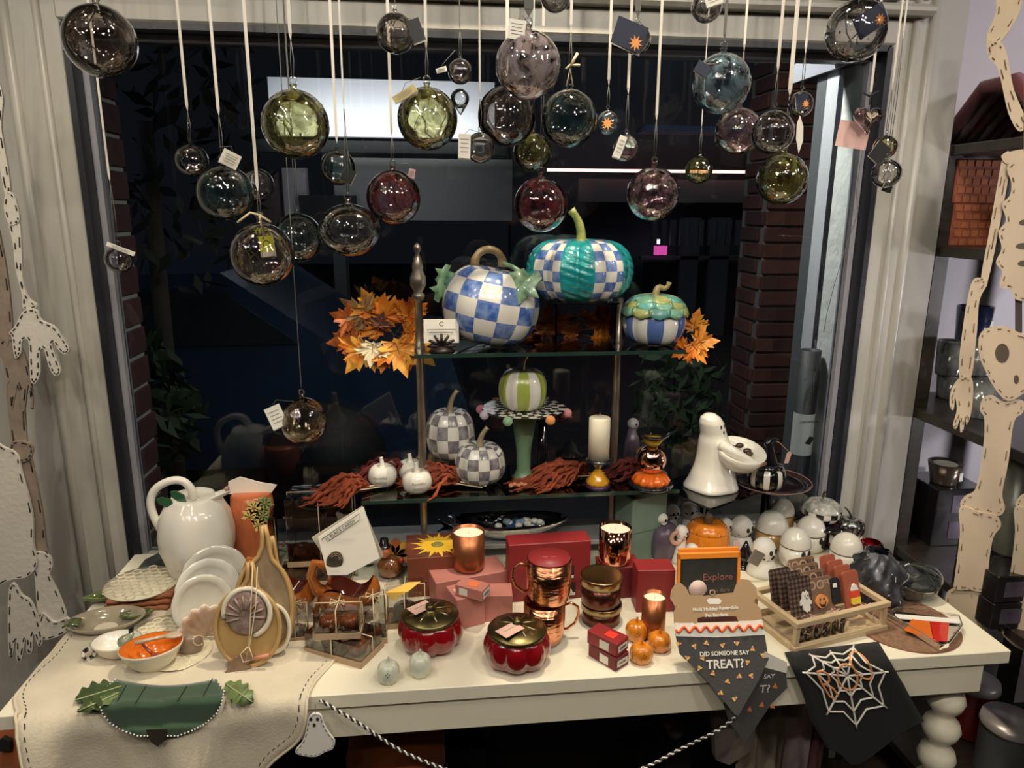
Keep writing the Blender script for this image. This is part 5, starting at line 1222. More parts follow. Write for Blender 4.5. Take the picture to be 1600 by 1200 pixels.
# long red box with cut-out windows
a_, b_ = at(795, 950, TT), at(918, 930, TT)
a_.y = b_.y = 1.36; a_ = Vector((atY(794, 950, 1.36).x, 1.36, TT)); b_ = Vector((atY(921, 935, 1.36).x, 1.36, TT))
hz = atY(857, 849, 1.36).z-TT; L = b_.x-a_.x
t = thing('red_gift_box', 'long red gift box with small cut-out windows, behind the copper mugs', 'box', (a_.x+L/2, 1.387, TT), .03)
part('box_body', MB().box((0, 0, hz/2), (L, .05, hz), bev=.0015), RED, t)
for x, z_ in ((-.03, .062), (.038, .062), (.042, .022), (-.032, .022), (.005, .062), (.008, .022)):
    w_ = part('box_window', MB().box((x, -.0255, z_), (.028, .002, .030)), mat('box_inside', (.03, .008, .01), .8), t)
    part('candle_light', MB().box((x, -.027, z_-.010), (.026, .001, .006)), WHITE2, w_); part('candle_light', MB().lathe([(.006, -.007), (.002, .002)], 8, M=Tr(x+.002, -.0275, z_)), WHITE2, w_)
t = thing('red_gift_box', 'short red gift box left of the small copper candle', 'box', (atY(1028, 900, 1.29).x, 1.318, TT), -.06)
hz = atY(1030, 892, 1.29).z-TT; w_ = 58*mpp(t.location)
part('box_body', MB().box((0, 0, hz/2), (w_, .05, hz), bev=.0015), RED, t)
t = thing('red_gift_box', 'dark red box under the tall copper glass candle', 'box', (atY(970, 920, 1.352).x, 1.381, TT), .02)
hz = atY(966, 890, 1.352).z-TT; w2 = 62*mpp(t.location)
part('box_body', MB().box((0, 0, hz/2), (w2, .055, hz), bev=.0015), REDD, t); part('box_lid', MB().box((0, 0, hz+.002), (w2+.002, .057, .004), bev=.001), RED, t)
# copper candles
COPG = mat('copper_mirror', (.85, .42, .30), .07, 1, bump=.15, bscale=12)
COPS = mat('satin_copper', (.42, .15, .065), .32, .85)
ROSE = mat('rose_inner', (.70, .33, .26), .3, .5)
def candle(px, top, base, wpx, z, label, m, dark_foot=True, Yc=None, k=.8):
    p, r, h = fit(px, top, base, wpx, z, k, Yc)
    t = thing('candle', label, 'candle', (p.x, p.y, z))
    part('glass_cup', MB().lathe([(r*.8, 0), (r*.97, .006), (r, .014), (r, h), (r*.95, h), (r*.95, h-.008), (.001, h-.0085)], 40), m, t)
    part('wax', MB().lathe([(r*.94, h-.0075), (1e-4, h-.0072)], 32, cap=False), WAX, t)
    part('wick', MB().tube([(0, 0, h-.008), (.001, 0, h+.002)], .0007, 5), WHITE2, t)
    return t, p, r, h
z0 = TT+hz+.004
candle(962, 823, 886, 50, z0, 'tall mirrored rose-copper glass candle standing on a dark red box', COPG, Yc=1.381)
candle(1023, 930, 1002, 37, TT, 'small satin copper candle before the short red gift box', COPS)
# pink boxes
PINK = mat('dusty_pink_paper', (.50, .19, .155), .6, noise=.15, nscale=10)
def pbox(x0, x1, top, z, Y, dep, label, m=PINK, rz=0, name='pink_box', cat='box', h=None):
    a_, b_ = atY(x0, top, Y), atY(x1, top, Y); h = h or a_.z-z; w_ = b_.x-a_.x
    t = thing(name, label, cat, ((a_.x+b_.x)/2, Y+dep/2, z), rz); part('box_body', MB().box((0, 0, h/2), (w_, dep, h), bev=.001), m, t); return t, w_, h
t, wq, hq = pbox(672, 790, 905, TT, 1.365, .075, 'wide dusty pink box carrying the satin copper candle', rz=.25)
candle(732, 829, 898, 50, TT+hq, 'satin brown-copper candle with cream wax on the wide pink box', COPS, Yc=1.405)
t, wq, hq2 = pbox(704, 752, 935, TT, 1.275, .06, 'dusty pink box at the left of the front pair', rz=.35)
part('sticker', MB().box((-.012, 0, hq2+.0004), (.020, .022, .0006)), TAGW, t)
t, wq, hq3 = pbox(756, 802, 932, TT, 1.29, .05, 'dusty pink box at the right of the front pair', rz=-.06)
c = at(749, 940, TT+hq3)
t = thing('small_pink_box', 'small pink box with orange emblem and barcode, tilted across the pink boxes', 'box', (c.x-.012, c.y+.012, TT+max(hq2, hq3)+.001), -.55)
part('box_body', MB().box((0, 0, .0115), (.060, .034, .023), bev=.001), PINK, t)
part('emblem', MB().box((.002, 0, .0233), (.020, .018, .0004)), mat('orange_emblem', (.75, .17, .05), .6), t)
for lx, ly, d_ in ((-.012, -.0173, (.018, .0004, .014)), ):
    part('label', MB().box((lx, ly, .011), d_), TAGW, t)
o = part('barcode_label', MB().box((.0302, 0, .011), (.0004, .026, .014)), TAGW, t); b = MB()
for k in range(9): b.box((.0306, -.009+k*.0022, .011), (.0003, .0010, .006))
part('barcode', b, INK, o)
# copper mugs
HAM = mat('hammered_copper', (.80, .36, .20), .11, 1, bump=.45, bscale=170, stretch=(.25, .25, 1.3))
def mug(px, top, base, wpx, z, label, hs, Yc=None, lid=False):
    p, r, h = fit(px, top, base, wpx, z, .8, Yc)
    t = thing('copper_mug', label, 'mug', (p.x, p.y, z))
    part('mug_body', MB().lathe([(r*.72, 0), (r*.90, .006), (r*.97, .02), (r, h*.5), (r, h), (r*.96, h), (r*.95, h*.5), (r*.7, .006), (.001, .005)], 44), HAM, t)
    part('handle', MB().tube([(hs*(r-.001), 0, h*.86), (hs*(r+.012), 0, h*.90), (hs*(r+.024), 0, h*.80), (hs*(r+.027), 0, h*.60), (hs*(r+.020), 0, h*.38), (hs*(r+.006), 0, h*.25), (hs*(r-.001), 0, h*.24)], [.0028]*7, 10), HAM, t)
    return t, p, r, h
t, p, r, h = mug(851, 938, 1014, 64, TT, 'lower hammered copper mug with its handle to the right', 1)
zz = TT+h+.0005
t2, p2, r2, h2 = mug(858, 872, 940, 70, zz, 'upper hammered copper mug with a red disc lid, handle to the left', -1, Yc=p.y)
d = part('disc_lid', MB().lathe([(r2*.94, h2), (r2*.94, h2+.003), (.001, h2+.003)], 40), RED, t2); text('---  ---', .010, Tr(0, 0, h2+.0032), LIT, t2)
# bronze lidded tins
BRZ = mat('bronze_tin', (.13, .05, .035), .25, .9)
def tin(px, top, base, wpx, z, label, Yc=None):
    p, r, h = fit(px, top, base, wpx, z, .85, Yc); t = thing('candle_tin', label, 'tin', (p.x, p.y, z))
    part('tin_body', MB().lathe([(r*.86, 0), (r*.93, .003), (r*.93, h*.72)], 40), BRZ, t); part('lid', MB().lathe([(r*.96, h*.70), (r, h*.71), (r, h-.002), (r*.985, h), (r*.9, h-.001), (.001, h-.001)], 44), mat('brass_lid', (.34, .25, .12), .25, 1), t); return p, r, h
p, r, h = tin(940, 940, 984, 63, TT, 'lower bronze candle tin of the stacked pair')
tin(940, 897, 945, 66, TT+h+.0005, 'upper bronze candle tin with a brass lid', Yc=p.y)
# red pumpkin jars with brass lids
RUBY = mat('ruby_lacquer_glass', (.23, .004, .008), .09, coat=1, noise=.25, nscale=8)
for px, top, base, w_, lab, ta in ((672, 950, 1030, 103, 'ruby red pumpkin-shaped jar with brass lid behind the mini white pumpkins', 2.6), (808, 973, 1057, 107, 'ruby red pumpkin-shaped jar with brass lid at the front centre of the table', 3.9)):
    p, r, h = fit(px, top, base, w_, TT, .8)
    t = thing('red_pumpkin_jar', lab, 'jar', (p.x, p.y, TT))
    h = .062*(r/.058)
    part('jar_body', MB().lathe([(r*.55, 0), (r*.78, .004), (r*.93, h*.18), (r, h*.42), (r*.97, h*.62), (r*.88, h*.80), (r*.78, h*.88)], 80, lobes=8, ld=.12, lp=.8), RUBY, t, M=RZ(.25))
    hl = h*.88
    lid = part('brass_lid', MB().lathe([(r*.84, hl), (r*.86, hl+.004), (r*.82, hl+.007), (r*.45, hl+.012), (r*.16, hl+.013), (r*.14, hl+.016), (r*.13, hl+.024), (r*.10, hl+.025), (.001, hl+.018)], 56), BRASS, t)
    b = MB()
    for k in range(8): a = 2*PI*k/8+.3; b.tube([(r*.2*math.cos(a), r*.2*math.sin(a), hl+.0145), (r*.62*math.cos(a), r*.62*math.sin(a), hl+.0105)], .0011, 5)
    part('lid_rays', b, mat('pale_brass', (.62, .55, .36), .3, 1), lid)
    pt_ = part('pink_label', MB().box((0, 0, 0), (r*.72, r*.46, .0008)), mat('pink_label', (.70, .45, .36), .6), t, M=Tr(r*.33*math.cos(ta), r*.33*math.sin(ta)-r*.1, hl+.0165) @ RZ(.65))
    part('label_print', MB().box((0, .002, .0008), (r*.4, .0012, .0003)), MATS['grey_print'], pt_)
# small dark red boxes stack
c = at(951, 1033, TT)
t = thing('small_red_box', 'lower of two small dark red boxes with barcode labels', 'box', (c.x, c.y+.004, TT), -.95+.0)
def rb(t, top):
    part('box_body', MB().box((0, 0, .0135), (.066, .036, .026), bev=.001), RED if top else REDD, t)
    o = part('barcode_label', MB().box((.0332, 0, .013), (.0004, .028, .012)), TAGW, t); b = MB()
    for k in range(9): b.box((.0336, -.009+k*.0022, .013), (.0003, .0010, .005))
    part('barcode', b, INK, o); part('side_label', MB().box((.005, -.0183, .012), (.020, .0004, .016)), TAGW, t)
    if top: part('emblem', MB().box((.008, 0, .0268), (.020, .018, .0004)), mat('red_emblem', (.80, .04, .02), .5), t)
rb(t, False)
t = thing('small_red_box', 'upper small dark red box with a bright red emblem', 'box', (c.x-.002, c.y+.006, TT+.0275), -.85); rb(t, True)
# mini pumpkins
def mini(px, top, base, w_, lab, m, lobes=8, face=True, turn=0):
    p, r, h = fit(px, top+5, base, w_, TT, .7); t = thing('mini_pumpkin', lab, 'pumpkin', (p.x, p.y, TT), turn)
    pumpkin(t, r, h, lobes, m, ld=.10, pw=.55, dim=.06); stem(t, bez((0, 0, h*.88), (0, 0, h*1.05), (.001, 0, h*1.18)), r*.14, r*.10, m)
    if face:
        for dx, dz in ((-.003, .62), (.003, .62), (0, .52), (-.0005, .70)): part('shaker_hole', MB().ball((0, 0, 0), .0010, 6), INK, t, M=Tr(dx, -r*.93, h*dz))
    return t
ORM = mat('orange_mini_glaze', (.72, .24, .02), .2, coat=.8, noise=.25, nscale=30)
mini(995, 965, 1006, 34, 'left mini orange pumpkin shaker of the three, beside the copper candle', ORM)
mini(1031, 983, 1022, 37, 'right mini orange pumpkin shaker nearest the bandana', ORM, turn=.5)
mini(1003, 1000, 1041, 37, 'front mini orange pumpkin shaker of the three', ORM)
PALE = mat('pale_celadon', (.66, .68, .56), .3, coat=.5, noise=.15, nscale=30)
mini(606, 1028, 1072, 36, 'mini pale green-white pumpkin at the corner of the clear box', PALE); mini(656, 1016, 1062, 36, 'mini pale green-white pumpkin before the left ruby jar', PALE, face=False)
# orange framed chalk card and round tag
c = atY(1112, 935, 1.26); PY = 1.262
a_, b_ = atY(1063, 870, PY), atY(1161, 870, PY); zt = atY(1112, 868, PY).z-TT; w_ = b_.x-a_.x
t = thing('framed_card', 'black chalkboard card in an orange frame behind the kraft header card', 'framed card', ((a_.x+b_.x)/2, PY, TT), 0, rot=(-.12, .0, -.03))
FO = mat('orange_frame_paint', (.85, .27, .03), .4)
part('card_face', MB().box((0, .002, zt/2), (w_-.012, .003, zt-.012)), mat('chalk_black', (.03, .032, .03), .8, noise=.4, nscale=40), t)
b = MB(); fwd_ = .006
b.box((0, 0, zt-fwd_), (w_, .008, fwd_*2), bev=.001); b.box((0, 0, .003), (w_, .008, .006), bev=.001); b.box((-w_/2+.003, 0, zt/2), (.006, .008, zt), bev=.001); b.box((w_/2-.003, 0, zt/2), (.006, .008, zt), bev=.001)
part('frame', b, FO, t); part('second_frame_edge', MB().box((.002, .010, zt+.002), (w_*.96, .006, .008), bev=.001), FO, t)
text('Explore', .020, Tr(w_*.15, -.0005, zt*.62) @ FRONT, mat('rose_chalk', (.30, .10, .08), .8), t); text('if you dare', .012, Tr(w_*.15, -.0005, zt*.42) @ FRONT, mat('dim_chalk', (.20, .12, .09), .8), t)
c = atY(1090, 920, 1.235); rq = 14*mpp(c)
t = thing('round_tag', 'pale pink round disc peeking over the bone-shaped card', 'tag', (c.x, 1.235, TT))
part('disc', MB().lathe([(rq, -.002), (rq, .002)], 28, M=Tr(0, 0, c.z-TT) @ RX(PI/2)), mat('pale_pink_disc', (.72, .55, .50), .6), t); part('stick', MB().box((0, 0, (c.z-TT-rq)/2+.004), (.006, .003, c.z-TT-rq+.008)), WOOD, t)
# sunflower box
t, wq, hq = pbox(634, 742, 872, TT, 1.405, .115, 'dark rust box with a big yellow sunflower printed on its lid', mat('rust_box', (.20, .05, .025), .5), .05, 'sunflower_box')
lid = part('lid_art', MB().box((0, 0, hq+.0006), (wq*.96, .11, .001)), mat('autumn_print', (.12, .05, .03), .5, col2=(.20, .03, .02), nscale=20), t)
YEL = mat('sunflower_yellow', (.85, .52, .04), .5)
for ring in range(2):
    for k in range(13):
        a = 2*PI*(k+.5*ring)/13; l_ = (.060, .044)[ring]
        part('petal', MB().add([(0, 0, 0), (l_*.55, -.0055, 0), (l_, 0, 0), (l_*.55, .0055, 0)], [(0, 1, 2, 3)], smooth=False), YEL, lid, M=Tr(-.006, -.004, hq+.0018+.0004*ring) @ RZ(a) )
part('seed_disc', MB().lathe([(.014, hq+.0020), (.012, hq+.0032), (.001, hq+.0034)], 20, M=Tr(-.006, -.004, 0)), mat('seed_brown', (.30, .27, .06), .7, noise=.4, nscale=200), lid)
# blue glass fish bowl on the base shelf
c = atY(795, 825, 1.56)
t = thing('blue_glass_bowl', 'long dark blue glass fish-shaped bowl holding blue and white pebbles', 'bowl', (c.x, 1.565, ZB))
BLG = glass('blue_bowl_glass', (.10, .22, .30), 2.5, .3, 20, base=.08)
def fish(u, v):
    a = 2*PI*u; rr_ = .12*(1-v)**.5 if False else .14*v+.001; x = rr_*math.cos(a)*1.0; y = rr_*math.sin(a)*.34
    return (x, y, (.003+.045*v**2.2)+.012*max(0, -math.cos(a))**4*v)
part('bowl', MB().grid(fish, 48, 8, th=-.003), BLG, t)
part('fish_tail', MB().prism([(-.128, .030), (-.165, .055), (-.150, .034), (-.168, .022)], .004), BLG, t)
rnd = random.Random(4)
PB = [mat('pebble_white', (.72, .72, .66), .1, coat=1), mat('pebble_blue', (.03, .07, .20), .1, coat=1), mat('pebble_steel', (.22, .32, .42), .1, coat=1)]
pm = [MB().ball((0, 0, 0), .0095, 12, sc=(1, 1, .8)).mesh('pebble', m_) for m_ in PB]
PBL = []
for k in range(34):
    o = bpy.data.objects.new('glass_pebble', pm[rnd.randrange(3)]); COL.objects.link(o); a = rnd.uniform(0, 6.28); q_ = rnd.random()**.5
    o.location = (t.location.x+.030+.055*q_*math.cos(a), 1.565+.024*q_*math.sin(a), ZB+.022+.016*(1-q_)+rnd.uniform(0, .010)); PBL.append(o); o['category'] = 'pebble'; o['group'] = 'glass pebbles in the blue bowl'
ORD = 'leftmost second third fourth fifth sixth seventh eighth ninth tenth eleventh twelfth thirteenth fourteenth fifteenth sixteenth seventeenth eighteenth'.split()
for pm_, nm_ in zip(PB, ('milky white', 'deep blue', 'steel blue')):
    for k, o in enumerate(sorted([x for x in PBL if x.data.materials[0] == pm_], key=lambda x: x.location.x)): o['label'] = ORD[k]+' '+nm_+' pebble from the left in the dark blue fish bowl'
# turkey ornament
c = at(609, 880, TT); c.y = 1.50; c = Vector((atY(609, 878, 1.495).x, 1.495, TT))
S = 1/695.
t = thing('turkey_pumpkin', 'little glazed turkey in a black pilgrim hat on a round brown body', 'turkey figure', tuple(c))
TB = mat('turkey_brown', (.28, .11, .04), .2, coat=.8, noise=.3)
part('body', MB().ball((0, 0, .026), .028, 24, sc=(1, .9, .93)), TB, t); part('head', MB().ball((-.010, -.008, .066), .015, 20), mat('turkey_face', (.42, .13, .06), .2, coat=.8), t)
part('hat', MB().lathe([(.015, 0), (.015, .003), (.010, .004), (.009, .018), (.001, .019)], 20, M=Tr(-.010, -.006, .078)), BLACK, t)
for k in range(5):
    a = math.radians(-30+35*k); part('tail_feather', MB().prism([(0, 0), (.010, .016), (.008, .034), (0, .040), (-.008, .034), (-.010, .016)], .006, M=Tr(.012, .006, .050) @ RY(a)), [mat('feather_gold', (.62, .33, .04), .25, coat=.7), mat('feather_rust', (.35, .09, .03), .25, coat=.7)][k % 2], t)
part('wattle', MB().ball((.026, -.014, .046), .007, 10), RED, t)
for dx in (-.006, .006): part('eye', MB().ball((dx, -.026, .036), .0018, 8), INK, t)

# ============================================================ LEFT HALF OF THE TABLE
CLOTH = mat('oatmeal_linen', (.66, .59, .45), .9, sheen=.2, noise=.10, nscale=14, bump=.25, bscale=220)
CC = Vector((-.455, 1.235, 0))
def cloth_R(a, k=1):
    rx, ry = .258, (.33 if math.sin(a) < 0 else .30)
    return k*(rx*abs(math.cos(a))**2+ry*abs(math.sin(a))**2)*(1+.030*math.cos(9*a+.6))
def cloth_at(a, k, off=0):
    """point on the cloth at angle a, fraction k of the way out; past the table's front edge it falls"""
    sc_ = k*(1+.028*math.cos(11*a+.6)); x = CC.x+.262*sc_*math.cos(a); y = CC.y+(.315 if math.sin(a) < 0 else .30)*sc_*math.sin(a); z_ = TT+.0035+.0012*math.sin(9*x*8+y*22)
    if x < TX0+.006: x = TX0+.006
    e = TY0-.003
    if y < e:
        d = e-y; f_ = min(1, d/.02); drop = d*1.25
        fold = .020*f_*(math.sin(27*x+6*drop)+.4*math.sin(55*x-9*drop))*min(1, drop/.10)
        fold = max(fold, -.010)
        return Vector((x+(x-CC.x)*.12*drop/.1*.3, e-.006-.012*f_-fold-off, z_-drop+.004*(1-f_)))
    return Vector((x, y, z_+off))
t = thing('scalloped_cloth', 'round oatmeal cloth with scalloped cream edge, hanging over the left front of the table', 'tablecloth', (CC.x, CC.y, TT))
O2 = Vector((CC.x, CC.y, TT))
part('cloth', MB().grid(lambda u, v: cloth_at(-2*PI*u, max(v, .001))-O2, 144, 30, th=-.0012), CLOTH, t)
part('piped_edge', MB().tube([cloth_at(2*PI*i/180, 1.0)-O2 for i in range(180)], .0028, 6, close=True), mat('cream_piping', (.66, .58, .44), .8), t)
b = MB()
for i in range(150):
    a = 2*PI*i/150; p0, p1 = cloth_at(a, .955, .001)-O2, cloth_at(a+.022, .952, .001)-O2; b.tube([p0, p1], .0010, 4)
part('dark_stitching', b, INK, t, stuff=True)
# mapping picture -> lying on the cloth / hanging in front of it
def cl(px, py, off=0):
    p_ = at(px, py, TT+.006+off); e = TY0-.003
    if p_.y >= e: return p_
    q_ = atY(px, py, e-.018-off); d = max(0, TT-q_.z)
    q_ = atY(px, py, e-.030-off) if d > .02 else q_
    return q_
def rowsheet2(rows, off, nu=18, th=.0015, O=None, f=cl):
    b = MB()
    def P(u, v):
        k = v*(len(rows)-1); i = min(int(k), len(rows)-2); f_ = k-i
        y = rows[i][0]*(1-f_)+rows[i+1][0]*f_; xl = rows[i][1]*(1-f_)+rows[i+1][1]*f_; xr_ = rows[i][2]*(1-f_)+rows[i+1][2]*f_
        bow = rows[i][3]*(1-f_)+rows[i+1][3]*f_
        return f(xl+(xr_-xl)*u, y+bow*math.sin(PI*u), off)-O
    return b.grid(P, nu, (len(rows)-1)*3, th=th)
O3 = cl(250, 1110)
rows = [(1062, 180, 338, 10), (1080, 160, 350, 6), (1100, 155, 346, 2), (1115, 160, 338, 0), (1130, 172, 322, 0), (1142, 192, 300, 3), (1150, 215, 278, 2)]
t = thing('leaf_placemat', 'dark green leaf-shaped felt mat with white beaded edge hanging over the cloth', 'placemat', tuple(O3))
part('felt_leaf', rowsheet2(rows, .004, O=O3), mat('dark_green_felt', (.035, .075, .040), .9, sheen=.3, noise=.2, nscale=12), t)
edge = [(r_[1], r_[0]) for r_ in rows]+[(r_[2], r_[0]) for r_ in reversed(rows)]
b = MB(); n = 0
for (x0, y0), (x1, y1) in zip(edge, edge[1:]+edge[:1]):
    if y0 < 1066 and y1 < 1066: continue
    L_ = math.hypot(x1-x0, y1-y0); m_ = max(1, int(L_/5))
    for k in range(m_): b.ball(cl(x0+(x1-x0)*k/m_, y0+(y1-y0)*k/m_, .006)-O3, .0016, 6)
part('bead_edging', b, WHITE2, t, stuff=True)
for (x0, y0), (x1, y1) in (((197, 1071), (182, 1098)), ((228, 1072), (212, 1098)), ((292, 1072), (278, 1094)), ((332, 1060), (316, 1090))): part('vein_stitch', MB().tube([cl(x0+(x1-x0)*k/4, y0+(y1-y0)*k/4, .0065)-O3 for k in range(5)], .0009, 5), INK, t)
part('dark_tip', MB().add([tuple(cl(x, y, .008)-O3) for x, y in ((228, 1140), (262, 1139), (256, 1158), (246, 1167), (236, 1160))], [(0, 1, 2, 3, 4)], smooth=False), mat('brown_felt', (.03, .02, .015), .9), t)
def oak(px0, py0, px1, py1, label, m, wd=1.0, off=.006):
    O_ = cl((px0+px1)/2, (py0+py1)/2); t = thing('embroidered_leaf', label, 'leaf applique', tuple(O_)); n = 22; A = Vector((px0, py0)); B = Vector((px1, py1)); D = B-A; N = Vector((-D.y, D.x))*.34*wd
    vs = []
    for i in range(n+1):
        u = i/n; w__ = .75*math.sin(PI*u)**.6*(1+.22*math.sin(u*26)); w__ = max(w__, .04)
        for s_ in (-1, 0, 1): q_ = A+D*u+N*w__*s_; vs.append(tuple(cl(q_.x, q_.y, off+(.002 if s_ == 0 else 0))-O_))
    part('leaf_felt', MB().add(vs, [(i*3+j, i*3+j+1, i*3+j+4, i*3+j+3) for i in range(n) for j in (0, 1)]), m, t)
    part('midrib', MB().tube([cl(*(A+D*k/8), off+.003)-O_ for k in range(9)], .0010, 5), mat('pale_rib', (.40, .42, .25), .6), t)
LG1 = mat('satin_green_leaf', (.055, .095, .03), .3, noise=.4, nscale=60); LG2 = mat('sage_leaf', (.16, .23, .085), .4, noise=.4, nscale=40)
oak(190, 1072, 117, 1094, 'dark green embroidered leaf left of the felt leaf mat', LG1, .9); oak(186, 1082, 120, 1112, 'open-work embroidered leaf at the far left of the felt mat', LG2, .55)
oak(352, 1068, 396, 1098, 'pale sage scalloped leaf right of the felt leaf mat', LG2, 1.3)
# honeycomb mats, rust napkins
HON2 = mat('cream_honeycomb', (.70, .64, .48), .45, coat=.2)
def honey(px, py, wpx, label, z=TT+.004, rows_=8):
    c = at(px, py, z); R_ = wpx/2*mpp(c); t = thing('honeycomb_mat', label, 'mat', (c.x, c.y, z)); part('mat_base', MB().lathe([(R_, 0), (R_, .003), (.001, .003)], 40), HON2, t)
    b = MB(); st = R_*2/rows_
    for j in range(-rows_, rows_+1):
        for i in range(-rows_, rows_+1):
            x, y = (i+.5*(j % 2))*st, j*st*.86
            if x*x+y*y < (R_-st*.45)**2: b.tube([(x+st*.50*math.cos(a), y+st*.50*math.sin(a), (.0042)) for a in [PI/3*k+PI/6 for k in range(6)]], .0021, 5, close=True)
    part('honeycomb_cells', b, HON2, t, stuff=True); return t
c = at(228, 915, TT)
t = honey(222, 912, 108, 'cream honeycomb-textured round mat on top of the rust napkins', TT+.034); mx, my = t.location.x, t.location.y
RUSTC = mat('rust_linen', (.36, .13, .055), .9, noise=.3, nscale=30, stretch=(1, 8, 8))
for k in range(3):
    c = at(232, 946, TT+.004+.010*k)
    one('rust_napkin', ('bottom', 'middle', 'top')[k]+' rust orange folded napkin under the honeycomb mat', 'napkin', MB().grid(lambda u, v: (-.062+.124*u, -.05+.10*v, .009+.0012*math.sin(30*u)), 20, 8, th=.008), RUSTC, (mx+.008, my-.012+.002*k, TT+.004+.010*k), .08*k, 'rust napkins under the honeycomb mat')
honey(252, 985, 82, 'small cream honeycomb mat behind the orange bowl', TT+.005, 6)
c = at(280, 1022, TT+.004); R_ = 48*mpp(c)
t = thing('textured_doily', 'cream crinkled doily under the orange bowl', 'doily', (c.x, c.y, TT+.0045))
part('doily', MB().grid(lambda u, v: (R_*max(v, .01)*math.cos(2*PI*u), R_*max(v, .01)*math.sin(2*PI*u), .003+.0016*math.sin(60*v*math.sin(2*PI*u))*math.cos(40*v*math.cos(2*PI*u))), 60, 20), mat('cream_crinkle', (.70, .64, .46), .5, bump=.8, bscale=120), t)
# green leaf plates at the far left
GLP = mat('green_glazed_leaf', (.12, .16, .05), .15, coat=1, noise=.5, nscale=60)
def leafplate(px, py, wpx, ang, label, z=TT+.006, m=GLP, ratio=.5, h=.012):
    c = at(px, py, z); R_ = wpx/2*mpp(c); t = thing('leaf_plate', label, 'plate', (c.x, c.y, z), ang)
    def P(u, v):
        a = 2*PI*u; k = max(v, .01); r_ = R_*k*(1+.10*math.cos(7*a)); return (r_*math.cos(a), r_*math.sin(a)*ratio, h*k**2)
    part('plate', MB().grid(P, 56, 8, th=-.002), m, t); part('veins', MB().tube([(-R_, 0, h+.0015), (-R_*.5, 0, h*.25+.0025), (0, 0, .002), (R_*.5, 0, h*.25+.0025), (R_, 0, h+.0015)], .0010, 5), mat('leaf_vein_glaze', (.25, .28, .12), .3), t); return t
leafplate(165, 936, 60, .4, 'glazed green leaf dish beside the rust napkins at the left table edge')
leafplate(214, 965, 46, .2, 'small glazed green leaf below the rust napkins', TT+.008)
SMOKEG = mat('smoky_dish_glaze', (.36, .31, .22), .12, coat=1, noise=.25, nscale=30)
c = at(165, 985, TT+.003); R_ = 56*mpp(c)
t = thing('glass_leaf_dish', 'oval smoky glass dish with a dark green leaf tip at the left edge', 'dish', (c.x, c.y+.008, TT+.004), .15)
part('dish', MB().grid(lambda u, v: (R_*max(v, .01)*math.cos(2*PI*u), R_*.62*max(v, .01)*math.sin(2*PI*u), .022*v**3), 48, 8, th=-.0025), SMOKEG, t)
part('leaf_tip', MB().grid(lambda u, v: (-R_*1.05+.030*u, -.014+.024*v, .020+.004*math.sin(PI*u)), 6, 4, th=.002), GLP, t)
# cream bowl with pear
def bowl(px, top, base, wpx, name, label, m_out, m_in, z=TT+.004, ratio=.8, k=.6, cat='bowl', rz=0):
    p, r, h = fit(px, top, base, wpx, z, k); t = thing(name, label, cat, (p.x, p.y, z), rz)
    part('bowl_body', MB().lathe([(r*.45, 0), (r*.75, h*.35), (r*.97, h*.9), (r, h), (r*.97, h+.001)], 44, M=Matrix.Diagonal((1, ratio, 1, 1)), cap=False), m_out, t)
    part('bowl_inside', MB().lathe([(r*.965, h), (r*.93, h*.9), (r*.68, h*.42), (r*.4, h*.2), (.001, h*.16)], 44, M=Matrix.Diagonal((1, ratio, 1, 1)), cap=False), m_in, t); return t, r, h
t, r, h = bowl(182, 1000, 1036, 74, 'cream_bowl', 'small cream bowl holding a grey-green pear left of the orange bowl', CREAM, WHITE)
h = min(h, .03)
pe = thing('ceramic_pear', 'grey-green ceramic pear with a dark leaf lying in the cream bowl', 'pear', (t.location.x+.004, t.location.y-.002, t.location.z+.016), .6)
part('pear_body', MB().lathe([(.001, 0), (.009, .003), (.013, .010), (.011, .018), (.006, .026), (.004, .031), (.001, .033)], 20, M=RY(.9)), mat('grey_green_glaze', (.20, .22, .15), .25, coat=.6), pe)
part('pear_leaf', MB().prism([(0, 0), (.008, .006), (.010, .018), (.0, .014)], .0015, M=Tr(.018, 0, .016)), BLACK, pe)
OGL = mat('orange_bowl_glaze', (.78, .20, .02), .12, coat=1, noise=.2, nscale=20)
t, r, h = bowl(236, 1008, 1058, 92, 'orange_bowl', 'cream oval bowl glazed bright orange inside with a spoon', CREAM, OGL, rz=.3)
ob = t
sp = thing('ceramic_spoon', 'beige ceramic spoon resting across the orange bowl', 'spoon', (ob.location.x, ob.location.y, ob.location.z+h+.004), 0)
sp2 = thing('rust_spoon', 'dark rust ceramic spoon lying inside the orange bowl', 'spoon', (ob.location.x, ob.location.y, ob.location.z+h*.5), -.6)
RU = mat('rust_spoon_glaze', (.28, .05, .015), .15, coat=1)
part('spoon_bowl', MB().ball((.014, 0, .004), .011, 14, sc=(1.5, .8, .35)), RU, sp2); part('handle', MB().tube([(0, 0, .005), (-.014, 0, .010), (-.026, 0, .017)], [.003, .003, .0035], 8), RU, sp2)
BEI = mat('beige_glaze', (.50, .38, .26), .25, coat=.6)
part('spoon_bowl', MB().ball((.032, .018, .002), .012, 16, sc=(1.4, .8, .35)), BEI, sp); part('handle', MB().tube([(.024, .016, .003), (0, .006, .004), (-.026, -.002, .003)], [.004, .0035, .0045], 8), BEI, sp)
c = at(140, 1030, TT+.004); t = thing('napkin_ring', 'black and white striped ceramic napkin ring on the cloth', 'napkin ring', (c.x, c.y, TT+.0155), .7)
b = MB(); n = 32; vs = []; ms = []
for i in range(n):
    for j in range(8): a, b2 = 2*PI*i/n, 2*PI*j/8; R2 = .0095+.003*math.cos(b2); vs.append((R2*math.cos(a), .006*math.sin(b2), R2*math.sin(a)))
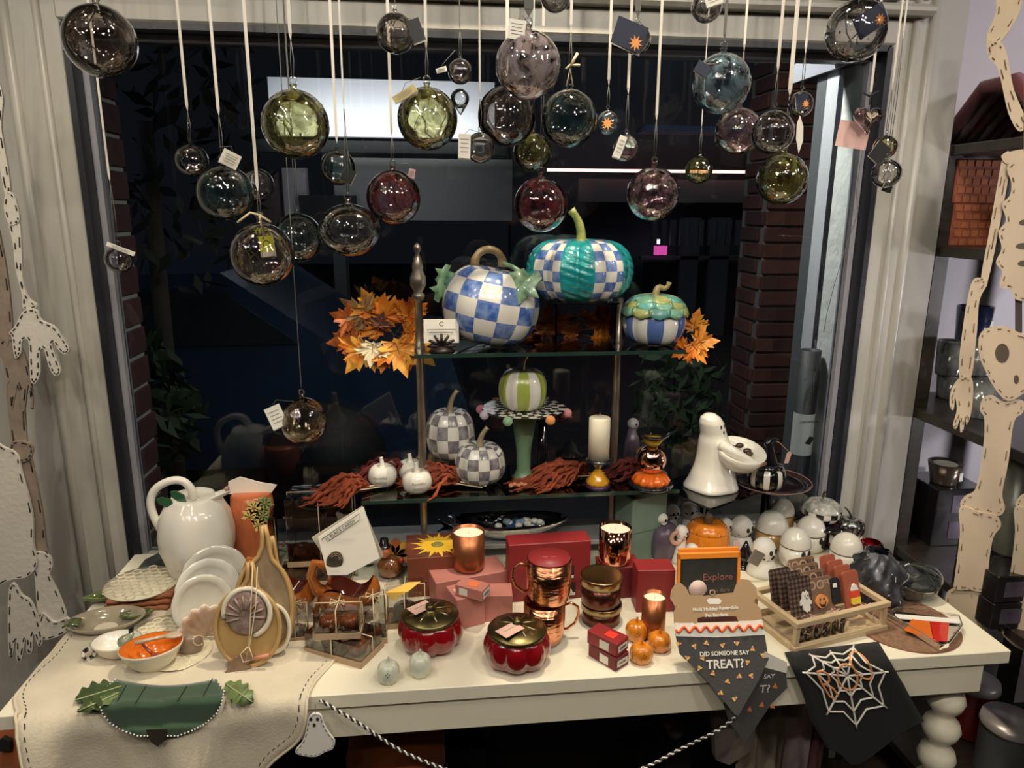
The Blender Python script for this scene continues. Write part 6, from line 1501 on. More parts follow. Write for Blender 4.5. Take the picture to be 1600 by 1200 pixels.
fs = [(i*8+j, i*8+(j+1) % 8, ((i+1) % n)*8+(j+1) % 8, ((i+1) % n)*8+j) for i in range(n) for j in range(8)]
b.add(vs, fs, mi=[(i//4) % 2 for i in range(n) for j in range(8)]); part('ring', b, [BLACK, WHITE], t)
# standing pear-shaped trays with shells and turkeys
OCH = mat('ochre_rim_glaze', (.52, .33, .13), .35, coat=.3, noise=.2, nscale=20); TANF = mat('tan_tray_face', (.36, .26, .16), .5, noise=.3, nscale=25)
def ptray(px, top, base, wpx, Y, label, rot, mi_, rim, turkey=None, tie=False):
    a_ = atY(px, top, Y); h = a_.z-TT-.006; r = wpx/2*mpp(a_); t = thing('pear_tray', label, 'tray', (a_.x, Y, TT+.006), 0, rot=(-.16, 0, rot))
    out = []; n = 40; cz_ = h*.375; rz_ = h*.375; st = .9
    for i in range(n+1):
        a = -PI/2-st*0+2*PI*i/n
        out.append((r*math.cos(a), cz_+rz_*math.sin(a)))
    k0 = n//2-3; k1 = n//2+3                      # open the top of the oval and run it into the stem
    neck = [(r*.36, h*.74), (r*.30, h*.82), (r*.26, h*.92), (r*.20, h), (r*.08, h*1.0), (r*.08, h*.92), (r*.05, h*.84), (-r*.10, h*.765)]
    out = out[:k0+0]+neck+out[k1+1:-1]
    part('tray_face', MB().prism(out, .004), mi_, t); part('rim', MB().tube([(x, -.004, z_) for x, z_ in out], .0042, 8, close=True), rim, t)
    return t, r, h
t, r, h = ptray(420, 848, 1020, 60, 1.235, 'rear tan pear-shaped tray standing at the right of the tray row', .25, TANF, OCH)
t, r, h = ptray(402, 832, 1040, 86, 1.215, 'middle ochre pear-shaped tray with a cream ring, standing behind the front one', .12, TANF, OCH)
part('relief_ring', MB().tube([(.030*math.cos(a)+.012, -.008, .050+.045*math.sin(a)) for a in [2*PI*i/30 for i in range(30)]], .004, 8, close=True), CREAM, t)
t, r, h = ptray(377, 888, 1052, 100, 1.185, 'front ochre tray with a brown turkey relief, tied with twine', .0, OCH, OCH)
FEA = mat('brown_feather_glaze', (.20, .13, .11), .4, col2=(.34, .24, .20), nscale=60, bump=.8, bscale=90)
part('turkey_relief', MB().ball((0, 0, 0), .036, 28, sc=(1, .22, 1.12)), FEA, t, M=Tr(-.002, -.006, h*.52))
for k in range(9):
    a = PI*(k/8)*1.1-.1; part('tail_rib', MB().tube([(.010*math.cos(a), 0, .012*math.sin(a)), (.034*math.cos(a), 0, .038*math.sin(a))], .0022, 6), mat('rib_glaze', (.28, .20, .16), .4), t, M=Tr(-.002, -.014, h*.50))
part('cream_ring', MB().tube([(.040*math.cos(a), -.006, h*.52+.044*math.sin(a)) for a in [-1.3+(4.6)*i/26 for i in range(27)]], .0048, 8), CREAM, t)
part('maple_base', MB().prism([(x*.034, z_*.030) for x, z_ in MOUT], .005, M=Tr(-.020, -.012, .018) @ RY(2.6)), mat('brown_leaf_glaze', (.30, .19, .12), .4, noise=.3), t)
part('twine', MB().tube([(.014, -.010, h*.97), (.010, -.016, h*.6), (.004, -.016, h*.25), (-.004, -.014, h*.06)], .0010, 5).tube([(.022, -.010, h*.96), (.018, -.016, h*.6), (.006, -.016, h*.25), (-.002, -.016, h*.12)], .0010, 5).tube([(.002, -.018, h*.22), (-.010, -.020, h*.16), (-.006, -.020, h*.08), (.012, -.020, h*.10), (.004, -.018, h*.22)], .0010, 5), TWINE, t)
part('orange_bead', MB().lathe([(.004, 0), (.004, .026)], 10, M=Tr(.012, -.016, h*.10) @ RY(1.4)), mat('terracotta_bead', (.55, .24, .13), .5), t)
# white plates fanned behind, shell
def wplate(px, py, Y, wpx, label, rot, m=WHITE, tilt=-.35):
    c = atY(px, py, Y); r = wpx/2*mpp(c); t = thing('standing_plate', label, 'plate', (c.x, Y, TT+.004+r*.93), 0, rot=(tilt, rot, .5))
    part('plate', MB().lathe([(.001, .004), (r*.62, .004), (r*.72, .008), (r*.98, .016), (r, .014), (r*.7, .002), (r*.6, 0), (.001, 0)], 48, lobes=14, ld=.025, M=RX(PI/2)), m, t); return t, r
wplate(335, 900, 1.40, 104, 'rear white scalloped plate leaning behind the tray row', .0, mat('grey_white_glaze', (.56, .54, .46), .2, coat=.6))
wplate(322, 905, 1.36, 100, 'middle pale scalloped plate of the leaning group', .1, mat('pale_grey_glaze', (.62, .61, .54), .2, coat=.6))
wplate(312, 915, 1.32, 92, 'front greyish white scalloped plate of the leaning group', .0, mat('grey_white_glaze', (.56, .54, .46), .2, coat=.6))
c = atY(318, 940, 1.275)
t = thing('shell_dish', 'peach and cream shell-shaped dish tied with twine, left of the ochre trays', 'dish', (c.x, 1.275, TT+.005), .3)
def shell(u, v):
    a = PI*u; k = max(v, .02); r_ = .060*k*(1+.05*math.cos(16*a)); return (r_*math.cos(a)*.85, -.018*math.sin(PI*k*.5)*1.0+.012, .004+r_*math.sin(a)*1.15)
part('shell', MB().grid(shell, 48, 10, th=.003), mat('peach_shell', (.55, .26, .16), .25, col2=(.62, .50, .38), nscale=16, coat=.5), t); part('rim', MB().tube([shell(i/40, 1) for i in range(41)], .0028, 6), CREAM, t)
t2 = thing('brown_shell', 'rounded brown-grey shell lying at the foot of the shell dish', 'shell', (atY(292, 950, 1.235).x, 1.235, TT+.022), .2)
part('shell', MB().ball((0, 0, 0), .022, 22, sc=(1, .55, .95)), mat('brown_shell_glaze', (.26, .19, .13), .3, coat=.5, noise=.2), t2); part('twine_curl', MB().tube([(.016+.009*math.cos(a), -.016, .016+.010*math.sin(a)) for a in [2*PI*i/16 for i in range(15)]], .0009, 5), TWINE, t2)
# white pitcher
p, r, h = fit(302, 778, 880, 112, TT, .75, 1.50)
t = thing('white_pitcher', 'large glossy white pumpkin-shaped pitcher with a loop handle at the back left', 'pitcher', (p.x, 1.50, TT), .0)
zt = atY(302, 778, 1.50).z-TT
part('body', MB().lathe([(r*.42, 0), (r*.52, zt*.03), (r*.80, zt*.22), (r*.98, zt*.48), (r, zt*.62), (r*.92, zt*.82), (r*.74, zt*.95), (r*.58, zt*1.0), (r*.54, zt*1.04), (r*.50, zt*1.0)], 64, lobes=6, ld=.035, lp=1), WHITE, t)
part('handle', MB().tube(bez((-r*.90, -.004, zt*.66), (-r*1.35, -.004, zt*1.05), (-r*.75, -.004, zt*1.17), 9)+bez((-r*.75, -.004, zt*1.17), (-r*.2, -.004, zt*1.28), (.000, -.004, zt*1.10), 9)[1:]+[Vector((r*.02, -.004, zt*1.0))], .0085, 12), WHITE, t)
part('spout', MB().grid(lambda u, v: (r*.35+r*.62*v, (-.022+.044*u)*(1-.5*v), zt*(.99+.09*v)-.014*math.sin(PI*u)*(1-.4*v)), 10, 8, th=.003), WHITE, t)
part('stopper_bead', MB().ball((r*.92, -.006, zt*1.10), .006, 12), mat('rose_bead', (.55, .35, .33), .2, .4), t)
for dx, dz, a in ((-.028, .99, -1.2), (-.004, 1.02, -.9)): part('green_leaf', MB().prism([(0, 0), (.010, .012), (.008, .030), (0, .038), (-.008, .030), (-.010, .012)], .003, M=Tr(dx, -.030, zt*dz) @ RY(a)), mat('deep_green_leaf', (.03, .10, .045), .3, coat=.5), t)
# dark basket behind, orange ceramic with sunflowers
c = atY(245, 880, 1.55)
one('slate_tray', 'dark slate grey tray at the back left corner of the table', 'tray', MB().prism([(-.06, 0), (.075, 0), (.075, .050), (.05, .058), (-.02, .020)], .07), mat('slate_glaze', (.05, .055, .055), .4, coat=.3), (c.x, 1.60, TT))
OC = mat('coral_orange_ceramic', (.50, .13, .045), .3, coat=.4, noise=.2, nscale=12)
p = atY(397, 850, 1.56); zt = atY(397, 755, 1.56).z-TT; W2 = 34*mpp(p)
t = thing('coral_canister', 'coral orange ceramic canister with a white torn-card top and yellow flowers', 'canister', (p.x, 1.57, TT))
part('canister_body', MB().lathe([(W2*.8, 0), (W2, .01), (W2*1.05, zt*.5), (W2*.9, zt*.86), (W2*.8, zt*.88)], 40, lobes=6, ld=.05), OC, t)
part('card_top', MB().prism([(-.05, 0), (.045, 0), (.058, .018), (.02, .026), (-.02, .040), (-.046, .030)], .002, M=Tr(0, .0, zt*.87)), PAPER, t)
for k, (dx, dz) in enumerate(((.016, .80), (.034, .70), (.022, .60), (.040, .84), (.006, .70))):
    fl = part('flower', MB().ball((0, 0, 0), .004, 10), mat('flower_eye', (.25, .16, .04), .6), t, M=Tr(dx, -W2*.95, zt*dz))
    b = MB()
    for q_ in range(7): a = 2*PI*q_/7; b.prism([(0, 0), (.006, .009), (0, .020), (-.006, .009)], .002, M=RY(a))
    part('petals', b, [mat('pale_yellow_petal', (.75, .55, .18), .4), mat('green_petal', (.28, .34, .12), .4)][k % 2], fl)
# turkey gravy boats
TGL = mat('caramel_glaze', (.46, .14, .025), .12, coat=1, col2=(.30, .075, .015), nscale=14)
def boat(px, top, base, wpx, Y, label, neck=1, flip=1):
    p = atY(px, base, Y); W2 = wpx/2*mpp(p); t = thing('turkey_gravy_boat', label, 'gravy boat', (p.x, Y, TT), 0)
    b = MB(); n = 40
    def P(u, v):
        a = 2*PI*u; k = math.sin(PI*min(v*.62+.08, 1)); lift = .006*math.cos(3*a)*v
        return (W2*.8*k*math.cos(a)*1.1, W2*.52*k*math.sin(a), .050*v+lift*(v > .6)+.014*max(0, math.cos(a)*flip)**3*v)
    part('boat_body', b.grid(P, n, 10), TGL, t)
    part('boat_inside', MB().grid(lambda u, v: (W2*.8*.92*(1-v*.96)*math.cos(2*PI*u), W2*.44*(1-v*.96)*math.sin(2*PI*u), .052-.024*v+.008*math.cos(6*PI*u)*(1-v)), n, 6), mat('dark_glaze_inside', (.07, .01, .006), .1, coat=1), t)
    part('neck', MB().tube([(-W2*.55*flip, 0, .040), (-W2*.85*flip, -.003, .052), (-W2*.98*flip, -.004, .075), (-W2*.85*flip, -.004, .094), (-W2*.62*flip, -.004, .092), (-W2*.50*flip, -.004, .078)], [.013, .011, .009, .0085, .008, .005], 12), TGL, t)
    part('foot', MB().lathe([(W2*.4, 0), (W2*.3, .008)], 24), TGL, t)
    t.scale = (1.12, 1.12, 1.32)
    part('eye', MB().ball((-W2*.78*flip, -.012, .092), .0018, 8), INK, t); part('wattle', MB().ball((-W2*.48*flip, -.008, .068), .005, 10, sc=(.7, .6, 1.5)), OC, t)
    return t
boat(448, 835, 935, 104, 1.36, 'caramel glazed turkey gravy boat with open dark mouth, left one')
boat(545, 850, 935, 100, 1.335, 'caramel glazed turkey gravy boat behind the place-card packet')
# place-card packet standing tilted
Yp = 1.290
pc = [(487, 839), (578, 791), (600, 872), (543, 898), (514, 902)]
c = atY(545, 860, Yp); t = thing('place_card_packet', 'cream place-card packet with a turkey oval, propped on the gravy boat', 'card packet', tuple(c))
A = [atY(x, y, Yp+.0006*(y-790)*-.35)-c for x, y in ((497, 840), (568, 793), (593, 872), (543, 898), (512, 899))]
def slab3(A, th, m, name, par=t): 
    n = len(A); b = MB(); b.add([tuple(p_) for p_ in A]+[tuple(p_+Vector((0, th, 0))) for p_ in A], [tuple(range(n)), tuple(reversed(range(n, 2*n)))]+[(i, (i+1) % n, n+(i+1) % n, n+i) for i in range(n)], smooth=False); return part(name, b, m, par)
fc = slab3(A, .004, PAPER, 'packet_front')
slab3([atY(x, y, Yp+.012)-c for x, y in ((487, 840), (566, 791), (599, 868), (590, 880), (520, 890))], .002, mat('paper_shade', (.66, .62, .50), .7), 'packet_back')
fr_ = [(503, 842), (561, 803), (563, 812), (505, 851)]
b = MB(); b.tube([atY(x, y, Yp-.0115)-c for x, y in fr_], .0006, 5, close=True); part('title_frame', b, INK, fc)
ang = math.atan2(842-803, 561-503)
text('PLACE CARDS', .0088, Matrix.Translation(atY(535, 826, Yp-.0125)-c) @ RY(-ang) @ FRONT, INK, fc); text('12', .007, Matrix.Translation(atY(511, 842, Yp-.0125)-c) @ RY(-ang) @ FRONT, INK, fc)
tk = part('turkey_oval', MB().ball((0, 0, 0), .018, 24, sc=(.85, .05, 1.2), M=Matrix.Translation(atY(523, 877, Yp-.0195)-c) @ RY(.3)), mat('turkey_print', (.10, .08, .05), .8, noise=.5, nscale=60), fc)
for k in (.5, .7, .88): part('fan_arc', MB().tube([Matrix.Translation(atY(523, 877, Yp-.0215)-c) @ RY(.3) @ Vector((.0155*k*math.cos(a), 0, .021*k*math.sin(a)+.002)) for a in [.1+2.8*i/12 for i in range(13)]], .0007, 5), mat('fan_print', (.38, .28, .20), .8), tk)
# clear boxes of brown pumpkins
BXG = glass('clear_box_film', (.92, .91, .88), 1.3, .15, 8, base=.03)
BP_ = mat('brown_wax_pumpkin', (.30, .085, .03), .35, coat=.4, noise=.3, nscale=30); BP3 = mat('grey_wax_pumpkin', (.30, .27, .24), .4, noise=.3)
def cbox(x0, x1, top, base, Y, dep, label, z=TT, rz=0, n=2, m=BP_, bow=True, dims=None, tray=.012, yellow=False, group=None):
    if dims: w_, h = dims; cx_ = atY((x0+x1)/2, base, Y).x
    else:
        a_, b_ = atY(x0, base, Y), atY(x1, base, Y); w_ = b_.x-a_.x; cx_ = (a_.x+b_.x)/2; h = atY(x0, top, Y).z-z
    t = thing('clear_gift_box', label, 'gift box', (cx_, Y+dep/2, z), rz)
    b = MB(); b.box((0, 0, .001), (w_, dep, .002)); b.box((0, -dep/2, tray/2), (w_, .0015, tray)); b.box((0, dep/2, tray/2), (w_, .0015, tray)); b.box((-w_/2, 0, tray/2), (.0015, dep, tray)); b.box((w_/2, 0, tray/2), (.0015, dep, tray)); part('kraft_tray', b, KRAFT, t)
    part('clear_cover', MB().box((0, 0, h/2+.001), (w_-.003, dep-.003, h-.002), bev=.001), BXG, t)
    pr_ = min((w_-.010)/n/2, dep/2-.004, (h-.01)*.62)
    for k in range(n):
        x = (-w_/2+.005+(w_-.010)*(k+.5)/n); pk = part('boxed_pumpkin', MB().lathe(pump_prof(pr_, pr_*1.45, 14, .12, .6), 40, lobes=8, ld=.12, cap=False), m, t, M=Tr(x, 0, .003)); part('stem', MB().tube([(x, 0, pr_*1.2), (x+.002, 0, pr_*1.6)], pr_*.13, 6), m, pk)
    s_ = MB(); s_.tube([(0, -dep/2-.001, .0), (0, -dep/2-.001, h+.001), (0, dep/2+.001, h+.001), (0, dep/2+.001, 0)], .0011, 5); s_.tube([(-w_/2-.001, 0, .0), (-w_/2-.001, 0, h+.001), (w_/2+.001, 0, h+.001), (w_/2+.001, 0, 0)], .0011, 5); part('raffia_tie', s_, TWINE, t)
    if bow: part('raffia_bow', MB().tube([(0, 0, h+.002), (-.012, -.004, h+.010), (-.014, -.010, h+.003), (0, -.002, h+.003), (.012, -.008, h+.010), (.014, -.012, h+.002), (0, 0, h+.003)], .0012, 5).tube([(-.010, -.012, h-.004), (0, 0, h+.003), (.010, -.014, h-.008)], .0013, 5), TWINE, t)
    if yellow: part('yellow_band', MB().add([(-w_/2, -dep/2-.001, h+.002), (w_*.1, -dep/2-.001, h+.002), (w_*.42, dep*.1, h+.002), (w_*.1, dep*.1, h+.002), (-w_*.3, -dep/2-.002, h-.014)], [(0, 1, 2, 3), (0, 4, 1)], smooth=False), mat('yellow_ribbon', (.80, .50, .10), .5), t)
    return t
cbox(446, 552, 782, 832, 1.475, .09, 'long clear box of brown pumpkins on top at the rear, under the red flowers', z=TT+.045, n=3, bow=False, rz=.0)
cbox(440, 545, 846, 880, 1.47, .085, 'long clear box of brown pumpkins beneath the rear upper one', n=3, bow=False, dims=(.15, .043))
cbox(598, 668, 893, 975, 1.285, .06, 'clear box with a yellow ribbon and grey pumpkins beside the left ruby jar', n=1, m=BP3, bow=False, yellow=True, rz=.0, dims=(.076, .078))
cbox(440, 478, 915, 985, 1.255, .045, 'small clear box of grey pumpkins just right of the trays', n=1, m=BP3, rz=.1, dims=(.042, .070))
lo = cbox(468, 600, 985, 1040, 1.165, .075, 'low clear box turned cornerwise at the table front, brown pumpkin inside', n=2, rz=-.50, dims=(.125, .042), bow=False)
lo.location = (at(535, 1030, TT).x, at(535, 1030, TT).y+.030, TT)
up_ = cbox(488, 566, 935, 990, 1.19, .060, 'clear bow-tied box of two brown pumpkins stacked on the cornerwise box', z=TT+.0445, n=2, rz=-.04, dims=(.084, .056))
cbox(566, 600, 940, 990, 1.235, .05, 'clear bow-tied box of pale pumpkins tucked right of the bow-tied brown one', n=1, m=BP3, rz=.1, dims=(.046, .088), z=TT)

# ============================================================ RIGHT: SHELF UNIT, SKELETON
DW = mat('dark_walnut', (.035, .026, .020), .4, noise=.3, nscale=12, stretch=(1, 6, 6), coat=.2)
XS = 1.262
su = thing('walnut_shelf', 'dark walnut shelf unit in the alcove right of the window pier', 'shelf', (XS, 1.70, 0))
SY0, SY1, SX1 = .92, 1.865, 1.66
def szl(px, py): return atY(px, py, 1.69).z
ZS = [szl(1500, 226), szl(1478, 385), szl(1442, 640), szl(1413, 856), atY(1527, 1150, 1.60).z]
for (x, y) in ((XS+.006, 1.722), (SX1, 1.70), (XS+.015, SY0), (SX1, SY0)): part('post', MB().box((x-XS, y-1.70, ZS[0]/2), (.036, .036, ZS[0])), DW, su)
for z_ in ZS: part('shelf_board', MB().box(((SX1-XS)/2, (SY0+SY1)/2-1.70, z_-.0125), (SX1-XS+.02, SY1-SY0+.01, .025), bev=.002), DW, su)
def onshelf(px, Y, k): 
    d = ray(px, 500); x = d.x/d.y*Y; return Vector((x, Y, ZS[k]))
# striped throw on top, orange boxes, mugs and jars
def xat(px, py, Y): return atY(px, py, Y)
STR = [mat('maroon_cloth', (.20, .035, .045), .9, sheen=.3), mat('rose_grey_cloth', (.38, .24, .24), .9, sheen=.3)]
p = xat(1545, 205, 1.55)
t = thing('striped_throw', 'maroon and rose-grey ribbed throw heaped on top of the walnut shelf', 'throw', (1.48, 1.72, ZS[0]))
for k in range(12):
    b = MB(); x = -.17+.030*k; b.tube([(x+.05, .16, .015), (x+.04, .10, .07), (x+.02, .0, .135), (x, -.12, .13), (x-.01, -.20, .06), (x-.01, -.24, .014)], [.014, .017, .018, .018, .016, .010], 8); part('ribbed_fold', b, STR[k % 2], t)
BRK = mat('orange_brick_print', (.30, .075, .035), .7, noise=.35, nscale=30)
def wbox(px0, px1, pyt, Y, k, label, z=None, m=BRK, dep=.14):
    a_, b_ = xat(px0, pyt, Y), xat(px1, pyt, Y); a_.x = max(a_.x, XS+.01); z = ZS[k] if z is None else z; h = a_.z-z; w_ = max(b_.x-a_.x, .05)
    t = thing('patterned_box', label, 'box', ((a_.x+b_.x)/2, Y+dep/2, z)); part('box_body', MB().box((0, 0, h/2), (w_, dep, h), bev=.002), m, t)
    if m is BRK:
        b = MB()
        for r_ in range(5):
            for c_ in range(5): b.box((-w_/2+w_*(c_+.5+.25*(r_ % 2))/5.3, -dep/2-.001, h*(r_+.5)/5), (w_/6.4, .002, h/7.2))
        part('woven_pattern', b, mat('burnt_orange_print', (.40, .12, .045), .7, noise=.3, nscale=40), t)
    return t, h
t, h = wbox(1492, 1562, 318, 1.70, 1, 'lower of two orange woven-pattern boxes on the walnut shelf', dep=.12)
wbox(1495, 1566, 248, 1.70, 1, 'upper of two orange woven-pattern boxes on the walnut shelf', z=ZS[1]+h, dep=.12)
NVY = mat('navy_glaze', (.012, .018, .05), .2, coat=.8)
def cup(px, pyt, wpx, Y, k, label, m, z=None, name='mug', taper=.85, cat='mug', lab=False, h=None):
    c = xat(px, pyt, Y); z = ZS[k] if z is None else z; r = wpx/2*mpp(c); h = h or c.z-z
    t = thing(name, label, cat, (c.x, Y, z)); part('cup_body', MB().lathe([(r*taper, 0), (r*taper*1.02, .004), (r, h), (r*.93, h), (r*.9, h*.93), (.001, h*.92)], 32), m, t)
    if lab: part('price_label', MB().box((r*.4, -r*.86, h*.45), (.012, .001, .024), M=RZ(.2)), TAGW, t)
    return t, h
JARB = mat('black_speckle_jar', (.03, .035, .05), .12, col2=(.22, .23, .20), nscale=18, coat=1)
for k, (px, Y, lab) in enumerate(((1490, 1.80, 'black marbled jar at the left of the middle walnut shelf'), (1535, 1.62, 'black marbled jar beside the hanging paper forearm'))):
    t, h1 = cup(px, 585, 46, Y, 2, lab+', lower one', JARB, name='marbled_jar', cat='jar')
    cup(px-1, 532, 44, Y, 2, lab+', upper one', JARB, z=ZS[2]+h1+.001, name='marbled_jar', cat='jar')
    if k == 1: h2 = h1
c = xat(1523, 478, 1.72); cup(1525, 478, 52, 1.72, 2, 'navy blue mug high on the marbled jars, white label on its side', NVY, z=xat(1525, 530, 1.72).z, lab=True)
DKB = mat('black_gift_box', (.02, .016, .018), .25, coat=.6, noise=.5, nscale=8); WIN = mat('purple_silver_window', (.20, .16, .22), .2, .4, noise=.5, nscale=14)
c0 = xat(1468, 768, 1.68)
t = thing('black_candle_box', 'glossy black boxed candle with a silvery window on the lower walnut shelf', 'box', (c0.x+.075, 1.76, ZS[3])); hh = c0.z-ZS[3]
part('box_body', MB().box((0, 0, hh/2), (.14, .14, hh), bev=.002), DKB, t)
for z_ in (.28, .74): wv = part('box_window', MB().box((.018, -.0705, hh*z_), (.085, .002, hh*.30)), WIN, t); part('box_label', MB().box((.022, -.0722, hh*z_), (.022, .001, hh*.2)), mat('mauve_label', (.30, .25, .30), .6), wv)
t, h = cup(1478, 722, 50, 1.74, 3, 'bronze-grey tapered candle cup with a white label on the black box', mat('bronze_glass', (.14, .11, .08), .25, .6), z=ZS[3]+hh+.001, name='candle_cup', cat='candle', lab=True, taper=.72)
part('wax', MB().lathe([(.030, h*.93), (1e-4, h*.935)], 24, cap=False), WAX, t)
cup(1598, 715, 46, 1.40, 3, 'grey-green candle cup at the right photo edge', mat('greygreen_cup', (.16, .17, .14), .3, .3), z=ZS[3]+.13, name='candle_cup', cat='candle')
for i, (px, Y) in enumerate(((1570, 1.42), (1600, 1.30))):
    for k in range(2):
        c = xat(px, 850, Y); t = thing('black_candle_box', ('lower', 'upper')[k]+(' glossy black box behind the paper thigh bone', ' glossy black box at the right photo edge')[i], 'box', (c.x, Y+.04, ZS[3]+.065*k)); part('box_body', MB().box((0, 0, .032), (.10, .09, .063), bev=.002), DKB, t); part('box_window', MB().box((0, -.0455, .032), (.06, .002, .035)), WIN, t)
cup(1556, 905, 40, 1.56, 3, 'cobalt blue glass cup behind the paper shins', mat('cobalt_glass', (.012, .02, .09), .1, coat=1), name='glass_cup', cat='cup', h=.06)
# red and grey lidded tubs on the bottom board
def tub(px, pyt, pyb, wpx, Y, label, m, k=4, lab=True):
    a_, b_ = xat(px, pyt, Y), xat(px, pyb, Y); r = wpx/2*mpp(a_); h = a_.z-b_.z; b_.z = ZS[4]; t = thing('candle_tub', label, 'candle', (a_.x, Y, b_.z))
    part('tub_body', MB().lathe([(r*.93, 0), (r, .01), (r, h*.86), (r*1.02, h*.88)], 36), m, t); part('lid', MB().lathe([(r*1.05, h*.86), (r*1.06, h*.90), (r*1.0, h), (.001, h)], 36), mat('pearly_lid', (.60, .54, .52), .3, .3), t)
    if lab: part('price_label', MB().box((r*.45, -r*.92, h*.35), (.022, .001, .036), M=RZ(.1)), TAGW, t)
    return b_.z
tub(1527, 1068, 1148, 62, 1.62, 'cherry red lidded candle tub on the lowest walnut board right of the table leg', mat('cherry_red', (.32, .01, .02), .25, coat=.5))
tub(1594, 1050, 1140, 80, 1.46, 'grey lidded candle tub cut by the right photo edge', mat('slate_tub', (.16, .17, .17), .3), lab=False)
# paper skeleton on the right
BONE = mat('cream_card_bone', (.62, .50, .36), .75, noise=.08, nscale=8)
DOT = mat('brown_stitch_mark', (.18, .12, .08), .8)
SN = Vector((-.72, -.69, 0)).normalized(); SP = Vector((1.165, 1.385, 1.0))
def skp(px, py, off=0): return atP(px, py, SP+SN*off, SN)
sk = thing('paper_skeleton', 'large jointed cream card skeleton hanging in front of the walnut shelf', 'skeleton decoration', tuple(SP))
def smooth(poly, n=4):
    out = []; m_ = len(poly)
    for i in range(m_):
        p0, p1, p2, p3 = [Vector(poly[(i+k) % m_]) for k in (-1, 0, 1, 2)]
        for q_ in range(n):
            u = q_/n; out.append(tuple(.5*((2*p1)+(-p0+p2)*u+(2*p0-5*p1+4*p2-p3)*u*u+(-p0+3*p1-3*p2+p3)*u**3)))
    return out
def cut(name, poly, f, org, N_, m, par, th=.004, off=0, sm=True, label=None):
    pp = smooth(poly) if sm else poly
    A = [f(x, y, off)-org for x, y in pp]; n = len(A); b = MB()
    b.add([tuple(p_) for p_ in A]+[tuple(p_-N_*th) for p_ in A], [tuple(range(n)), tuple(reversed(range(n, 2*n)))]+[(i, (i+1) % n, n+(i+1) % n, n+i) for i in range(n)], smooth=False)
    return part(name, b, m, par, label)
def dashes(name, poly, f, org, par, m=DOT, k=.88, step=3, r=.0009, off=.0012, sm=True):
    pp = smooth(poly) if sm else poly; cx_ = sum(p_[0] for p_ in pp)/len(pp); cy_ = sum(p_[1] for p_ in pp)/len(pp)
    q_ = []
    n = len(pp)
    for i in range(n):
        x, y = pp[i]; dx, dy = pp[(i+1) % n][0]-pp[i-1][0], pp[(i+1) % n][1]-pp[i-1][1]; L_ = math.hypot(dx, dy) or 1
        q_.append((x, y, -dy/L_, dx/L_))
    ar = sum(pp[i][0]*pp[(i+1) % n][1]-pp[(i+1) % n][0]*pp[i][1] for i in range(n)); sg = 1 if ar > 0 else -1
    ins = (1-k)*40; q_ = [(x+nx*sg*ins, y+ny*sg*ins) for x, y, nx, ny in q_]
    b = MB()
    for i in range(0, n-1, step): b.tube([f(*q_[i], off)-org, f(*q_[i+1], off)-org], r, 4)
    return part(name, b, m, par, stuff=True)
def bone(name, poly, off=0, dk=True):
    o = cut(name, poly, skp, SP, SN, BONE, sk, off=off)
    if dk: dashes('stitch_marks', poly, skp, SP, o, off=off+.0012)
    return o
bone('upper_arm', [(1560, -20), (1600, -30), (1592, 20), (1566, 62), (1548, 72), (1542, 55), (1556, 20)], 0)
bone('upper_arm', [(1543, 62), (1560, 64), (1572, 80), (1584, 140), (1604, 190), (1592, 205), (1575, 175), (1560, 110), (1544, 88)], .004)
bone('shoulder_blade', [(1568, 240), (1610, 234), (1612, 262), (1580, 258), (1568, 252)], .004, False)
bone('forearm', [(1568, 242), (1580, 246), (1566, 330), (1543, 440), (1532, 440), (1546, 360), (1558, 290)], .002)
bone('forearm', [(1520, 438), (1530, 434), (1543, 442), (1530, 470), (1526, 520), (1517, 590), (1500, 592), (1499, 560), (1506, 500), (1513, 460)], .004)
bone('hand', [(1500, 590), (1518, 592), (1520, 620), (1516, 650), (1510, 664), (1508, 650), (1505, 672), (1500, 674), (1500, 655), (1494, 670), (1489, 664), (1495, 640), (1492, 620), (1490, 640), (1484, 635), (1486, 610)], .006)
rc = bone('rib_cage', [(1575, 258), (1615, 240), (1640, 250), (1640, 450), (1615, 470), (1588, 468), (1578, 452), (1562, 448), (1566, 425), (1556, 410), (1565, 388), (1560, 362), (1572, 345), (1566, 320), (1578, 305), (1580, 285)], .008)
for x, y in ((1600, 348), (1595, 385), (1598, 412)): cut('rib_gap', [(x-8, y), (x, y-5), (x+20, y-4), (x+22, y+3), (x, y+4)], skp, SP, SN, mat('rib_gap_grey', (.10, .08, .06), .8), rc, th=.0004, off=.0088)
cut('spine_post', [(1586, 460), (1597, 460), (1597, 520), (1586, 520)], skp, SP, SN, mat('spine_dark', (.06, .045, .035), .6), sk, off=.0, sm=False)
pv = bone('pelvis', [(1530, 525), (1545, 512), (1572, 510), (1592, 520), (1640, 540), (1640, 600), (1605, 612), (1580, 626), (1565, 620), (1550, 600), (1540, 580), (1530, 555)], .010)
for (x, y, a_, b_) in ((1566, 552, 11, 15), (1588, 593, 4, 7)): cut('hip_hole', [(x+a_*math.cos(q_), y+b_*math.sin(q_)) for q_ in [2*PI*i/12 for i in range(12)]], skp, SP, SN, mat('hip_hole_shadow', (.09, .07, .05), .9), pv, th=.0004, off=.0108)
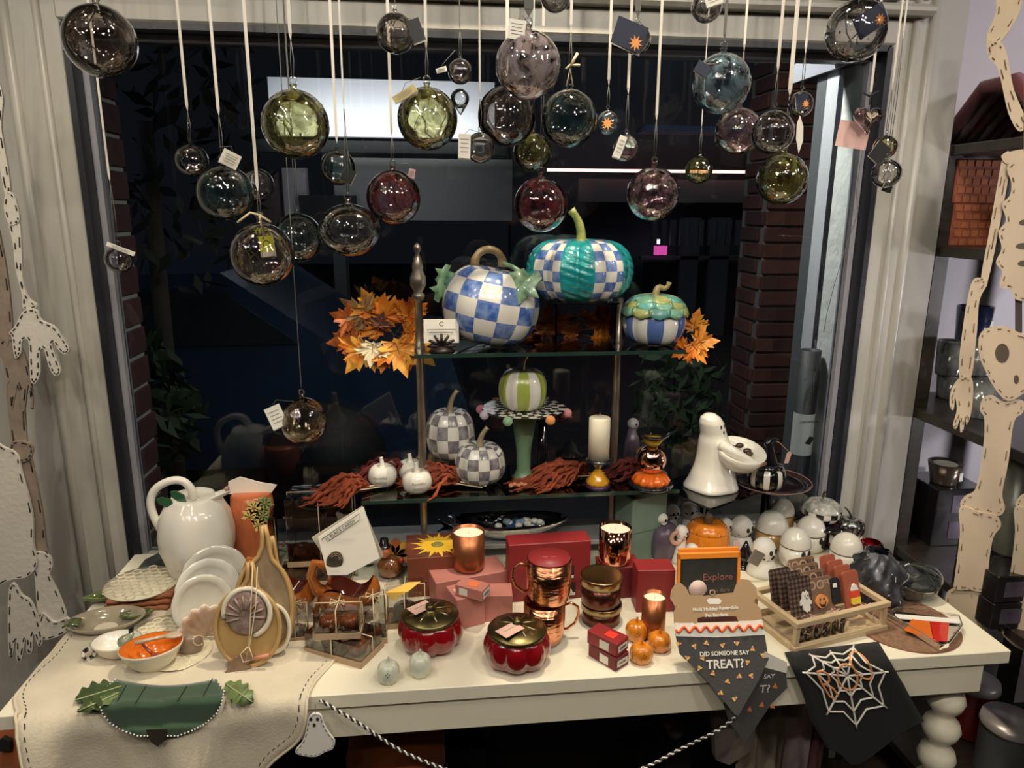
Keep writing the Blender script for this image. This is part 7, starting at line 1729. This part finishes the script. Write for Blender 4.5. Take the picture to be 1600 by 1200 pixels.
def leg(dx, off=0, s_=1):
    P_ = lambda L_: [(x+dx, y) for x, y in L_]
    bone('thigh_bone', P_([(1536, 622), (1550, 618), (1568, 628), (1584, 624), (1600, 628), (1598, 645), (1584, 660), (1576, 720), (1566, 770), (1570, 795), (1560, 806), (1535, 800), (1512, 800), (1500, 788), (1508, 775), (1525, 762), (1536, 700), (1538, 655), (1531, 640)]), off)
    bone('shin_bone', P_([(1500, 792), (1530, 800), (1556, 806), (1564, 822), (1552, 840), (1545, 880), (1542, 920), (1530, 925), (1515, 922), (1492, 922), (1490, 915), (1496, 870), (1500, 830)]), off+.004)
    bone('foot', P_([(1484, 922), (1512, 918), (1538, 924), (1547, 945), (1540, 985), (1545, 1010), (1530, 1020), (1500, 1010), (1478, 985), (1476, 940)]), off)
leg(0, .006); leg(86, -.012)
for px_, py_ in ((1508, 436), (1509, 591), (1551, 70), (1568, 624), (1533, 803), (1515, 921)): part('joint_rivet', MB().ball(skp(px_+(26 if py_ in (436,) else 0), py_, .012)-SP, .0026, 8), mat('brass_rivet', (.35, .27, .15), .4, .7), sk)
part('hanging_string', MB().tube([skp(1600, 235, .004)-SP, skp(1602, -40, .004)-SP], .0008, 4), TWINE, sk)

# ============================================================ LEFT: CLOTH SKELETON
LSY = 1.56
def lp(px, py, off=0): return atY(px, py, LSY-off)
LN = Vector((0, -1, 0)); LO = Vector((-.85, LSY, 1.1))
MUS = mat('white_muslin', (.60, .56, .48), .9, bump=.3, bscale=100, sheen=.1); MUSB = mat('tan_muslin', (.27, .21, .16), .9, bump=.3, bscale=60, noise=.2)
ls = thing('cloth_skeleton', 'stitched muslin skeleton hanging flat before the left wall', 'skeleton decoration', tuple(LO))
def lb(name, poly, m, off=0, th=.006, r=.0013, step=3, label=None):
    o = cut(name, poly, lp, LO, LN, m, ls, th=th, off=off, label=label); dashes('black_stitching', poly, lp, LO, o, INK, k=.93, step=step, r=r, off=off+.0012); return o
lb('upper_arm', [(-8, 120), (4, 150), (2, 200), (12, 260), (16, 300), (8, 305), (-4, 240), (-14, 180)], MUS)
lb('upper_arm', [(10, 300), (22, 306), (30, 335), (28, 348), (14, 350), (6, 325)], MUS, .006)
lb('forearm', [(14, 348), (30, 346), (34, 400), (36, 440), (44, 465), (56, 475), (54, 482), (36, 482), (34, 460), (24, 420), (20, 380)], MUS, .004)
hnd = [(36, 486), (56, 484), (64, 500), (84, 510), (100, 530), (108, 545), (103, 553), (94, 550), (82, 534), (84, 550), (94, 575), (92, 586), (84, 586), (76, 572), (68, 545), (62, 552), (62, 582), (56, 598), (48, 596), (46, 570), (44, 532), (34, 534), (32, 552), (24, 560), (20, 545), (18, 526), (14, 520), (24, 508)]
lb('hand', hnd, MUS, .008, step=2)
lb('tan_arm', [(-8, 350), (6, 400), (16, 470), (18, 530), (2, 560), (-14, 480)], MUSB)
lb('tan_hip', [(0, 536), (24, 532), (40, 560), (50, 610), (50, 640), (44, 600), (36, 650), (28, 600), (18, 640), (10, 590)], MUSB, .002)
lb('tan_thigh', [(10, 600), (34, 610), (42, 690), (50, 720), (66, 800), (72, 850), (80, 880), (62, 890), (40, 800), (20, 700)], MUSB, .0)
lb('thigh', [(-20, 705), (8, 700), (28, 712), (34, 740), (50, 800), (52, 850), (58, 880), (44, 900), (20, 905), (-20, 900)], MUS, .010)
lb('knee_frill', [(20, 690), (48, 694), (50, 712), (36, 722), (16, 712)], MUSB, .006, step=2)
lb('shin', [(56, 862), (76, 868), (82, 885), (78, 900), (92, 930), (104, 965), (100, 985), (70, 985), (58, 950), (54, 900), (46, 880)], MUS, .004)
lb('shoe_fringe', [(66, 958), (84, 972), (104, 966), (112, 975), (100, 990), (70, 1000), (60, 985)], MUS, .008, step=2)
lb('lower_hand', [(14, 920), (22, 912), (34, 930), (48, 940), (60, 970), (66, 1000), (60, 1010), (52, 990), (50, 1018), (42, 1020), (40, 998), (34, 1030), (26, 1032), (24, 1000), (18, 1028), (13, 1015), (12, 960)], MUS, .014, step=2)
part('hanging_string', MB().tube([lp(-6, 130, .004)-LO, lp(-10, -30, .004)-LO], .0008, 4), TWINE, ls)

# ============================================================ UNDER THE TABLE
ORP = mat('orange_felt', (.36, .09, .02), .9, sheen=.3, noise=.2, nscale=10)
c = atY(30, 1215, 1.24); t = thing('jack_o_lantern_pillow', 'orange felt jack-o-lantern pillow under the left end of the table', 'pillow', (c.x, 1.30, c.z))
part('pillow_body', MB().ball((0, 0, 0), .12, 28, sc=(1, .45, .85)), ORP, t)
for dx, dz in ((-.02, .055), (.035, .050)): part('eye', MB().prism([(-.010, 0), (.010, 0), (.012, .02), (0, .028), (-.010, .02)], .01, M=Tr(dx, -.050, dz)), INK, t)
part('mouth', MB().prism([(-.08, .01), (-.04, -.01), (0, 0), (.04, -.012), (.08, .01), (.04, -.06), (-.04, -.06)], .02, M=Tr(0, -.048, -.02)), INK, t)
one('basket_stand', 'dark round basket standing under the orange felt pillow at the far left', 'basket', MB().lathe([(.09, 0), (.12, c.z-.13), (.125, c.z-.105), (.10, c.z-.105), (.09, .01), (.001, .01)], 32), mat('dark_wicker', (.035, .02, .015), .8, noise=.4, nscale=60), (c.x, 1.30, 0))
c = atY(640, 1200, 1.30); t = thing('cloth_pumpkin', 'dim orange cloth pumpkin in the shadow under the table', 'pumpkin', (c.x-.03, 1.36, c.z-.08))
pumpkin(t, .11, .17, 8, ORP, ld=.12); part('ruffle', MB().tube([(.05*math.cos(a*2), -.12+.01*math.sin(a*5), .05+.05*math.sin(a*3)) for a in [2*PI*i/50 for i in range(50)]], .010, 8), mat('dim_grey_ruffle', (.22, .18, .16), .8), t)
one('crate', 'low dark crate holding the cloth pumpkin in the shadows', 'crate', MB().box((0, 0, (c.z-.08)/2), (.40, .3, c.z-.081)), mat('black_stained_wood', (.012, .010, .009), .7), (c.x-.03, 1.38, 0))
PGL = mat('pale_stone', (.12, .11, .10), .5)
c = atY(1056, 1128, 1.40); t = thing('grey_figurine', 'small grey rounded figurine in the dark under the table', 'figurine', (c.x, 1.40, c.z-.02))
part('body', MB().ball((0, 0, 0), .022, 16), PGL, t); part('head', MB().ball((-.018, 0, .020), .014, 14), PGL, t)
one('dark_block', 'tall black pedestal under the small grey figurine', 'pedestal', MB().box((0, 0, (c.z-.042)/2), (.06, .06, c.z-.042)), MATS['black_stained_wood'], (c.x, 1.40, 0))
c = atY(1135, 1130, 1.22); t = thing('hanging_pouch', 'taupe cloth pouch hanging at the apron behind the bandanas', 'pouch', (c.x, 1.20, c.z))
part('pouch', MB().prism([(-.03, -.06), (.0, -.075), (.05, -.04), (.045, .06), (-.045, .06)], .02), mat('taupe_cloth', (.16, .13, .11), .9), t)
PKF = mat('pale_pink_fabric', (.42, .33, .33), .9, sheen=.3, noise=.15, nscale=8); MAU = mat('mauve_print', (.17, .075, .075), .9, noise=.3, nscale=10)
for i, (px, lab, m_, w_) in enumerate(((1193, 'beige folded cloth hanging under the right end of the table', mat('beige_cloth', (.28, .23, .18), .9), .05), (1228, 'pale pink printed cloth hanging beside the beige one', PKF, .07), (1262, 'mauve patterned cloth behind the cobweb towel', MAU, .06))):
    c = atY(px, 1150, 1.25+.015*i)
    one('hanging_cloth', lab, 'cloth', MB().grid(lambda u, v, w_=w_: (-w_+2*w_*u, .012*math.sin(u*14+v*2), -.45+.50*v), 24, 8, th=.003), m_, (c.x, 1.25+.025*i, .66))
# black and white twisted cord swag with ghost ornament
def swag(u):
    x0, x1 = -.20, .64
    x = x0+(x1-x0)*u; z_ = .715-.24*(1-(2*u-1)**2)**.9
    return Vector((x, 1.075, z_))
pts = [atY(500, 1094, 1.085), atY(560, 1130, 1.08), atY(625, 1172, 1.075), atY(690, 1200, 1.07), atY(760, 1222, 1.07), atY(850, 1232, 1.07), atY(940, 1222, 1.07), atY(1010, 1198, 1.07), atY(1060, 1172, 1.075), atY(1120, 1142, 1.085), atY(1150, 1120, 1.087)]
sm_ = []
for i in range(len(pts)-1):
    p0, p1, p2, p3 = pts[max(i-1, 0)], pts[i], pts[i+1], pts[min(i+2, len(pts)-1)]
    for q_ in range(16):
        u = q_/16; sm_.append(.5*((2*p1)+(-p0+p2)*u+(2*p0-5*p1+4*p2-p3)*u*u+(-p0+3*p1-3*p2+p3)*u**3))
b = MB(); b2 = MB(); A_, B_ = [], []; s_ = 0
for i, p_ in enumerate(sm_[:0]):
    tg = (sm_[min(i+1, len(sm_)-1)]-sm_[max(i-1, 0)]).normalized(); n1_ = tg.cross(Vector((0, 1, 0))).normalized(); n2_ = tg.cross(n1_)
    s_ += (p_-sm_[i-1]).length if i else 0; a = s_*520
    A_.append(p_+(n1_*math.cos(a)+n2_*math.sin(a))*.0016); B_.append(p_-(n1_*math.cos(a)+n2_*math.sin(a))*.0016)
def dens(L_): 
    return L_
t = thing('twisted_cord', 'black and white twisted cord swagged below the table apron', 'cord', tuple(sm_[0]))
# resample finely so the twist reads
def fine(P_, k=3):
    return P_
tot = 0; FL = []
for i in range(len(sm_)-1):
    for q_ in range(4): FL.append(sm_[i].lerp(sm_[i+1], q_/4))
FL.append(sm_[-1]); A_, B_ = [], []; s_ = 0
for i, p_ in enumerate(FL):
    tg = (FL[min(i+1, len(FL)-1)]-FL[max(i-1, 0)]).normalized(); n1_ = tg.cross(Vector((0, 1, 0))).normalized(); n2_ = tg.cross(n1_)
    s_ += (p_-FL[i-1]).length if i else 0; a = s_*2*PI/.0135
    A_.append(p_+(n1_*math.cos(a)+n2_*math.sin(a))*.0017-sm_[0]); B_.append(p_-(n1_*math.cos(a)+n2_*math.sin(a))*.0017-sm_[0])
part('white_strand', MB().tube(A_, .0016, 5), WHITE2, t); part('black_strand', MB().tube(B_, .0016, 5), INK, t)
GY = 1.065; c = atY(492, 1150, GY); t = thing('ghost_ornament', 'flat white felt ghost hanging under the right edge of the oatmeal cloth', 'ghost ornament', tuple(c))
gpp = [(486, 1118), (493, 1115), (502, 1119), (506, 1132), (514, 1146), (523, 1158), (520, 1170), (508, 1175), (495, 1182), (480, 1182), (464, 1178), (462, 1172), (472, 1160), (478, 1142), (481, 1126)]
gf = lambda x, y, off=0: atY(x, y, GY-off)
cut('ghost_felt', gpp, gf, c, LN, WHITE2, t, th=.004); dashes('edge_stitching', gpp, gf, c, t, INK, k=.95, step=2, r=.0005, off=.001)
for x, y, r_ in ((486, 1124, .0028), (496, 1124, .0028), (491, 1133, .0030)): part('face_mark', MB().ball(atY(x, y, GY-.001)-c, r_, 10, sc=(.8, .4, 1.3)), INK, t)
part('hanging_thread', MB().tube([atY(493, 1116, GY)-c, atY(493, 1100, GY+.012)-c], .0006, 4), CORD, t)

# ============================================================ lettering becomes real mesh
bpy.context.view_layer.update()
dg = bpy.context.evaluated_depsgraph_get()
for o in TEXTS:
    me = bpy.data.meshes.new_from_object(o.evaluated_get(dg)); n = bpy.data.objects.new('tmp', me); COL.objects.link(n)
    n.parent = o.parent; n.matrix_local = o.matrix_local.copy()
    nm = o.name; 
    if len(me.materials) == 0: me.materials.append(o.data.materials[0])
    bpy.data.objects.remove(o); n.name = nm
